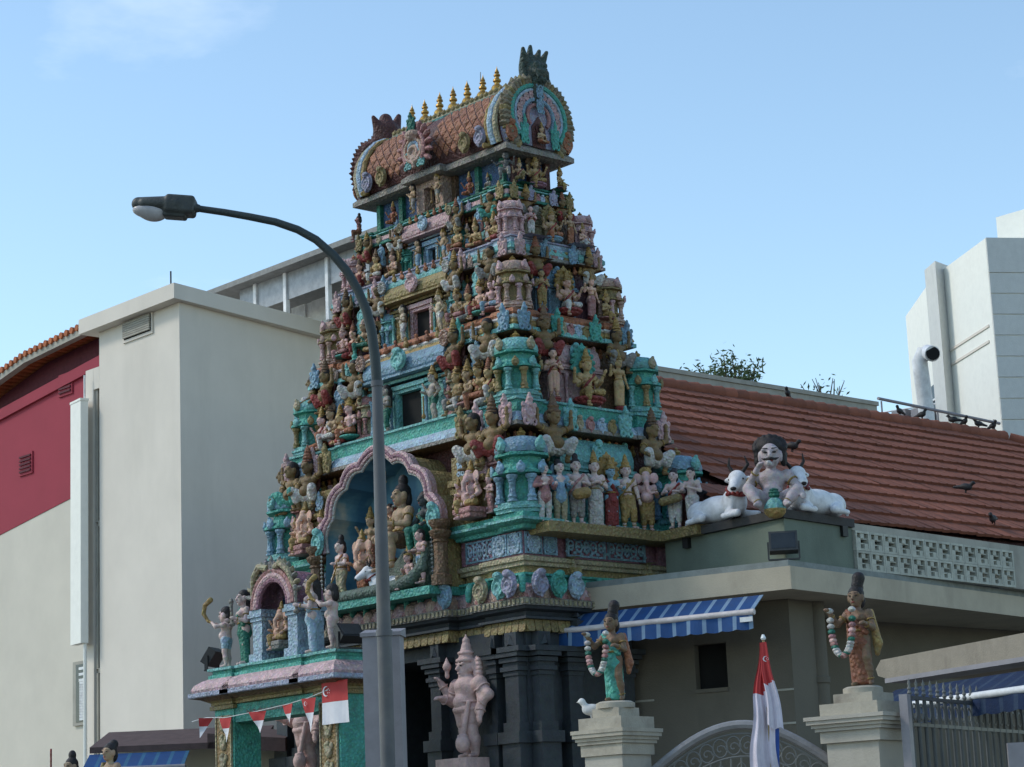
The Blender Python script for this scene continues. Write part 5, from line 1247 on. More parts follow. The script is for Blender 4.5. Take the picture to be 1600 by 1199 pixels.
# ------------------------------------------------------------------ white building at the left
WY = 6.84
wb_ = thing('white_building', 'plain pale grey-white flat-roofed building with flat overhanging cornice at the left', 'building', (-19.7, WY, 0))
def L(x, y, z): return (x+19.7, y-WY, z)
rd = np.array([-0.24, 0.97])
def wl(s): return (-19.57+rd[0]*s, WY+rd[1]*s)
TOPW = 15.44
mb = MB(); pts = [(-23.2, WY), (-19.57, WY), wl(22), (-31, WY+22)]
poly = [(p[0]+19.7, p[1]-WY) for p in pts]
mb.prism(poly, 0, TOPW-0.02); mb.build('wall', wall_white, wb_)
# roof cornice: front length and the first stretch of the right side
c = MB(); n_r = np.array([0.97, 0.24])
a = np.array([-23.66, WY-0.32]); b = np.array([-19.30, WY-0.32]); e = np.array(wl(7.3))+n_r*0.28; f_ = np.array(wl(7.3))-n_r*3; g_ = np.array([-23.66, WY+3])
c.prism([(p[0]+19.7, p[1]-WY) for p in (a, b, e, f_, g_)], TOPW-0.02+0.003, 15.80); c.build('roof_cornice', wall_white, wb_)
p0 = on(195, 500, y=WY); p1 = on(238, 520, y=WY)
lv = MB(); x0, x1 = on(196, 508, y=WY)[0]+19.7, on(238, 508, y=WY)[0]+19.7; zt, zb = on(238, 490, y=WY)[2], on(238, 517, y=WY)[2]
lv.bx(x0-0.06, x1+0.06, -0.04, -0.002, zb-0.07, zt+0.07); o_ = lv.build('louvre_vent', wall_white, wb_)
v2 = MB(); v2.bx(x0, x1, -0.050, -0.041, zb, zt); v2.build('vent_void', dark_void, o_)
sl_m = MB().box((0, 0, 0), (x1-x0-0.01, 0.05, 0.045)).mesh('slat', cem)
for i in range(7): put('slat', sl_m, o_, ((x0+x1)/2, -0.075, zb+0.05+(zt-zb-0.1)*i/6))
# stair strip at its left: slightly lower, with a tall slot window
xs0, xs1 = on(134, 700, y=WY)[0], -23.2
zst = on(140, 578, y=WY)[2]
m = MB(); xa, xb = on(146, 700, y=WY)[0]+19.7, -3.51
m.bx(xs0+19.7, xa, 0.0, 6, 0, zst); m.bx(xa+0.002, xb, 0.002, 6, zst-0.55, zst); m.bx(xa+0.002, xb, 0.45, 6, 0, zst-0.552); m.build('stair_strip', wall_white, wb_)
wz = [zst-0.56, on(150, 822, y=WY)[2], on(150, 1052, y=WY)[2], 2.0]
for i in range(3):
    fr = MB(); fr.bx(xa+0.02, xa+0.12, 0.05, 0.44, wz[i+1]+0.1, wz[i]); fr.bx(xa+0.13, xb, 0.05, 0.44, wz[i+1], wz[i+1]+0.12)
    o_ = fr.build('slot_window', cem, wb_); MB().bx(xa+0.13, xb, 0.30, 0.33, wz[i+1]+0.125, wz[i]).build('pane', glass_d, o_)
# bright projecting box with its pipe
bxp = on(119, 800, y=WY-0.35)
ang = R_(-8)
q = MB(); q.box((0, 0, 0), (0.62, 0.55, 1)); zt, zb = on(116, 630, y=WY-0.35)[2], on(116, 1007, y=WY-0.35)[2]
sh = thing('wall_shaft', 'bright white vertical shaft box hung on the wall left of the white building', 'shaft box', (bxp[0], bxp[1], zb), ang)
MB().bx(-0.36, 0.28, 0.0, 0.20, 0, zt-zb).build('box', bright_white, sh)
MB().bx(-0.375, 0.295, -0.015, 0.215, zt-zb+0.002, zt-zb+0.06).build('cap', bright_white, sh)
MB().tube([(0.20, 0.15, -9.0), (0.20, 0.15, -0.003)], 0.05, 8).build('downpipe', bright_white, sh)
MB().tube([(0.06, 0.2, zt-zb+0.06), (0.06, 0.2, zt-zb+0.7)], 0.025, 6).build('vent_pipe', white_metal, sh)
for u, v0, v1 in ((267, 446, 424),):
    p, q_ = on(u, v0, y=WY+0.3), on(u, v1, y=WY+0.3)
    tag(MB().tube([(p[0], p[1], 15.79), (p[0], p[1], q_[2])], 0.02, 6).build('lightning_rod', black_metal), 'thin lightning rod on the cornice corner of the white building', 'lightning rod')
# roof shelter behind the parapet
sy = 11.0
A, B = on(370, 459, y=sy), on(560, 381, y=sy)
zs = (A[2]+B[2])/2
she = thing('roof_shelter', 'grey roof shelter on white posts above the white building', 'roof shelter', (B[0], sy, TOPW))
m = MB(); m.bx(A[0]-B[0]-1.5, 3, -0.4, 5, zs-TOPW, zs-TOPW+0.14); m.build('canopy', mat('grey_sheeting', (0.22, 0.22, 0.21), rough=0.7), she)
pst = MB()
for i, u in enumerate((400, 447, 513)):
    p = on(u, 440, y=sy)
    MB().bx(p[0]-B[0]-0.06, p[0]-B[0]+0.06, -0.06, 0.06, 0, zs-TOPW-0.003).build('post', white_metal, she)
for i in range(4):
    p = on(395+i*48, 440, y=sy+3.5)
    MB().bx(p[0]-B[0], p[0]-B[0]+1.62, 3.5, 3.56, 1.1, zs-TOPW-0.003).build('back_panel', mat('grey_panel', (0.30, 0.31, 0.32), rough=0.4), she)
gl_m = mat('tinted_panel', (0.30, 0.31, 0.32), rough=0.25, dirt=0.3, bump=0)
pxs = [on(u, 440, y=sy)[0]-B[0] for u in (372, 400, 447, 513, 580)]
for a_, b_ in zip(pxs[:-1], pxs[1:]): MB().bx(a_+0.07, b_-0.07, 0.0, 0.03, 0.9, zs-TOPW-0.004).build('glazed_panel', gl_m, she)
for i in range(5):
    p = on(455+i*16, 480, y=sy+1.2)
    MB().bx(p[0]-B[0], p[0]-B[0]+0.62, 1.2+0.04*(i % 2), 1.26+0.04*(i % 2), 0, 1.15).build('white_screen', white_metal, she)

# ------------------------------------------------------------------ wine-red gabled building, far left
RY = 14.0
rbd = thing('gabled_building', 'wine-red and grey gabled building with orange tiled roof at the far left edge', 'building', (-35, RY, 0))
def gp(u, v): p = on(u, v, y=RY); return np.array([p[0], p[2]])
def ext(a, b, k): return a+(b-a)*k
t0, t1 = gp(0, 645), gp(157, 560)
m0, m1 = gp(0, 836), gp(110, 779)
tl, tr_ = ext(t0, t1, -0.9), ext(t0, t1, 1.35)
ml, mr = ext(m0, m1, -1.2), ext(m0, m1, 1.9)
P = lambda q, y: (q[0]+35, y, q[1])
MB().extr([P(ml, 0), P(mr, 0), P(tr_, 0), P(tl, 0)], (0, 1.0, 0)).build('red_gable', wine, rbd)
MB().extr([P((ml[0], 0), 0.02), P((mr[0], 0), 0.02), P(mr-(0, .004), 0.02), P(ml-(0, .004), 0.02)], (0, 1.0, 0)).build('lower_wall', wall_warm, rbd)
k0, k1 = ext(t0, t1, -0.9), ext(t0, t1, 1.35)
MB().extr([P(k0+(0, -0.30), -0.10), P(k1+(0, -0.30), -0.10), P(k1+(0, 0.06), -0.10), P(k0+(0, 0.06), -0.10)], (0, 0.098, 0)).build('barge_moulding', wine, rbd)
# open eaves and tiled verge: two slopes meeting at a break
v0, vb, v1 = gp(-60, 640), gp(52, 560), gp(150, 512)
d0 = gp(-60, 660)
MB().extr([P(k0+(0, .07), 0.5), P(k1+(0, .07), 0.5), P(v1+(0, -0.1), 0.5), P(vb+(0, -0.1), 0.5), P(v0+(0, -0.2), 0.5)], (0, 0.4, 0)).build('upper_gable', wine_dk, rbd)
MB().extr([P(v0+(0, -0.20), -0.35), P(vb+(0, -0.20), -0.35), P(v1+(0, -0.20), -0.35), P(v1, -0.35), P(vb, -0.35), P(v0, -0.35)], (0, 0.25, 0)).build('verge_board', cem, rbd)
orange_t = mat('orange_roof_tile', (0.42, 0.13, 0.05), rough=0.8, var=0.2, rnd=0.15, dirt=0.3)
for (a, b, n) in ((v0, vb, 16), (vb, v1, 12)):
    d = (b-a)/n; an = math.atan2(d[1], d[0])
    for i in range(n):
        q = a+d*(i+0.5)
        MB_ = MATS.get('_verge') 
        if MB_ is None:
            MB_ = MB().tube([(0, -0.42, 0.03), (0, 1.2, 0.03), (0, 1.5, 0.03)], 0.11, 8).mesh('verge_tile', orange_t); MATS['_verge'] = MB_
        put('verge_tile', MB_, rbd, P(q+(0, 0.04), 0), (0, -an, 0), (abs(np.hypot(*d))/0.33, 1, 1))
MB().extr([P(v0+(0, .05), -0.3), P(vb+(0, .05), -0.3), P(v1+(0, .05), -0.3), P(v1+(0, .12), -0.3), P(vb+(0, .12), -0.3), P(v0+(0, .12), -0.3)], (0, 8, 0)).build('roof', orange_t, rbd)
for u, v in ((104, 601), (42, 725)):
    q = gp(u, v); b = MB()
    b.bx(q[0]+35-0.42, q[0]+35+0.42, -0.05, -0.002, q[1]-0.36, q[1]+0.36); o_ = b.build('wall_vent', wine, rbd)
    sm = MATS.get('_vs') or MB().box((0, 0, 0), (0.7, 0.05, 0.06)).mesh('slat', wine_dk); MATS['_vs'] = sm
    for i in range(5): put('slat', sm, o_, (q[0]+35, -0.07, q[1]-0.24+0.12*i))
wv0, wv1 = gp(119, 1040), gp(137, 1127)
b = MB(); b.bx(wv0[0]+35-0.1, wv1[0]+35+0.6, -0.06, 0.019, wv1[1]-0.1, wv0[1]+0.1); o_ = b.build('window', cem, rbd)
MB().bx(wv0[0]+35+0.1, wv1[0]+35+0.5, -0.075, -0.061, wv1[1], wv0[1]).build('pane', glass_d, o_)
for i in range(14): 
    z_ = wv1[1]+(wv0[1]-wv1[1])*(i+0.5)/14*0.66
    MB().bx(wv0[0]+35+0.35, wv1[0]+35+0.5, -0.10, -0.076, z_, z_+0.1).build('louvre', white_metal, o_)
for i in range(3):
    z_ = wv1[1]+(wv0[1]-wv1[1])*(0.70+0.1*i); MB().bx(wv0[0]+35+0.30, wv1[0]+35+0.5, -0.09, -0.076, z_, z_+0.08).build('glazing_bar', white_metal, o_)
p = on(82, 528, y=RY+3); tag(MB().tube([(p[0], p[1], p[2]-1.2), (p[0], p[1], p[2])], 0.025, 6).build('roof_aerial', black_metal), 'thin aerial rod above the orange tiled roof at far left', 'aerial')

# ------------------------------------------------------------------ temple hall: tiled hip roof
RX, RZ, EX, EZ = -5.0, 10.78, 1.5, 7.02
hall = thing('temple_hall', 'long temple hall behind the tower with a terracotta tiled hip roof', 'building', (RX, 11, 0))
tile_m = mat('terracotta_roof_tile', (0.235, 0.080, 0.047), rough=0.85, var=0.16, scale=2.2, rnd=0.16, dirt=0.38, dirt_col=(0.07, 0.04, 0.03), bump=0.3, dscale=1.3)
YR0, YR1 = 4.1, 19.2; HIP = 5.6
def H(x, y, z): return (x-RX, y-11, z)
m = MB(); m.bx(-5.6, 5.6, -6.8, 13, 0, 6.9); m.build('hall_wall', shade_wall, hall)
dw = EX-RX
m = MB()
vs_ = [H(EX, YR0, EZ-0.10), H(EX, YR1+HIP, EZ-0.10), H(RX, YR1, RZ-0.10), H(RX, YR0, RZ-0.10), H(RX-dw, YR0, EZ-0.1), H(RX-dw, YR1+HIP, EZ-0.1)]
m.add(vs_, [(0, 1, 2, 3), (3, 2, 5, 4), (1, 5, 2), (0, 3, 4), (0, 4, 5, 1)]); m.build('roof_deck', maroon, hall)
xq = 0.42; zq = EZ-0.10+(EX-xq)*(RZ-EZ)/dw
MB().add([H(EX, 2.95, EZ-0.10), H(EX, YR0-0.01, EZ-0.10), H(xq, YR0-0.01, zq), H(xq, 2.95, zq), H(EX, 2.95, EZ-0.2), H(xq, 2.95, EZ-0.2)], [(0, 1, 2, 3), (0, 3, 5, 4)]).build('side_roof_deck', maroon, hall)
LS = math.hypot(EX-RX, RZ-EZ); NR = 13; rl = LS/NR; tw_ = 0.235
an = math.atan2(RZ-EZ, EX-RX)
# one pan tile: curved cross-section (along y), tilted, thick front lip; local x runs down the slope
prof_t = [(-0.118, 0.006), (-0.09, 0.0), (-0.02, 0.001), (0.05, 0.003), (0.085, 0.012), (0.117, 0.006)]
v = []
for x, zz in ((-0.04, 0.0), (rl+0.05, 0.055), (rl+0.04, 0.0)):
    v += [(x, y, z+zz) for y, z in prof_t]
fs = [(i, i+1, 7+i, 6+i)[::-1] for i in range(5)]+[(6+i, 7+i, 13+i, 12+i)[::-1] for i in range(5)]
pan = MB().add(v, fs).mesh('roof_tile', tile_m)
cells = []
for r in range(NR):
    s0 = r*rl
    y_end = YR1+HIP*(s0+rl*0.5)/LS
    y = (2.95 if RX+math.cos(an)*s0 > 0.40 else YR0)+tw_/2
    while y < y_end:
        cells.append((r, y)); y += tw_
def tile_xf(r, y):
    s0 = r*rl; x = RX+math.cos(an)*s0; z = RZ-math.sin(an)*s0
    return H(x, y, z)
near = sorted(cells, key=lambda c: (RX+math.cos(an)*c[0]*rl-CAM[0])**2+(c[1]-CAM[1])**2)
vis = [c for c in near if c[1] > 3.4]
keep = set(vis[:300])
for r, y in cells:
    if (r, y) in keep: put('roof_tile', pan, hall, tile_xf(r, y), (random.uniform(-0.015, 0.015), an+random.uniform(-0.012, 0.012), 0))
tm = MB(); M = Matrix.Rotation(an, 3, 'Y')
for r, y in cells:
    if (r, y) in keep: continue
    o = Vector(tile_xf(r, y)); jz = random.uniform(-0.006, 0.006)
    tm.add([M @ Vector(p)+o+Vector((0, 0, jz)) for p in v], fs)
tag(tm.build('distant_roof_tiles', tile_m, hall), kind='stuff')
cap_me = MB().tube([(0, -0.19, 0), (0, 0.19, 0.015)], [0.13, 0.15], 10).mesh('ridge_tile', tile_m, True)
y = YR0+0.2
while y < YR1: put('ridge_tile', cap_me, hall, H(RX, y, RZ+0.01)); y += 0.34
for i in range(18):
    q = (i+0.5)/18
    o = put('ridge_tile', cap_me, hall, H(RX+dw*q, YR1+HIP*q, RZ-(RZ-EZ)*q+0.03)); d = Vector((dw, HIP, -(RZ-EZ))).normalized()
    o.rotation_euler = d.to_track_quat('Y', 'Z').to_euler()
rail = thing('ridge_rail', 'thin grey pipe rail running along the far end of the tiled ridge', 'rail', (RX, 14.6, RZ))
MB().tube([(0, 0.2, 0.45), (0, 4.4, 0.33)], 0.035, 8).build('pipe', metal_g, rail)
for y in (0.3, 2.2, 4.2): MB().tube([(0, y, 0.1), (0, y, 0.40)], 0.02, 6).build('stanchion', metal_g, rail)

# ------------------------------------------------------------------ concrete block behind the hall, trees
cb_ = thing('concrete_block', 'long pale flat-roofed block seen over the tiled ridge', 'building', (-12, 14, 0))
MB().bx(-1.6, 0, -1.5, 9.4, 12.85, 13.25).build('roof_slab', cem, cb_)
MB().bx(-1.6, -0.5, -1.4, 9.0, 0, 12.848).build('wall', wall_warm, cb_)
MB().bx(-0.06, 0.04, -1.5, 9.44, 13.252, 13.36).build('parapet_cap', cem, cb_)
leaf_g = mat('tree_leaf', (0.075, 0.11, 0.04), rough=0.7, var=0.3, rnd=0.0, dirt=0.2, bump=0)
bark = mat('bark', (0.10, 0.08, 0.06), rough=0.9)
def tree(u, v, depth, label, seed, spread, leaves, twig):
    rg = random.Random(seed); top = on(u, v, depth=depth)
    t = thing('tree', label, 'tree', (top[0], top[1], 0)); b = MB(); H0 = top[2]
    b.tube([(0, 0, 0), (0.1, 0, H0*0.5), (0, 0.1, H0-2.5)], [0.35, 0.25, 0.12], 8)
    tips = []
    for i in range(twig):
        a = rg.uniform(0, 6.28); r = rg.uniform(0.3, 1.0)*spread; z = H0+rg.uniform(-1.0, 0.6)*spread*0.55
        e = Vector((r*math.cos(a), r*math.sin(a), z)); s = Vector((0, 0.1, H0-2.7+rg.uniform(0, 0.6)))
        mid = (s+e)/2+Vector((rg.uniform(-.2, .2), rg.uniform(-.2, .2), rg.uniform(0, 0.5)))
        b.tube([s, mid, e], [0.06, 0.04, 0.012], 5)
        tips += [mid.lerp(e, q) for q in (0.35, 0.6, 0.8, 1.0)]
    b.build('trunk', bark, t)
    lm = MB()
    for i in range(leaves):
        c = rg.choice(tips)+Vector((rg.gauss(0, .2), rg.gauss(0, .2), rg.gauss(0, .16)))
        d = Vector((rg.gauss(0, 1), rg.gauss(0, 1), rg.gauss(0, 0.8))).normalized()*rg.uniform(0.07, 0.15); w = d.cross(Vector((rg.gauss(0, 1), rg.gauss(0, 1), rg.gauss(0, 1)))).normalized()*0.035
        lm.add([c-d, c+w, c+d, c-w], [(0, 1, 2, 3)])
    tag(lm.build('crown', leaf_g, t), kind='stuff')
tree(1135, 580, 80, 'leafy tree top showing above the concrete block roof', 3, 1.25, 1500, 30)
tree(1288, 605, 80, 'sparse twiggy tree top left of the tall white tower block', 5, 1.0, 90, 16)
tree(1085, 590, 84, 'low tree top nearest the temple tower behind the concrete roof', 9, 0.8, 260, 12)

# ------------------------------------------------------------------ tall white block at the right edge
PC = on(1540, 372, depth=62); u1 = np.array([-0.855, 0.519]); u2 = np.array([0.519, 0.855])
tb = thing('tower_block', 'tall white block with horizontal joints on its shaded face at the right edge', 'building', (PC[0], PC[1], 0))
ZT = PC[2]
def q2(s, t): p = u1*s+u2*t; return (p[0], p[1])
pl = onp(1463, 430, PC, (u2[0], u2[1], 0)) if False else onp(1463, 430, PC, (u1[1], -u1[0], 0))
sl = float((pl-PC)[:2]@u1)
MB().prism([q2(0, 0.0), q2(0, 14), q2(sl, 14), q2(sl, 0)], 0, ZT).build('wall', bright_white, tb)
course_m = mat('pale_cladding', (0.60, 0.60, 0.57), rough=0.8, var=0.05, dirt=0.2, dirt_col=(0.35, 0.34, 0.32), streak=0.3)
nrm2 = np.array([u2[1], -u2[0]])
z = ZT; hgt = 0.58
i = 0
while z > 8.5:
    h_ = 1.0 if i == 0 else hgt
    a = np.array(q2(0.0, 0.0))+nrm2*0.0; 
    p_ = [tuple(np.array(q2(0.03, 0.0))+nrm2*0.002), tuple(np.array(q2(0.03, 0))+nrm2*0.07), tuple(np.array(q2(0.0, 14))+nrm2*0.07), tuple(np.array(q2(0, 14))+nrm2*0.002)]
    MB().prism(p_, z-h_+0.03, z).build('cladding_course', course_m, tb)
    z -= h_; i += 1
# grooves, stepped wing, parapet block
n1 = -np.array([u1[1], -u1[0]]); n1 = n1 if n1@np.array([0.73, -0.65]) > 0 else -n1
for v0, v1 in ((508, 560), (530, 586)):
    A, B = onp(1546, v0, PC, (n1[0], n1[1], 0)), onp(1474, v1, PC, (n1[0], n1[1], 0))
    A[2] = B[2] = (A[2]+B[2])/2
    a, b = A-PC, B-PC
    m = MB(); o1 = np.array([n1[0], n1[1], 0])*0.03
    m.extr([tuple(a+[0, 0, ZT]), tuple(b+[0, 0, ZT]), tuple(b+[0, 0, ZT+0.07]), tuple(a+[0, 0, ZT+0.07])], tuple(o1)); m.build('string_course', wall_white, tb)
W0 = on(1413, 470, depth=70); W1 = on(1452, 470, depth=66)
d = (W1-W0)[:2]; d = d/np.linalg.norm(d); nb = np.array([-d[1], d[0]])
zw = (W0[2]+W1[2])/2
w0, w1 = (W0-PC)[:2], (W1-PC)[:2]
MB().prism([tuple(w0), tuple(w1), tuple(w1+nb*6), tuple(w0+nb*6)], 0, zw).build('side_wing', bright_white, tb)
ps = on(1449, 480, depth=65.5)-PC; pe = on(1466, 470, depth=64.5)-PC
MB().prism([(ps[0], ps[1]), (pe[0], pe[1]), (pe[0]-0.5, pe[1]+3), (ps[0]-0.5, ps[1]+3)], 0, zw+0.30).build('link_wall', course_m, tb)
rb0 = on(1556, 340, depth=66)-PC
m = MB(); m.bx(rb0[0], rb0[0]+6, rb0[1], rb0[1]+5, ZT-0.5, ZT+rb0[2]); m.build('roof_room', bright_white, tb)
# big vent duct with an elbow, window beside it
dp = on(1447, 640, depth=60)-PC; dq = on(1437, 565, depth=60)-PC; dr = on(1449, 551, depth=60)-PC; ds = on(1457, 553, depth=59.6)-PC
Z0 = np.array([0, 0, ZT])
MB().tube([tuple(dp+Z0-[0, 0, 1.5]), tuple(dp+Z0), tuple((dp+dq)/2+Z0), tuple(dq+Z0), tuple(dr*0.6+dq*0.4+Z0+[0, 0, 0.10]), tuple(dr+Z0), tuple(ds+Z0)], 0.21, 14).build('vent_duct', white_metal, tb, smooth=True)
MB().lathe([(0.18, 0), (0.18, 0.01)], 14).build('duct_mouth', dark_void, tb, tuple(ds+Z0+np.array([0.03, -0.025, 0])), rz=(0, R_(90), R_(-42)))
wp = [onp(u, v, PC+np.append(n1*0.02, 0), (n1[0], n1[1], 0))-PC+Z0 for u, v in ((1477, 585), (1455, 606), (1455, 650), (1479, 650))]
m = MB(); m.extr([tuple(p) for p in wp], tuple(np.append(n1*0.03, 0))); o_ = m.build('window', glass_d, tb)
cc = sum(wp)/4
m = MB(); m.extr([tuple(cc+(p-cc)*[1.0, 1.0, 0.06]) for p in wp], tuple(np.append(n1*0.08, 0))); m.build('transom', white_metal, o_)
bl = on(1395, 650, depth=66)
ac = thing('roof_plant', 'small grey plant boxes and railing beyond the tiled ridge', 'roof plant', (bl[0], bl[1], 0))
for i in range(3): MB().bx(i*0.7-0.5, i*0.7, -0.3, 0.3, bl[2]-1.6, bl[2]+0.05*(i % 2)).build('plant_box', metal_g, ac)
for i in range(2): MB().tube([(-0.8, -0.4, bl[2]+0.1-0.2*i), (2.2, 0.3, bl[2]+0.1-0.2*i)], 0.025, 6).build('railing', white_metal, ac)
# ------------------------------------------------------------------ right-hand pavilion beside the tower
pav = thing('side_pavilion_building', 'low cream pavilion with flat slab roof right of the tower', 'building', (3.1, 2.45, 0))
A0, B0 = np.array([0.0, 1.44]), np.array([3.1, 2.45])
uf = (B0-A0)/np.linalg.norm(B0-A0); nf = np.array([uf[1], -uf[0]])
us = np.array([-0.141, 0.99]); ns = np.array([0.99, 0.141])
def PV(p): return (p[0]-3.1, p[1]-2.45)
C0 = B0+us*15
A1 = A0-uf*0.6
MB().prism([PV(p) for p in (A1, B0, C0, C0-ns*4, A1-nf*3)], 5.56, 5.90).build('roof_slab', slab_m, pav)
e = 0.05
MB().prism([PV(p) for p in (A1-nf*0.06, B0-nf*0.06-ns*0.06, C0-ns*0.06, C0-ns*3.5, A1-nf*2.5)], 5.903, 6.0).build('slab_flashing', flash_m, pav)
# green parapet at the corner
Q0, Q1, Q2 = np.array([0.15, 2.88]), np.array([2.82, 2.70]), np.array([2.64, 4.45])
th = 0.22
def wallseg(p, q, z0, z1, t, nm, m_, par):
    p, q = np.array(p), np.array(q); d = (q-p)/np.linalg.norm(q-p); n_ = np.array([-d[1], d[0]])*t
    return MB().prism([PV(p), PV(q), PV(q+n_), PV(p+n_)], z0, z1).build(nm, m_, par)
MB().prism([PV(p) for p in (Q0, Q1, Q2, Q2-(th, 0), Q1+(-th, th), Q0+(0, th))], 6.003, 6.66).build('green_parapet', green_wall, pav)
MB().prism([PV(p) for p in (Q0+(0.9, -0.16), Q1+(0.05, -0.06), Q2+(0.05, 0.02), Q2-(0.55, 0), Q1+(-0.55, 0.5), Q0+(0.9, 0.5))], 6.663, 6.79).build('parapet_coping', cope_m, pav)
for p in (Q0+(0.55, -0.06), Q2+(0.03, -0.25)):
    MB().bx(p[0]-3.1-0.06, p[0]-3.1+0.06, p[1]-2.45-0.06, p[1]-2.45+0.06, 6.50, 6.66).build('drain_spout', black_metal, pav)
# pierced parapet: two rows of breeze blocks
R0, R1 = Q2+np.array([-0.01, 0.02]), np.array([2.28, 8.95])
db = (R1-R0)/np.linalg.norm(R1-R0); LB = np.linalg.norm(R1-R0); nb_ = 12; bw = LB/nb_; bh = 0.31
ang = math.atan2(db[1], db[0])
bm = MB(); t_ = 0.12
bm.bx(-bw/2+0.004, bw/2-0.004, -t_/2, t_/2, 0, 0.035); bm.bx(-bw/2+0.004, bw/2-0.004, -t_/2, t_/2, bh-0.039, bh-0.004)
bm.bx(-bw/2+0.004, -bw/2+0.04, -t_/2, t_/2, 0.036, bh-0.04); bm.bx(bw/2-0.04, bw/2-0.004, -t_/2, t_/2, 0.036, bh-0.04)
cw3, ch3 = (bw-0.08)/3, (bh-0.076)/3
for i in range(3):
    for j in range(3):
        if (i, j) in ((0, 1), (2, 0), (1, 2), (0, 0)):
            bm.bx(-bw/2+0.041+i*cw3, -bw/2+0.039+(i+1)*cw3, -t_/2+0.01, t_/2-0.01, 0.036+j*ch3+0.001, 0.036+(j+1)*ch3-0.001)
bm.bx(-bw/2+0.04, bw/2-0.04, -0.03, 0.03, 0.036+ch3-0.01, 0.036+ch3+0.01); bm.bx(-bw/2+0.04, bw/2-0.04, -0.03, 0.03, 0.036+2*ch3-0.01, 0.036+2*ch3+0.01)
bme = bm.mesh('breeze_block', mat('breeze_block_paint', (0.42, 0.42, 0.36), rough=0.85, rnd=0.05))
for r in range(2):
    for i in range(nb_):
        p = R0+db*(i+0.5)*bw; put('breeze_block', bme, pav, (*PV(p), 6.005+r*bh), ang)
wallseg(R0, R1, 6.63, 6.74, 0.25, 'parapet_cap', cem, pav)
wallseg(R1+db*0.004, R1+db*0.5, 6.003, 6.74, 0.28, 'parapet_post', green_wall if False else cem, pav)
wallseg(R1+db*0.504, R1+db*6, 6.003, 6.70, 0.2, 'parapet_wall', cem, pav)
# walls under the slab
F0, F1 = A0-nf*1.0, B0-nf*1.0-ns*0.55
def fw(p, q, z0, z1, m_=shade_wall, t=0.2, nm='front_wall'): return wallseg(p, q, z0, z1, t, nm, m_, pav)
wn = np.append(nf, 0); pw = np.array([F0[0], F0[1], 4.5])
wa_, wb2 = onp(1086, 1040, pw, wn), onp(1136, 1040, pw, wn)
zt_, zb_ = onp(1110, 1006, pw, wn)[2], onp(1110, 1076, pw, wn)[2]
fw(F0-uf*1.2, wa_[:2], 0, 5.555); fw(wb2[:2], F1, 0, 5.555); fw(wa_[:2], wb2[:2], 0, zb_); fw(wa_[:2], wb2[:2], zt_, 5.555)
fw(wa_[:2]-nf*0.15, wb2[:2]-nf*0.15, zb_, zt_, dark_void, 0.02, 'window_void')
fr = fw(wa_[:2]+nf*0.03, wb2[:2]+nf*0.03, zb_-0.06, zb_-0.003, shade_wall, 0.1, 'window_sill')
for zz in (zb_-0.12, zb_-0.62): fw(F0+nf*0.02-uf*0.2, F1+nf*0.02, zz, zz+0.03, cem, 0.018, 'wall_band')
fw(F1, F1+us*12, 0, 5.555, shade_wall, 0.2, 'side_wall') if False else None
S0 = F1+np.array([-0.55, 0.9])
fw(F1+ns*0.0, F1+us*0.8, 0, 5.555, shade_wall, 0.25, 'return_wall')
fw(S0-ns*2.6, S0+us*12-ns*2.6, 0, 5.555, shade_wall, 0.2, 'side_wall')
for u in (1470, 1555):
    p = onp(u, 1014, np.append(S0, 4), np.append(ns, 0)); fw(p[:2]-ns*2.55, p[:2]+us*0.55-ns*2.55, p[2]-0.14, p[2]+0.14, dark_void, 0.19, 'wall_opening')
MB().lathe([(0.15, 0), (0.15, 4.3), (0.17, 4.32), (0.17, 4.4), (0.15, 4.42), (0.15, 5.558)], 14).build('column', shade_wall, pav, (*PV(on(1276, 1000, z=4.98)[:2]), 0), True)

# floodlight on the parapet
def floodlight(loc, rz, label, s=1.0, tilt=0.5, m_=black_metal):
    t = thing('floodlight', label, 'floodlight', loc, rz, None, s)
    mm = MB(); T_ = lambda y, z: (y*math.cos(tilt)-z*math.sin(tilt), y*math.sin(tilt)+z*math.cos(tilt))
    def qb(x0, x1, y0, y1, z0, z1):
        vs = []
        for z in (z0, z1):
            for x, y in ((x0, y0), (x1, y0), (x1, y1), (x0, y1)):
                yy, zz = T_(y, z); vs.append((x, yy, zz+0.22))
        return vs, [(3, 2, 1, 0), (4, 5, 6, 7), (0, 1, 5, 4), (1, 2, 6, 5), (2, 3, 7, 6), (3, 0, 4, 7)]
    a = MB().add(*qb(-0.20, 0.20, -0.06, 0.10, -0.13, 0.16)); a.build('housing', m_, t)
    MB().add(*qb(-0.17, 0.17, -0.068, -0.061, -0.10, 0.13)).build('glass', glass_d, t)
    for sx in (-1, 1): MB().bx(sx*0.215-0.012, sx*0.215+0.012, -0.03, 0.03, 0, 0.24).build('bracket', m_, t)
    MB().bx(-0.22, 0.22, -0.04, 0.04, -0.02, 0.0).build('base', m_, t)
    return t
p = onp(1227, 862, (2.82, 2.70, 6.3), (0.5, -0.85, 0))
floodlight((p[0]+0.06, p[1]-0.10, 6.04), R_(42), 'dark square floodlight on the slab in front of the green parapet corner', 1.05, -0.25, mat('grey_black_metal', (0.05, 0.05, 0.05), rough=0.5, dirt=0.2))
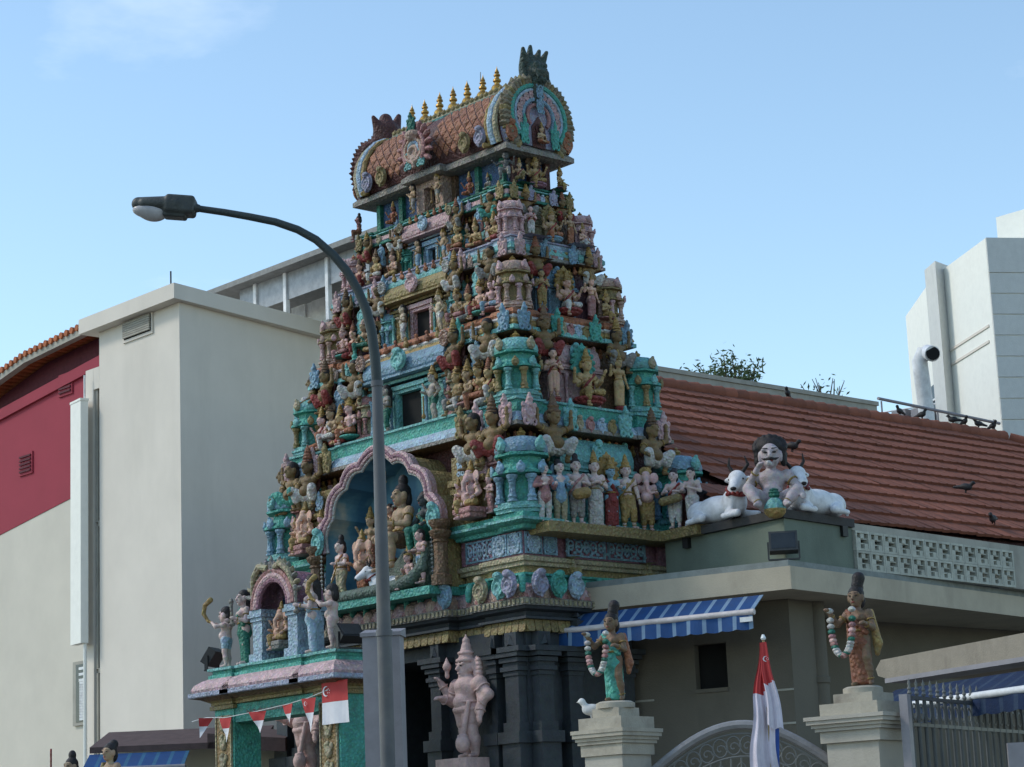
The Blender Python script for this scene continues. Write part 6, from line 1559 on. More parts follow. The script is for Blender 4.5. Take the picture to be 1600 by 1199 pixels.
# striped awning hung from the slab edge
def awning(p, q, zb, n_, out, drop, val, label, mat_a, stripes, name='awning', barm=None):
    p, q = np.array(p), np.array(q); d = (q-p); LL = np.linalg.norm(d); d = d/LL
    t = thing(name, label, 'awning', (p[0], p[1], zb))
    f = lambda s, o, z: (d[0]*s+n_[0]*o, d[1]*s+n_[1]*o, z)
    m = MB(); N = stripes*4
    cl = MB()
    for i in range(N):
        a, b = LL*i/N, LL*(i+1)/N; mi = 1 if i % 4 == 3 else 0
        cl.add([f(a, 0, 0), f(b, 0, 0), f(b, out, -drop), f(a, out, -drop), f(a, 0, 0.012), f(b, 0, 0.012), f(b, out, -drop+0.012), f(a, out, -drop+0.012)],
               [(0, 1, 2, 3), (7, 6, 5, 4), (0, 3, 7, 4), (1, 5, 6, 2)], mi)
    cl.build('canopy_cloth', mat_a, t)
    va = MB()
    for i in range(N):
        a, b = LL*i/N, LL*(i+1)/N; mi = 1 if i % 4 == 3 else 0
        w = lambda s: 0.012*math.sin(s*9)
        za, zb2 = -drop-val-0.02*abs(math.sin(math.pi*i/4)), -drop-val-0.02*abs(math.sin(math.pi*(i+1)/4))
        va.add([f(a, out+0.01+w(a), -drop-0.02), f(b, out+0.01+w(b), -drop-0.02), f(b, out+0.02+2*w(b), zb2), f(a, out+0.02+2*w(a), za)], [(0, 1, 2, 3)], mi)
    va.build('valance', mat_a, t)
    MB().tube([f(-0.03, out, -drop), f(LL+0.03, out, -drop)], 0.045, 10).build('front_bar', barm or mat('pale_pink_bar', (0.56, 0.50, 0.49), rough=0.5, dirt=0.2), t, smooth=True)
    for s in (0.15, LL-0.15): MB().tube([f(s, 0.02, -0.15), f(s, out*0.5, -drop*0.5-0.12), f(s, out-0.05, -drop-0.02)], 0.02, 6).build('folding_arm', white_metal, t)
    return t
cloth_b = mat('blue_awning_cloth', (0.012, 0.06, 0.19), rough=0.75, var=0.1, dirt=0.25, bump=0.05)
cloth_p = mat('pale_blue_stripe_cloth', (0.17, 0.26, 0.38), rough=0.75, var=0.1, dirt=0.2, bump=0.05)
awning(A0-uf*0.42+nf*0.03, A0+uf*2.82+nf*0.03, 5.50, nf, 0.42, 0.27, 0.24, 'blue striped awning with pale bar under the slab roof right of the tower', [cloth_b, cloth_p], 13)
tg = on(1166, 966, z=5.0); MB
lab = onp(1166, 968, np.append(A0+nf*0.50, 5), np.append(nf, 0))
tag(MB().box((lab[0], lab[1], lab[2]), (0.20, 0.012, 0.07), rz=math.atan2(uf[1], uf[0])).build('awning_tag', white_metal), 'small pale maker tag at the right end of the blue striped valance', 'tag')

# right-hand canopy with a second blue awning
k0, k1 = np.array([6.25, 0.60]), np.array([11.2, -0.70]); kd = (k1-k0)/np.linalg.norm(k1-k0); kn = np.array([kd[1], -kd[0]])
can = thing('side_canopy', 'beige canopy beam with a rounded end above the iron fence', 'canopy', (k0[0], k0[1], 0))
prof = [(0.0, 3.92), (-0.15, 3.93), (-0.28, 4.0), (-0.34, 4.16), (0.0, 4.20)]
KL = np.linalg.norm(k1-k0)
beam_m = mat('dull_beige_beam', (0.27, 0.235, 0.185), rough=0.8, var=0.1, dirt=0.45, dirt_col=(0.12, 0.10, 0.08), streak=0.3)
MB().extr([(0, 0, 3.92), tuple(np.append(kd*KL, 3.92)), tuple(np.append(kd*KL, 4.22)), tuple(np.append(-kd*0.10, 4.17)), tuple(np.append(-kd*0.22, 4.06)), tuple(np.append(-kd*0.18, 3.97))], tuple(np.append(-kn*1.6, 0))).build('beam', beam_m, can)
MB().extr([tuple(np.append(kn*0.03, 3.86)), tuple(np.append(kd*KL+kn*0.03, 3.86)), tuple(np.append(kd*KL+kn*0.03, 3.918)), tuple(np.append(kn*0.03, 3.918))], tuple(np.append(-kn*0.5, 0))).build('gutter', metal_g, can)
awning(k0+kd*0.25+kn*0.05, k1+kn*0.05, 3.74, kn, 0.50, 0.26, 0.22, 'blue awning with white bar seen through the spiked iron fence', [mat('shaded_awning_cloth', (0.004, 0.018, 0.06), rough=0.8, dirt=0.3), mat('shaded_stripe_cloth', (0.02, 0.04, 0.08), rough=0.8)], 16, barm=white_metal)  # darker copy of the blue awning cloth, shade put into the colour

# ------------------------------------------------------------------ herdsman and two bulls on the parapet
herd_skin = paint('stained_pale_skin', (0.42, 0.35, 0.36), dirt=0.6, dirt_col=(0.07, 0.07, 0.05), accent=0.15, rnd=0, carve=0)
ST['herd'] = person('herd', 1.55, h=0.013, legs='ground', arms=((A_KNEE, 1), (A_MOUTH, -1)), crown='afro', dress='short', hk=1.6, bulk=1.28, belly=0.35, fine=True, face=True,
    extra={'moustache': [q_ for s in (1, -1) for q_ in (cap((s*0.006, -0.140, 0.500), (s*0.055, -0.126, 0.496), 0.014, 0.010), cap((s*0.055, -0.126, 0.496), (s*0.082, -0.108, 0.508), 0.010, 0.005))], 'butter': [ell((-0.015, -0.20, 0.445), (0.032, 0.026, 0.028))]})
statue(ST['herd'], (2.58, 2.76, 6.795), R_(40), 'moustached herdsman statue with black hair eating, seated on the green parapet corner',
       {'body': herd_skin, 'garment': herd_skin, 'butter': white_p, 'ornament': gold}, 1.0)
cA, cB = cow(1.0, -0.75, True), cow(0.97, -0.75, False)
statue(cA, (1.96, 2.82, 6.795), R_(-3), 'white reclining bull at the left of the seated herdsman, head raised', CC)
statue(cB, (2.62, 3.14, 6.795), R_(92), 'white reclining bull at the right of the seated herdsman, behind the corner', CC)
jar = thing('butter_pot', 'teal and yellow fluted pot between the herdsman\'s feet on the corner', 'pot', (2.82, 2.52, 6.74))
fl = [1.0, 0.93]*10
MB().lathe([(0.02, -0.10), (0.10, -0.08), (0.155, -0.02), (0.165, 0.04)], 20, sq=fl).build('base', yellow, jar, smooth=True)
MB().lathe([(0.165, 0.041), (0.16, 0.10), (0.11, 0.17), (0.06, 0.21)], 20, sq=fl).build('bowl', aqua, jar, smooth=True)
MB().lathe([(0.06, 0.212), (0.085, 0.24), (0.075, 0.27), (0.09, 0.29), (0.06, 0.31), (0.07, 0.335), (0.02, 0.36)], 16).build('lid', teal_dk, jar, smooth=True)

# ------------------------------------------------------------------ guardian statues at the gateway
ST['dvara'] = person('dvara', 1.46, h=0.013, legs='sway', arms=((A_DOWN, 1), (A_FRONT, -1), (A_HIP, 1), (A_RAISE, -1)), crown='kirita', dress='short', hk=1.42, bulk=1.75, belly=0.8, fine=True, face=True,
    extra={'mace': [ell((0.12, -0.17, 0.14), (0.075, 0.075, 0.095)), cap((0.12, -0.17, 0.2), (0.15, -0.10, 0.56), 0.03, 0.026), tor((0.12, -0.17, 0.22), (0, 0, 1), 0.04, 0.014)],
           'shield_hair': [ell((0.115, 0.05, 0.90), (0.045, 0.05, 0.15))]+[ell((0.155, 0.05, 0.78+i*0.045), (0.035, 0.04, 0.027)) for i in range(6)],
           'finial': [cap((-0.235, -0.10, 0.86), (-0.235, -0.10, 0.92), 0.025, 0.02), ell((-0.235, -0.10, 0.96), (0.045, 0.045, 0.05)), cap((-0.235, -0.10, 0.99), (-0.235, -0.10, 1.06), 0.03, 0.006)]})
dcol = {q: skin_pink for q in ('body', 'garment', 'crown', 'ornament', 'mace', 'shield_hair', 'finial', 'hair', 'lips')}
dstone = paint('pink_stone', (0.54, 0.37, 0.34), dirt=0.35, rnd=0.0, accent=0.08, carve=0)
dcol = {q: dstone for q in dcol}
for sx, w in ((1, 'right'), (-1, 'left')):
    statue(ST['dvara'], T(sx*2.06, -2.0, 3.39), -0.12, f"pink stone guardian statue with mace standing {w} of the dark gateway" if sx > 0 else "pink stone guardian statue half hidden behind bunting under the green porch", dcol, 1.0, 'guardian statues at the gateway')
    pd = MB(); pd.bx(-0.32, 0.32, -0.30, 0.12, 0, 3.2); pd.bx(-0.36, 0.36, -0.34, 0.12, 3.201, 3.385)
    tag(pd.build('guardian_plinth', dstone, None, T(sx*2.06, -2.05, 0)), f"pink plinth under the {w} guardian statue", 'plinth')
# ------------------------------------------------------------------ entrance porch in front of the gateway
PY = -2.18
por = thing('entrance_porch', 'green and gold entrance porch with pink moulded cornice in front of the gateway', 'porch', (TX, PY, 0))
gold_dk = paint('old_gold_relief', (0.30, 0.20, 0.09), dirt=0.5)
pw_ = 0.52
rel = sculpt('gold_relief', [ell((0, 0, 0), (0.075, 0.03, 0.10)), tor((0, -0.02, 0.0), (0, 1, 0), 0.055, 0.016), ell((0.07, 0, 0.09), (0.04, 0.025, 0.06)), ell((-0.07, 0, 0.09), (0.04, 0.025, 0.06)), ell((0, -0.02, 0.13), (0.035, 0.03, 0.04)), cap((0, -0.02, -0.05), (0, -0.02, 0.08), 0.018)], 0.014, 0.01)
for sx in (-1, 1):
    for yb in (0.0,):
        x = sx*1.36
        m = MB(); m.bx(x-pw_/2, x+pw_/2, yb, yb+0.50, 0, 4.36); pl_ = m.build('pillar', teal, por)
        if yb == 0:
            f = MB(); f.bx(x-0.19, x+0.19, -0.02, -0.002, 0.8, 4.24); f.build('gilded_panel', gold_dk, pl_)
            ff = MB()
            for a, b in ((x-0.215, x-0.192), (x+0.192, x+0.215)): ff.bx(a, b, -0.035, -0.002, 0.8, 4.26)
            ff.bx(x-0.19, x+0.19, -0.035, -0.002, 4.241, 4.262); ff.build('panel_frame', cream, pl_)
            for i in range(9): put('panel_relief', rel, pl_, (x, -0.03, 4.10-i*0.29), mats=cream)
        MB().bx(x-pw_/2-0.06, x+pw_/2+0.06, yb-0.06, yb+0.56, 4.361, 4.42).build('capital', ochre, por)
for yb in (0.02,): MB().bx(-1.098, 1.098, yb, yb+0.42, 4.14, 4.42).build('lintel', teal, por)
# faded painted inscription: one line of small worn characters
ins = MB(); rg = random.Random(4); x = -0.78
while x < 0.42:
    w = rg.uniform(0.018, 0.04); h_ = rg.uniform(0.03, 0.06)
    ins.bx(x, x+w, 0.014, 0.019, 4.255, 4.255+h_)
    if rg.random() < 0.6: ins.bx(x+w*0.3, x+w*0.6, 0.014, 0.019, 4.255+h_+0.006, 4.255+h_+0.02)
    x += w+rg.uniform(0.008, 0.022)
tag(ins.build('faded_inscription', grey_p, por), kind='stuff')
cpl = [(-1.62, -0.32), (-1.08, -0.32), (-1.08, -0.27), (-0.75, -0.27), (-0.75, -0.32), (0.75, -0.32), (0.75, -0.27), (1.08, -0.27), (1.08, -0.32), (1.62, -0.32), (1.62, 0.32), (-1.62, 0.32)]
m = moulding(MB(), [(x, y+0.28) for x, y in cpl], [(-0.12, 4.422, 0), (0.02, 4.43, 0), (0.02, 4.47, 0), (0.08, 4.50, 1), (0.14, 4.53, 1), (0.26, 4.555, 2), (0.28, 4.57, 2), (0.28, 4.63, 2), (0.23, 4.64, 3), (0.25, 4.68, 3), (0.21, 4.76, 3), (0.12, 4.82, 3), (0.05, 4.85, 4), (0.05, 4.90, 4), (0.0, 4.92, 4), (0.0, 4.96, 5), (0.06, 4.97, 5), (0.06, 5.01, 5), (-0.2, 5.02, 4)])
m.build('cornice', [ochre, brown, paint('lavender_paint', (0.33, 0.36, 0.46)), paint('pale_pink_paint', (0.58, 0.40, 0.41)), teal, aqua], por)
# arched shrine on the porch roof
sr = thing('rooftop_shrine', 'small blue arched shrine with pink arch on the porch roof', 'shrine', (TX+0.0, PY+0.02, 5.022))
for sx in (-1, 1):
    m = MB(); x = sx*0.46
    m.bx(x-0.17, x+0.17, -0.05, 0.55, 0, 0.12); m.bx(x-0.12, x+0.12, 0, 0.5, 0.121, 0.62)
    for z_, e_ in ((0.621, 0.03), (0.68, 0.06), (0.74, 0.04)): m.bx(x-0.12-e_, x+0.12+e_, -e_, 0.5+e_, z_, z_+0.055)
    m.build('shrine_pillar', pale_blue, sr)
arcp = [(0.46*math.cos(a), 0.80+0.48*math.sin(a)) for a in np.linspace(0, math.pi, 19)]
for R_k, r_, m_ in ((1.0, 0.055, pink), (1.16, 0.05, rose), (0.86, 0.045, mauve)):
    MB().tube([(x*R_k, -0.02, 0.80+(z-0.80)*R_k) for x, z in arcp], r_, 8).build('shrine_arch', m_, sr, smooth=True)
m = MB(); n = len(arcp)
m.add([(x*1.18, 0.0, 0.80+(z-0.80)*1.18) for x, z in arcp]+[(x*1.18, 0.55, 0.80+(z-0.80)*1.18) for x, z in arcp], [(i, i+1, n+i+1, n+i) for i in range(n-1)])
m.build('shrine_vault', mauve, sr)
m = MB(); m.bx(-0.34, 0.34, 0.45, 0.5, 0, 0.8); m.add([(x, 0.47, z) for x, z in arcp], [tuple(range(n))]); m.build('shrine_back', blue_dk, sr)
for sx in (-1, 1):
    for i in range(7):
        a = math.pi/2-sx*(0.25+i*0.17); put('flame_leaf', flame_me, sr, (0.60*math.cos(a), 0.0, 0.80+0.62*math.sin(a)), (0, math.pi/2-a, 0), (0.16, 0.25, 0.17), mats=cream if i % 2 else grey_p)
    MB().tube([(sx*0.10, -0.05, 1.40), (sx*0.28, -0.08, 1.44), (sx*0.45, -0.06, 1.30), (sx*0.56, -0.03, 1.02)], [0.05, 0.06, 0.05, 0.02], 8).build('arch_horn', cream, sr, smooth=True)
put('crown_mask', leaf_me, sr, (0, -0.03, 1.30), 0, 0.28, mats=grey_p)
statue(ST['elephant'], (TX+0.0, PY+0.16, 5.30), -0.1, 'small seated elephant-headed figure inside the blue rooftop shrine', {'body': skin_peach, 'garment': yellow, 'pedestal': grey_p}, 0.80)
ST['lady'] = person('lady', 1.16, h=0.012, legs='stand', arms=((A_FRONT, 1), (A_FRONT, -1)), crown='long', dress='sari', female=True, hk=1.2, face=True,
    extra={'lamp': [cap((0.10, -0.20, 0.55), (0.10, -0.21, 0.86), 0.02, 0.024), ell((0.10, -0.21, 0.86), (0.035, 0.035, 0.05)), ell((0.10, -0.20, 0.55), (0.045, 0.045, 0.03))]})
statue(ST['lady'], (TX+0.80, PY+0.15, 5.022), -0.75, 'pale woman statue in light blue sari right of the rooftop shrine', {'body': skin_pale, 'garment': pale_blue, 'lamp': stone_lip}, 1.0, 'women statues on the porch roof')
statue(ST['lady'], (TX-0.98, PY+0.14, 5.022), -0.35, 'pale woman statue in dark green skirt left of the rooftop shrine', {'body': skin_pale, 'garment': teal_dk, 'lamp': stone_lip}, 0.98, 'women statues on the porch roof')
A_HORN = ((0.05, -0.13, -0.02), (-0.09, -0.10, 0.07))
ST['cherub'] = person('cherub', 0.88, h=0.011, legs='stand', arms=((A_HORN, 1), (A_HORN, -1)), crown='hair', dress='short', hk=1.55, belly=0.5, bulk=1.15, jewels=False, face=True,
    extra={'horn_body': [cap((0, -0.24, 0.80), (-0.0, -0.36, 0.86), 0.020, 0.028), cap((0, -0.36, 0.86), (0, -0.45, 1.0), 0.028, 0.038), cap((0, -0.45, 1.0), (0, -0.42, 1.15), 0.038, 0.04), cap((0, -0.42, 1.15), (0, -0.31, 1.24), 0.04, 0.05)]})
statue(ST['cherub'], (TX+1.52, PY-0.02, 5.022), -1.05, 'chubby cherub blowing a curved yellow horn at the right porch corner', {'body': skin_pale, 'garment': skin_pale, 'horn_body': yellow}, 1.0, 'cherubs on the porch corners')
statue(ST['cherub'], (TX-1.42, PY+0.10, 5.022), -1.05, 'chubby cherub in blue shorts blowing a curved horn at the left porch corner', {'body': skin_pale, 'garment': pale_blue, 'horn_body': yellow}, 1.0, 'cherubs on the porch corners')
fl_ = on(334, 1046, y=PY+0.15)
floodlight((fl_[0]-0.05, fl_[1], 5.022), R_(-60), 'black floodlight on the left end of the porch roof', 0.95, -0.6)
floodlight((TX+1.93, PY-0.02, 5.0), R_(82), 'black floodlight tilted beside the right cherub on the porch roof', 0.95, -0.75)

# ------------------------------------------------------------------ bunting and flags
flag_r = mat('flag_red', (0.44, 0.04, 0.04), rough=0.7, dirt=0.05, bump=0.0, var=0.08)
flag_w = mat('flag_white', (0.66, 0.65, 0.68), rough=0.7, dirt=0.05, bump=0.0, var=0.06)
def emblem(par, x, z, s, y=-0.012):
    m = MB(); N_ = 14
    o = [(s*math.cos(a), s*math.sin(a)) for a in np.linspace(R_(60), R_(300), N_)]; i_ = [(s*0.85*math.cos(a)+0.28*s, s*0.85*math.sin(a)) for a in np.linspace(R_(75), R_(285), N_)]
    m.add([(x+p[0], y, z+p[1]) for p in o]+[(x+p[0], y, z+p[1]) for p in i_], [(k, k+1, N_+k+1, N_+k) for k in range(N_-1)])
    m.build('crescent', flag_w, par)
    st = MB()
    for k in range(5):
        cx, cz = x+s*0.75+s*0.42*math.cos(R_(90+72*k)), z+s*0.42*math.sin(R_(90+72*k)); v = []
        for j in range(10): r = s*(0.17 if j % 2 == 0 else 0.07); v.append((cx+r*math.cos(R_(90+36*j)), y, cz+r*math.sin(R_(90+36*j))))
        st.add(v, [tuple(range(10))])
    tag(st.build('five_stars', flag_w, par), kind='stuff')
def pennant(p, w, h, rz, lean, label, em=False):
    t = thing('bunting_flag', label, 'bunting flag', tuple(p), rz, 'red and white bunting flags on the porch')
    cut = 0.42; th = 0.006
    hx = lambda q: (w/2)*(1-q)
    def strip(q0, q1):
        N_ = 4; m = MB(); vs = []; 
        for iq in range(N_+1):
            q = q0+(q1-q0)*iq/N_
            for ix in range(5):
                xx = -hx(q)+2*hx(q)*ix/4; vs.append((xx+lean*q, 0.025*math.sin(xx*22+q*4)*q, -h*q))
        f = [(iq*5+ix, iq*5+ix+1, iq*5+ix+6, iq*5+ix+5) for iq in range(N_) for ix in range(4)]
        return m.add(vs, f)
    strip(0, cut).build('red_half', flag_r, t); strip(cut, 0.98).build('white_half', flag_w, t)
    if em: emblem(t, -w*0.12, -h*0.16, w*0.10, -0.03)
    return t
yb = PY-0.16
bu = [(322, 1122, 0.26, 0.34, 0.9, -0.10, 'crumpled bunting flag at the far left end of the string', False), (352, 1122, 0.34, 0.42, 0.05, 0.04, 'red and white bunting flag over the left gilded pillar', False),
      (402, 1112, 0.38, 0.36, 0.3, 0.06, 'folded bunting flag beneath the left half of the lintel', False), (449, 1101, 0.40, 0.36, -0.2, 0.08, 'mostly white bunting flag before the guardian statue', False),
      (482, 1091, 0.36, 0.56, 0.1, 0.05, 'bunting flag with crescent and stars beside the right pillar', True)]
SP = []
for u, v_, w, h_, rz, ln, lb, em in bu:
    p = on(u, v_, y=yb); pennant(p, w*0.9, h_*0.92, rz, ln, lb, em); SP.append(p)
s0, s1 = on(300, 1128, y=yb), on(512, 1078, y=yb)
tag(MB().tube([tuple(s0)]+[tuple(p+[0, 0.0, 0.004]) for p in SP]+[tuple(s1)], 0.006, 5).build('bunting_string', white_metal), 'thin white string carrying the bunting across the porch pillars', 'string')
bf = on(523, 1064, y=yb+0.02)
t = thing('porch_flag', 'square red and white flag hung on the right porch pillar', 'flag', tuple(bf), 0.05)
def rect(x0, x1, z0, z1, nx=8):
    vs, fs = [], []
    for iz in range(5):
        for ix in range(nx+1):
            x = x0+(x1-x0)*ix/nx; z = z0+(z1-z0)*iz/4; vs.append((x, 0.018*math.sin(x*14+z*3)*(0.3-z), z))
    for iz in range(4):
        for ix in range(nx): a = iz*(nx+1)+ix; fs.append((a, a+1, a+nx+2, a+nx+1))
    return MB().add(vs, fs)
rect(-0.31, 0.29, -0.30, 0.0).build('red_half', flag_r, t); rect(-0.31, 0.29, -0.62, -0.302).build('white_half', flag_w, t); emblem(t, -0.18, -0.14, 0.075, -0.025)

# hanging flag on a pole near the gate
fp = on(1190, 1000, depth=25.3)
fl = thing('hanging_flag', 'drooping red and white flag on a slanted pole in front of the gate', 'flag', (fp[0], fp[1], 0), R_(42))
MB().tube([(0.02, 0.02, 0), (0.02, 0.02, fp[2])], 0.014, 8).build('pole', mat('wooden_pole', (0.35, 0.25, 0.12)), fl)
MB().lathe([(0.02, 0), (0.03, 0.02), (0.012, 0.06)], 8).build('pole_tip', white_metal, fl, (0.02, 0.02, fp[2]))
def layer(le, ri, length, red, y0, ph, nm):
    """hanging cloth: le / ri give the side edges as (drop, x) points; rows above red are the red half"""
    nx, nz = 30, 40; vs = []; rows = []
    for iz in range(nz+1):
        z = length*iz/nz; l_ = np.interp(z, [p[0] for p in le], [p[1] for p in le]); r_ = np.interp(z, [p[0] for p in ri], [p[1] for p in ri])
        for ix in range(nx+1):
            s_ = ix/nx; w = r_-l_
            fold = math.sin(s_*11+ph+z*0.9)*0.5+math.sin(s_*23+ph*2-z*1.7)*0.28+math.sin(s_*5-z*2.3)*0.35
            zz = fp[2]-0.03-z-0.05*s_*(z/length)+0.02*math.sin(s_*7+ph)*(z/length)
            vs.append((l_+w*s_+0.012*math.sin(z*9+ph), y0+0.10*w*1.6*fold*min(1, 0.3+z*1.5), zz)); rows.append(z+0.06*(s_-0.5))
    A, Bq = MB(), MB()
    for m__, cond in ((A, True), (Bq, False)):
        fs = []
        for iz in range(nz):
            for ix in range(nx):
                q = iz*(nx+1)+ix
                if (rows[q] < red) == cond: fs.append((q, q+1, q+nx+2, q+nx+1))
        used = sorted({i for f in fs for i in f}); mp_ = {o: i for i, o in enumerate(used)}
        m__.add([vs[i] for i in used], [tuple(mp_[i] for i in f) for f in fs])
    A.build('red_half', flag_r, fl, smooth=True); Bq.build('white_half', flag_lw, fl, smooth=True)
flag_lw = mat('flag_lilac_white', (0.60, 0.55, 0.62), rough=0.75, dirt=0.15, dirt_col=(0.40, 0.36, 0.42), bump=0, scale=3)
layer([(0, -0.03), (0.3, -0.07), (0.6, -0.13), (1.6, -0.24)], [(0, 0.02), (0.5, 0.05), (1.6, 0.12)], 1.6, 0.53, 0.0, 0.4, 'a')
layer([(0, -0.01), (0.4, -0.01), (1.0, 0.02)], [(0, 0.04), (0.2, 0.08), (0.5, 0.13), (1.0, 0.20)], 0.92, 0.43, -0.05, 2.1, 'b')
emblem(fl, 0.03, fp[2]-0.22, 0.03, -0.10)
m = MB(); m.add([(0.06, 0.02, fp[2]-0.95), (0.13, 0.04, fp[2]-0.98), (0.10, 0.05, fp[2]-1.5), (0.02, 0.03, fp[2]-1.5)], [(0, 1, 2, 3)]); m.build('blue_under_flag', mat('flag_blue', (0.03, 0.08, 0.32), rough=0.7, dirt=0, bump=0), fl)

# ------------------------------------------------------------------ gate pillars with garlanded statues, gate, fence
pil_m = mat('gate_pillar_paint', (0.43, 0.395, 0.335), rough=0.85, var=0.10, scale=2.0, dirt=0.40, dirt_col=(0.20, 0.17, 0.13), streak=0.3)
old_st = mat('stained_stone', (0.40, 0.36, 0.29), rough=0.9, var=0.15, scale=4, dirt=0.6, dirt_col=(0.12, 0.09, 0.07))
ST['garland_lady'] = person('garland_lady', 1.02, h=0.010, legs='sway', arms=((A_FRONT, 1), (((0.08, -0.08, -0.10), (0.03, -0.10, 0.10)), -1)), crown='bun', dress='sari', female=True, hk=1.22, fine=True, face=True)
gar = []
for s in range(27):
    q = s/26; x = -0.20+0.17*q if q < 0 else 0
    a = math.pi*(1.0-q); gar.append(V3(-0.105+0.125*math.cos(a), -0.20-0.03*math.sin(a), 0.80-0.48*math.sin(a)**0.75 if 0 < q < 1 else 0.80))
def gate_pillar(x, y, w, zcap, rz, label, slabel, gcol, shawl, stack, sh_lbl, sc_):
    t = thing('gate_pillar', label, 'gate pillar', (x, y, 0), rz)
    MB().bx(-w/2, w/2, -w/2, w/2, 0, zcap-0.30).build('shaft', pil_m, t)
    m = MB()
    for e_, z0_, z1_ in ((0.05, -0.298, -0.17), (0.09, -0.168, -0.13), (0.12, -0.128, -0.09), (0.16, -0.088, -0.045), (0.18, -0.043, 0.0)): e_ *= 0.62 if stack else 1.0; m.bx(-w/2-e_, w/2+e_, -w/2-e_, w/2+e_, zcap+z0_, zcap+z1_)
    m.build('capital', old_st if stack else pil_m, t)
    m = MB(); m.bx(-w/2-0.04, w/2+0.04, -w/2-0.04, w/2+0.04, zcap+0.002, zcap+0.14); m.build('lower_step', old_st, t)
    MB().bx(-w/2+0.08, w/2-0.08, -w/2+0.08, w/2-0.08, zcap+0.142, zcap+0.25).build('upper_step', old_st, t)
    MB().lathe([(0.23, 0), (0.23, 0.06), (0.19, 0.08), (0.0, 0.085)], 18).build('round_base', old_st, t, (0, 0, zcap+0.251), True)
    st = statue(ST['garland_lady'], (x, y, zcap+0.335), R_(18), slabel, {'body': paint('weathered_brown_skin', (0.20, 0.125, 0.075), rnd=0.05), 'garment': gcol, 'ornament': gold}, sc_, 'garlanded statues on the gate pillars')
    tt = put('top_knot', sculpt('top_knot', [ell((0.0, 0.03, 1.07), (0.055, 0.055, 0.06)), cap((0.0, 0.03, 1.02), (0.02, 0.05, 1.15), 0.05, 0.07)], 0.012, 0.02), st, mats=hair_m)
    put('shawl', sculpt('shawl', [cap((0.13, 0.05, 0.78), (0.18, 0.07, 0.45), 0.035, 0.05), cap((0.18, 0.07, 0.45), (0.17, 0.06, 0.34), 0.05, 0.03)], 0.012, 0.02), st, mats=shawl)
    g = thing('flower_garland', sh_lbl, 'garland', (x, y, zcap+0.335), R_(18), None, sc_)
    bead = MATS.get('_bead') or sculpt('flower_bead', [ell((0, 0, 0), 0.034)]+[ell((0.022*math.cos(a), 0.022*math.sin(a), 0.0), 0.022) for a in np.linspace(0, 6.28, 7)[:-1]], 0.009, 0.006); MATS['_bead'] = bead
    for i, p in enumerate(gar): put('flower', bead, g, tuple(p), mats=[white_p, white_p, white_p, teal_dk, rose, skin_pink, rose, teal_dk, white_p][i % 9], scale=1.0)
    return t
g1 = gate_pillar(5.85, -3.90, 0.55, 3.24, R_(8), 'cream gate pillar with stained capital nearest the tower', 'garlanded woman statue in teal skirt on the left gate pillar', teal, orange, True, 'white and pink flower garland of the teal-skirted statue', 0.98)
g2 = gate_pillar(8.26, -2.30, 0.66, 3.24, R_(11), 'cream gate pillar at the corner beside the spiked iron fence', 'garlanded woman statue in red skirt on the right gate pillar', terr, yellow, False, 'white and pink flower garland of the red-skirted statue', 1.08)
# arched iron gate between the pillars
ga, gb = np.array([5.85, -3.90]), np.array([8.26, -2.30]); gd = gb-ga; GL = np.linalg.norm(gd); gd = gd/GL
gate = thing('iron_gate', 'arched wrought iron gate with scrollwork between the two cream pillars', 'gate', (ga[0], ga[1], 0), math.atan2(gd[1], gd[0]))
arch = lambda s: 2.66+0.56*math.sin(math.pi*min(max((s-0.3)/(GL-0.6), 0), 1))
irn = mat('grey_iron', (0.16, 0.16, 0.15), rough=0.5, dirt=0.2, bump=0)
ss = np.linspace(0.34, GL-0.36, 25)
MB().tube([(s, 0, arch(s)) for s in ss], 0.055, 8).build('top_rail', mat('pale_grey_rail', (0.25, 0.24, 0.24), rough=0.5, dirt=0.2), gate, smooth=True)
for dz in (0.10, 0.36): MB().tube([(s, 0, arch(s)-dz) for s in ss], 0.012, 6).build('scroll_rail', irn, gate)
for i in range(14):
    s = 0.42+i*(GL-0.84)/13; zc = arch(s)-0.23
    MB().tube([(s+0.085*math.cos(a), 0, zc+0.105*math.sin(a)) for a in np.linspace(0, 2*math.pi, 15)[:-1]], 0.009, 5, closed=True).build('scroll_ring', irn, gate)
    sp = [(s+(0.07-0.008*k)*math.cos(k*0.7), -0.004, zc-0.02+(0.07-0.008*k)*math.sin(k*0.7)) for k in range(9)]
    MB().tube(sp, 0.008, 5).build('scroll_curl', irn, gate)
for i in range(19):
    s = 0.36+i*(GL-0.72)/18; MB().tube([(s, 0, 0.2), (s, 0, arch(s)-0.36)], 0.011, 6).build('gate_bar', irn, gate)
    if i % 2: 
        zc = arch(s)-0.50
        MB().tube([(s+0.05*math.cos(a)*(1 if k else 1), 0, zc+0.07*math.sin(a)) for k, a in enumerate(np.linspace(0, 2*math.pi, 11)[:-1])], 0.007, 5, closed=True).build('scroll_ring', irn, gate)
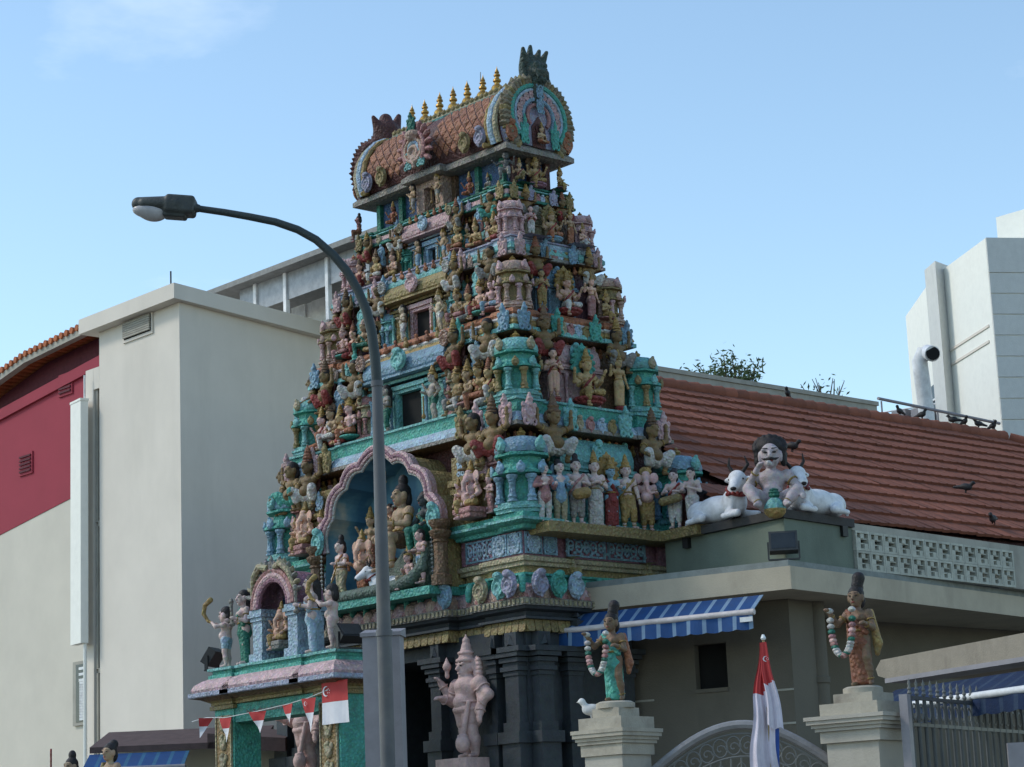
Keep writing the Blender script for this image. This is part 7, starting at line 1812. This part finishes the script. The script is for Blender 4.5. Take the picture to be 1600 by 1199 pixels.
# spiked fence running back from the corner pillar
fa_, fd = np.array([8.70, -2.05]), None
fe = np.array([9.62, 3.2]); e0 = on(1418, 1090, depth=25.6); e1 = on(1606, 1104, depth=28.4)
fa_, fe = e0[:2], e1[:2]; fd = fe-fa_; FL = np.linalg.norm(fd); fd = fd/FL
fence = thing('iron_fence', 'dark spiked iron fence right of the corner pillar', 'fence', (fa_[0], fa_[1], 0), math.atan2(fd[1], fd[0]))
zr = 3.40
dk_iron = mat('dark_grey_iron', (0.075, 0.08, 0.082), rough=0.45, dirt=0.15, bump=0)
for z_ in (zr, zr-0.30, 0.5): MB().bx(-0.05, FL+1.5, -0.02, 0.02, z_-0.02, z_+0.02).build('rail', dk_iron, fence)
MB().bx(-0.12, -0.03, -0.05, 0.05, 0, zr+0.03).build('post', metal_g, fence)
nbar = 26; stp = (FL+1.4)/nbar
spk = MB().lathe([(0.012, 0), (0.03, 0.03), (0.016, 0.06), (0.026, 0.08), (0.012, 0.11), (0.02, 0.14), (0.0, 0.20)], 8).mesh('spike', irn, True)
barme = MB().tube([(0, 0, 0.2), (0, 0, zr-0.02)], 0.024, 8).mesh('bar', dk_iron, True)
curl = MB().tube([(0.055*math.cos(a), 0, 0.055*math.sin(a)) for a in np.linspace(0, 2*math.pi, 13)[:-1]], 0.010, 5, closed=True).mesh('ring', irn)
for i in range(nbar):
    x = 0.06+i*stp; put('bar', barme, fence, (x, 0, 0)); put('spike', spk, fence, (x, 0, zr+0.02))
    put('ring', curl, fence, (x+stp/2, 0, zr-0.15), 0, (1.0, 1, 1.5))
bxs = on(1592, 1178, depth=25.0)
tag(MB().bx(-0.12, 0.5, -0.06, 0.06, -0.7, 0.12).build('letter_box', metal_g, None, tuple(bxs), rz=R_(42)), 'grey metal box on the fence at the right edge', 'metal box')
# boundary wall under gate line left of pillar, and the low statues at the far left
bw_ = thing('boundary_wall', 'low cream boundary wall running left from the gate toward the lower left', 'wall', (-0.5, -6.6, 0), R_(6))
MB().bx(-9, 1.8, -0.15, 0.15, 0, 2.1).build('wall_body', pil_m, bw_); MB().bx(-9, 1.8, -0.22, 0.22, 2.101, 2.2).build('wall_cap', old_st, bw_)
ST['wall_lady'] = person('wall_lady', 1.05, h=0.012, legs='stand', arms=((A_JOIN, 1), (A_JOIN, -1)), crown='bun', dress='sari', female=True, hk=1.2, face=True)
ST['wall_guard'] = person('wall_guard', 1.02, h=0.012, legs='stand', arms=((A_FRONT, 1), (A_RAISE, -1)), crown='topknot', dress='dhoti', hk=1.2, face=True, extra={'spear': [cap((-0.26, -0.12, 0.0), (-0.26, -0.12, 1.16), 0.012, 0.014)]})
p = on(172, 1158, depth=30); statue(ST['wall_lady'], (p[0], p[1], p[2]-1.12), 0.2, 'bun-haired statue in front of the blue awning at lower left', {'body': skin_tan, 'garment': ochre})
MB().bx(-0.2, 0.2, -0.2, 0.2, 0, p[2]-1.122).build('statue_plinth', pil_m, bw_, (0, 0, 0)).location = (p[0]+0.5, p[1]+6.6, 0)
p = on(112, 1172, depth=30); statue(ST['wall_guard'], (p[0], p[1], p[2]-1.16), 0.2, 'topknot statue with dark red spear at the lower left edge', {'body': skin_tan, 'garment': white_p, 'spear': red})
MB().bx(-0.2, 0.2, -0.2, 0.2, 0, p[2]-1.162).build('statue_plinth', pil_m, bw_, (0, 0, 0)).location = (p[0]+0.5, p[1]+6.6, 0)
# blue awning with dark tiled eave at lower left
lo0, lo1 = on(140, 1186, depth=38), on(296, 1163, depth=38)
zz = (lo0[2]+lo1[2])/2; 
lod = (lo1-lo0)[:2]; lod = lod/np.linalg.norm(lod); lon = np.array([lod[1], -lod[0]])
lean = thing('lean_to_roof', 'dark weathered lean-to eave beside the porch at lower left', 'roof', (lo0[0], lo0[1], 0))
LLn = np.linalg.norm((lo1-lo0)[:2])
MB().extr([(0, 0, zz), tuple(np.append(lod*(LLn+1.2), zz)), tuple(np.append(lod*(LLn+1.2), zz+0.10)), (0, 0, zz+0.10)], tuple(np.append(-lon*1.6, 0.35))).build('eave', mat('dark_eave', (0.10, 0.065, 0.06), rough=0.9), lean)
MB().extr([tuple(np.append(lod*(LLn+0.3), zz+0.0)), tuple(np.append(lod*(LLn+1.6), zz-0.10)), tuple(np.append(lod*(LLn+1.6), zz+0.12)), tuple(np.append(lod*(LLn+0.3), zz+0.25))], tuple(np.append(-lon*1.2, 0.2))).build('end_piece', mat('dark_eave', (0, 0, 0)), lean)
MB().bx(0, LLn+2.5, 1.2, 1.4, 0, zz+0.2).build('back_wall', wall_warm, lean, rz=math.atan2(lod[1], lod[0]))
awning((lo0[0], lo0[1]), (lo1[0], lo1[1]), zz-0.03, lon, 0.6, 0.28, 0.4, 'blue awning below the dark eave at lower left', [cloth_b, mat('green_blue_cloth', (0.03, 0.12, 0.22), rough=0.7)], 7, barm=metal_g)

# ------------------------------------------------------------------ street lamp and steel duct beside it
lx, ly = 6.95, -8.19
lamp = thing('street_lamp', 'tall grey street lamp with long curved arm reaching left', 'street lamp', (lx, ly, 0))
nrm_p = np.array([_f[0], _f[1], 0]); nrm_p = nrm_p/np.linalg.norm(nrm_p)
pole_m = mat('grey_galvanised', (0.105, 0.105, 0.11), rough=0.55, var=0.15, scale=4, dirt=0.35, dirt_col=(0.20, 0.18, 0.14), bump=0.1)
arm_m = mat('dark_green_grey_paint', (0.035, 0.045, 0.045), rough=0.5, var=0.1, dirt=0.2)
def lp(u, v): p = onp(u, v, (lx, ly, 0), nrm_p); return (p[0]-lx, p[1]-ly, p[2])
z600 = lp(592, 600)[2]
MB().tube([(0, 0, 0), (0, 0, 3.0), (0, 0, 4.1)], 0.075, 14).build('lower_pole', pole_m, lamp, smooth=True)
MB().tube([(0, 0, 4.1), (0, 0, 5.5), (0, 0, z600)], [0.072, 0.064, 0.055], 14).build('upper_pole', pole_m, lamp, smooth=True)
MB().tube([(0, 0, 4.06), (0, 0, 4.12)], 0.085, 14).build('pole_collar', pole_m, lamp, smooth=True)
MB().tube([(0, 0, z600-0.03), (0, 0, z600+0.03)], 0.064, 14).build('pole_collar', pole_m, lamp, smooth=True)
arm_px = [(588, 597), (586, 560), (581, 520), (573, 487), (560, 455), (542, 424), (520, 398), (494, 375), (465, 359), (430, 347), (390, 339), (350, 332), (308, 326)]
MB().tube([(0, 0, z600)]+[lp(u, v) for u, v in arm_px[1:]], [0.055]+list(np.linspace(0.055, 0.036, 12)), 12).build('arm', arm_m, lamp, smooth=True)
hp = np.array(lp(256, 322)); ax = np.array(lp(305, 325))-np.array(lp(206, 318)); axl = np.linalg.norm(ax); ax = ax/axl
hd = put('lamp_head', sculpt('lamp_head', [cap((-0.27, 0, 0.0), (0.10, 0, 0.02), 0.075, 0.095), cap((-0.20, 0.045, 0), (0.14, 0.055, 0.015), 0.06, 0.085), cap((-0.20, -0.045, 0), (0.14, -0.055, 0.015), 0.06, 0.085), rbox((0.18, 0, 0.01), (0.12, 0.09, 0.06), 0.04), cap((0.24, 0, 0.0), (0.36, 0, 0.0), 0.055, 0.045),
    rbox((0.13, 0, -0.06), (0.10, 0.07, 0.05), 0.02)], 0.011, 0.025), lamp, tuple(hp), (0, -math.atan2(ax[2], np.hypot(ax[0], ax[1])), math.atan2(ax[1], ax[0])), mats=mat('lamp_housing', (0.045, 0.05, 0.048), rough=0.5, var=0.2, dirt=0.4, dirt_col=(0.12, 0.13, 0.10)))
put('lamp_glass', sculpt('lamp_glass', [ell((-0.13, 0, -0.065), (0.20, 0.10, 0.085)), ell((-0.10, 0, -0.09), (0.14, 0.09, 0.09))], 0.012, 0.03), hd, mats=mat('frosted_lamp_glass', (0.42, 0.40, 0.40), rough=0.25, dirt=0.3, bump=0))
dz_ = lp(580, 990)[2]
duct = thing('steel_cabinet', 'tall grey-lilac steel service duct standing just behind the street lamp', 'service duct', (lx-0.30, ly+0.06, 0), R_(41))
MB().bx(-0.10, 0.29, 0.05, 0.30, 0, dz_).build('body', metal_g, duct)
MB().extr([(-0.12, 0.03, dz_+0.002), (-0.12, 0.32, dz_+0.002), (-0.12, 0.32, dz_+0.10), (-0.12, 0.03, dz_+0.04)], (0.43, 0, 0)).build('cap', metal_g, duct)

# ------------------------------------------------------------------ birds
def bird_mesh(nm, m_):
    return sculpt(nm, [ell((0, 0, 0.10), (0.055, 0.10, 0.06)), cap((0, -0.06, 0.13), (0, -0.09, 0.18), 0.035, 0.028), ell((0, -0.10, 0.19), 0.032), cap((0, -0.12, 0.188), (0, -0.155, 0.18), 0.010, 0.004),
        cap((0, 0.06, 0.09), (0, 0.21, 0.055), 0.04, 0.022), cap((0.02, 0, 0.05), (0.02, -0.01, 0.0), 0.010), cap((-0.02, 0, 0.05), (-0.02, -0.01, 0.0), 0.010)], 0.009, 0.02, m_)
bird_d = mat('dark_bird_plumage', (0.02, 0.02, 0.022), rough=0.6, dirt=0, bump=0)
bme_ = bird_mesh('bird', bird_d)
slope_n = np.array([math.sin(an), 0, math.cos(an)])
rn = [(1232, 633, 'pigeon perched alone on the ridge nearest the tower', 30), (1407, 657, 'pigeon on the ridge at the left end of the pipe rail', 10), (1441, 661, 'pigeon crouching on the ridge below the vent duct', 100), (1490, 669, 'leftmost of the four clustered ridge pigeons', -60),
      (1508, 672, 'second from left of the four clustered ridge pigeons', 70), (1530, 674, 'third from left of the four clustered ridge pigeons', -20), (1552, 677, 'rightmost of the four clustered ridge pigeons, nearest the hip', 80)]
for u, v_, lb, a in rn:
    p = on(u, v_, x=RX); o = put('pigeon', bme_, None, (p[0], p[1], RZ+0.15), R_(a), 1.0); tag(o, lb, 'pigeon', 'pigeons on the temple hall roof')
for u, v_, lb, a in ((1237, 706, 'dark pigeon on the tiled slope behind the herdsman\'s head', 100), (1508, 770, 'dark pigeon on the tiled slope, upper of the two at right', 110), (1553, 820, 'dark pigeon on the tiled slope, lowest near the breeze blocks', 20)):
    p = onp(u, v_, (RX, 10, RZ+0.05), slope_n); o = put('pigeon', bme_, None, tuple(p), (0.3, 0, R_(a)), 1.1); tag(o, lb, 'pigeon', 'pigeons on the temple hall roof')
wbm = bird_mesh('white_bird', mat('white_plumage', (0.62, 0.60, 0.58), rough=0.7, dirt=0.15, bump=0))
o = put('pigeon', wbm, None, (5.85-0.28, -3.90-0.12, 3.24+0.142), R_(-42), 1.15); tag(o, 'white pigeon on the stained left gate pillar beside the teal-skirted statue', 'pigeon')
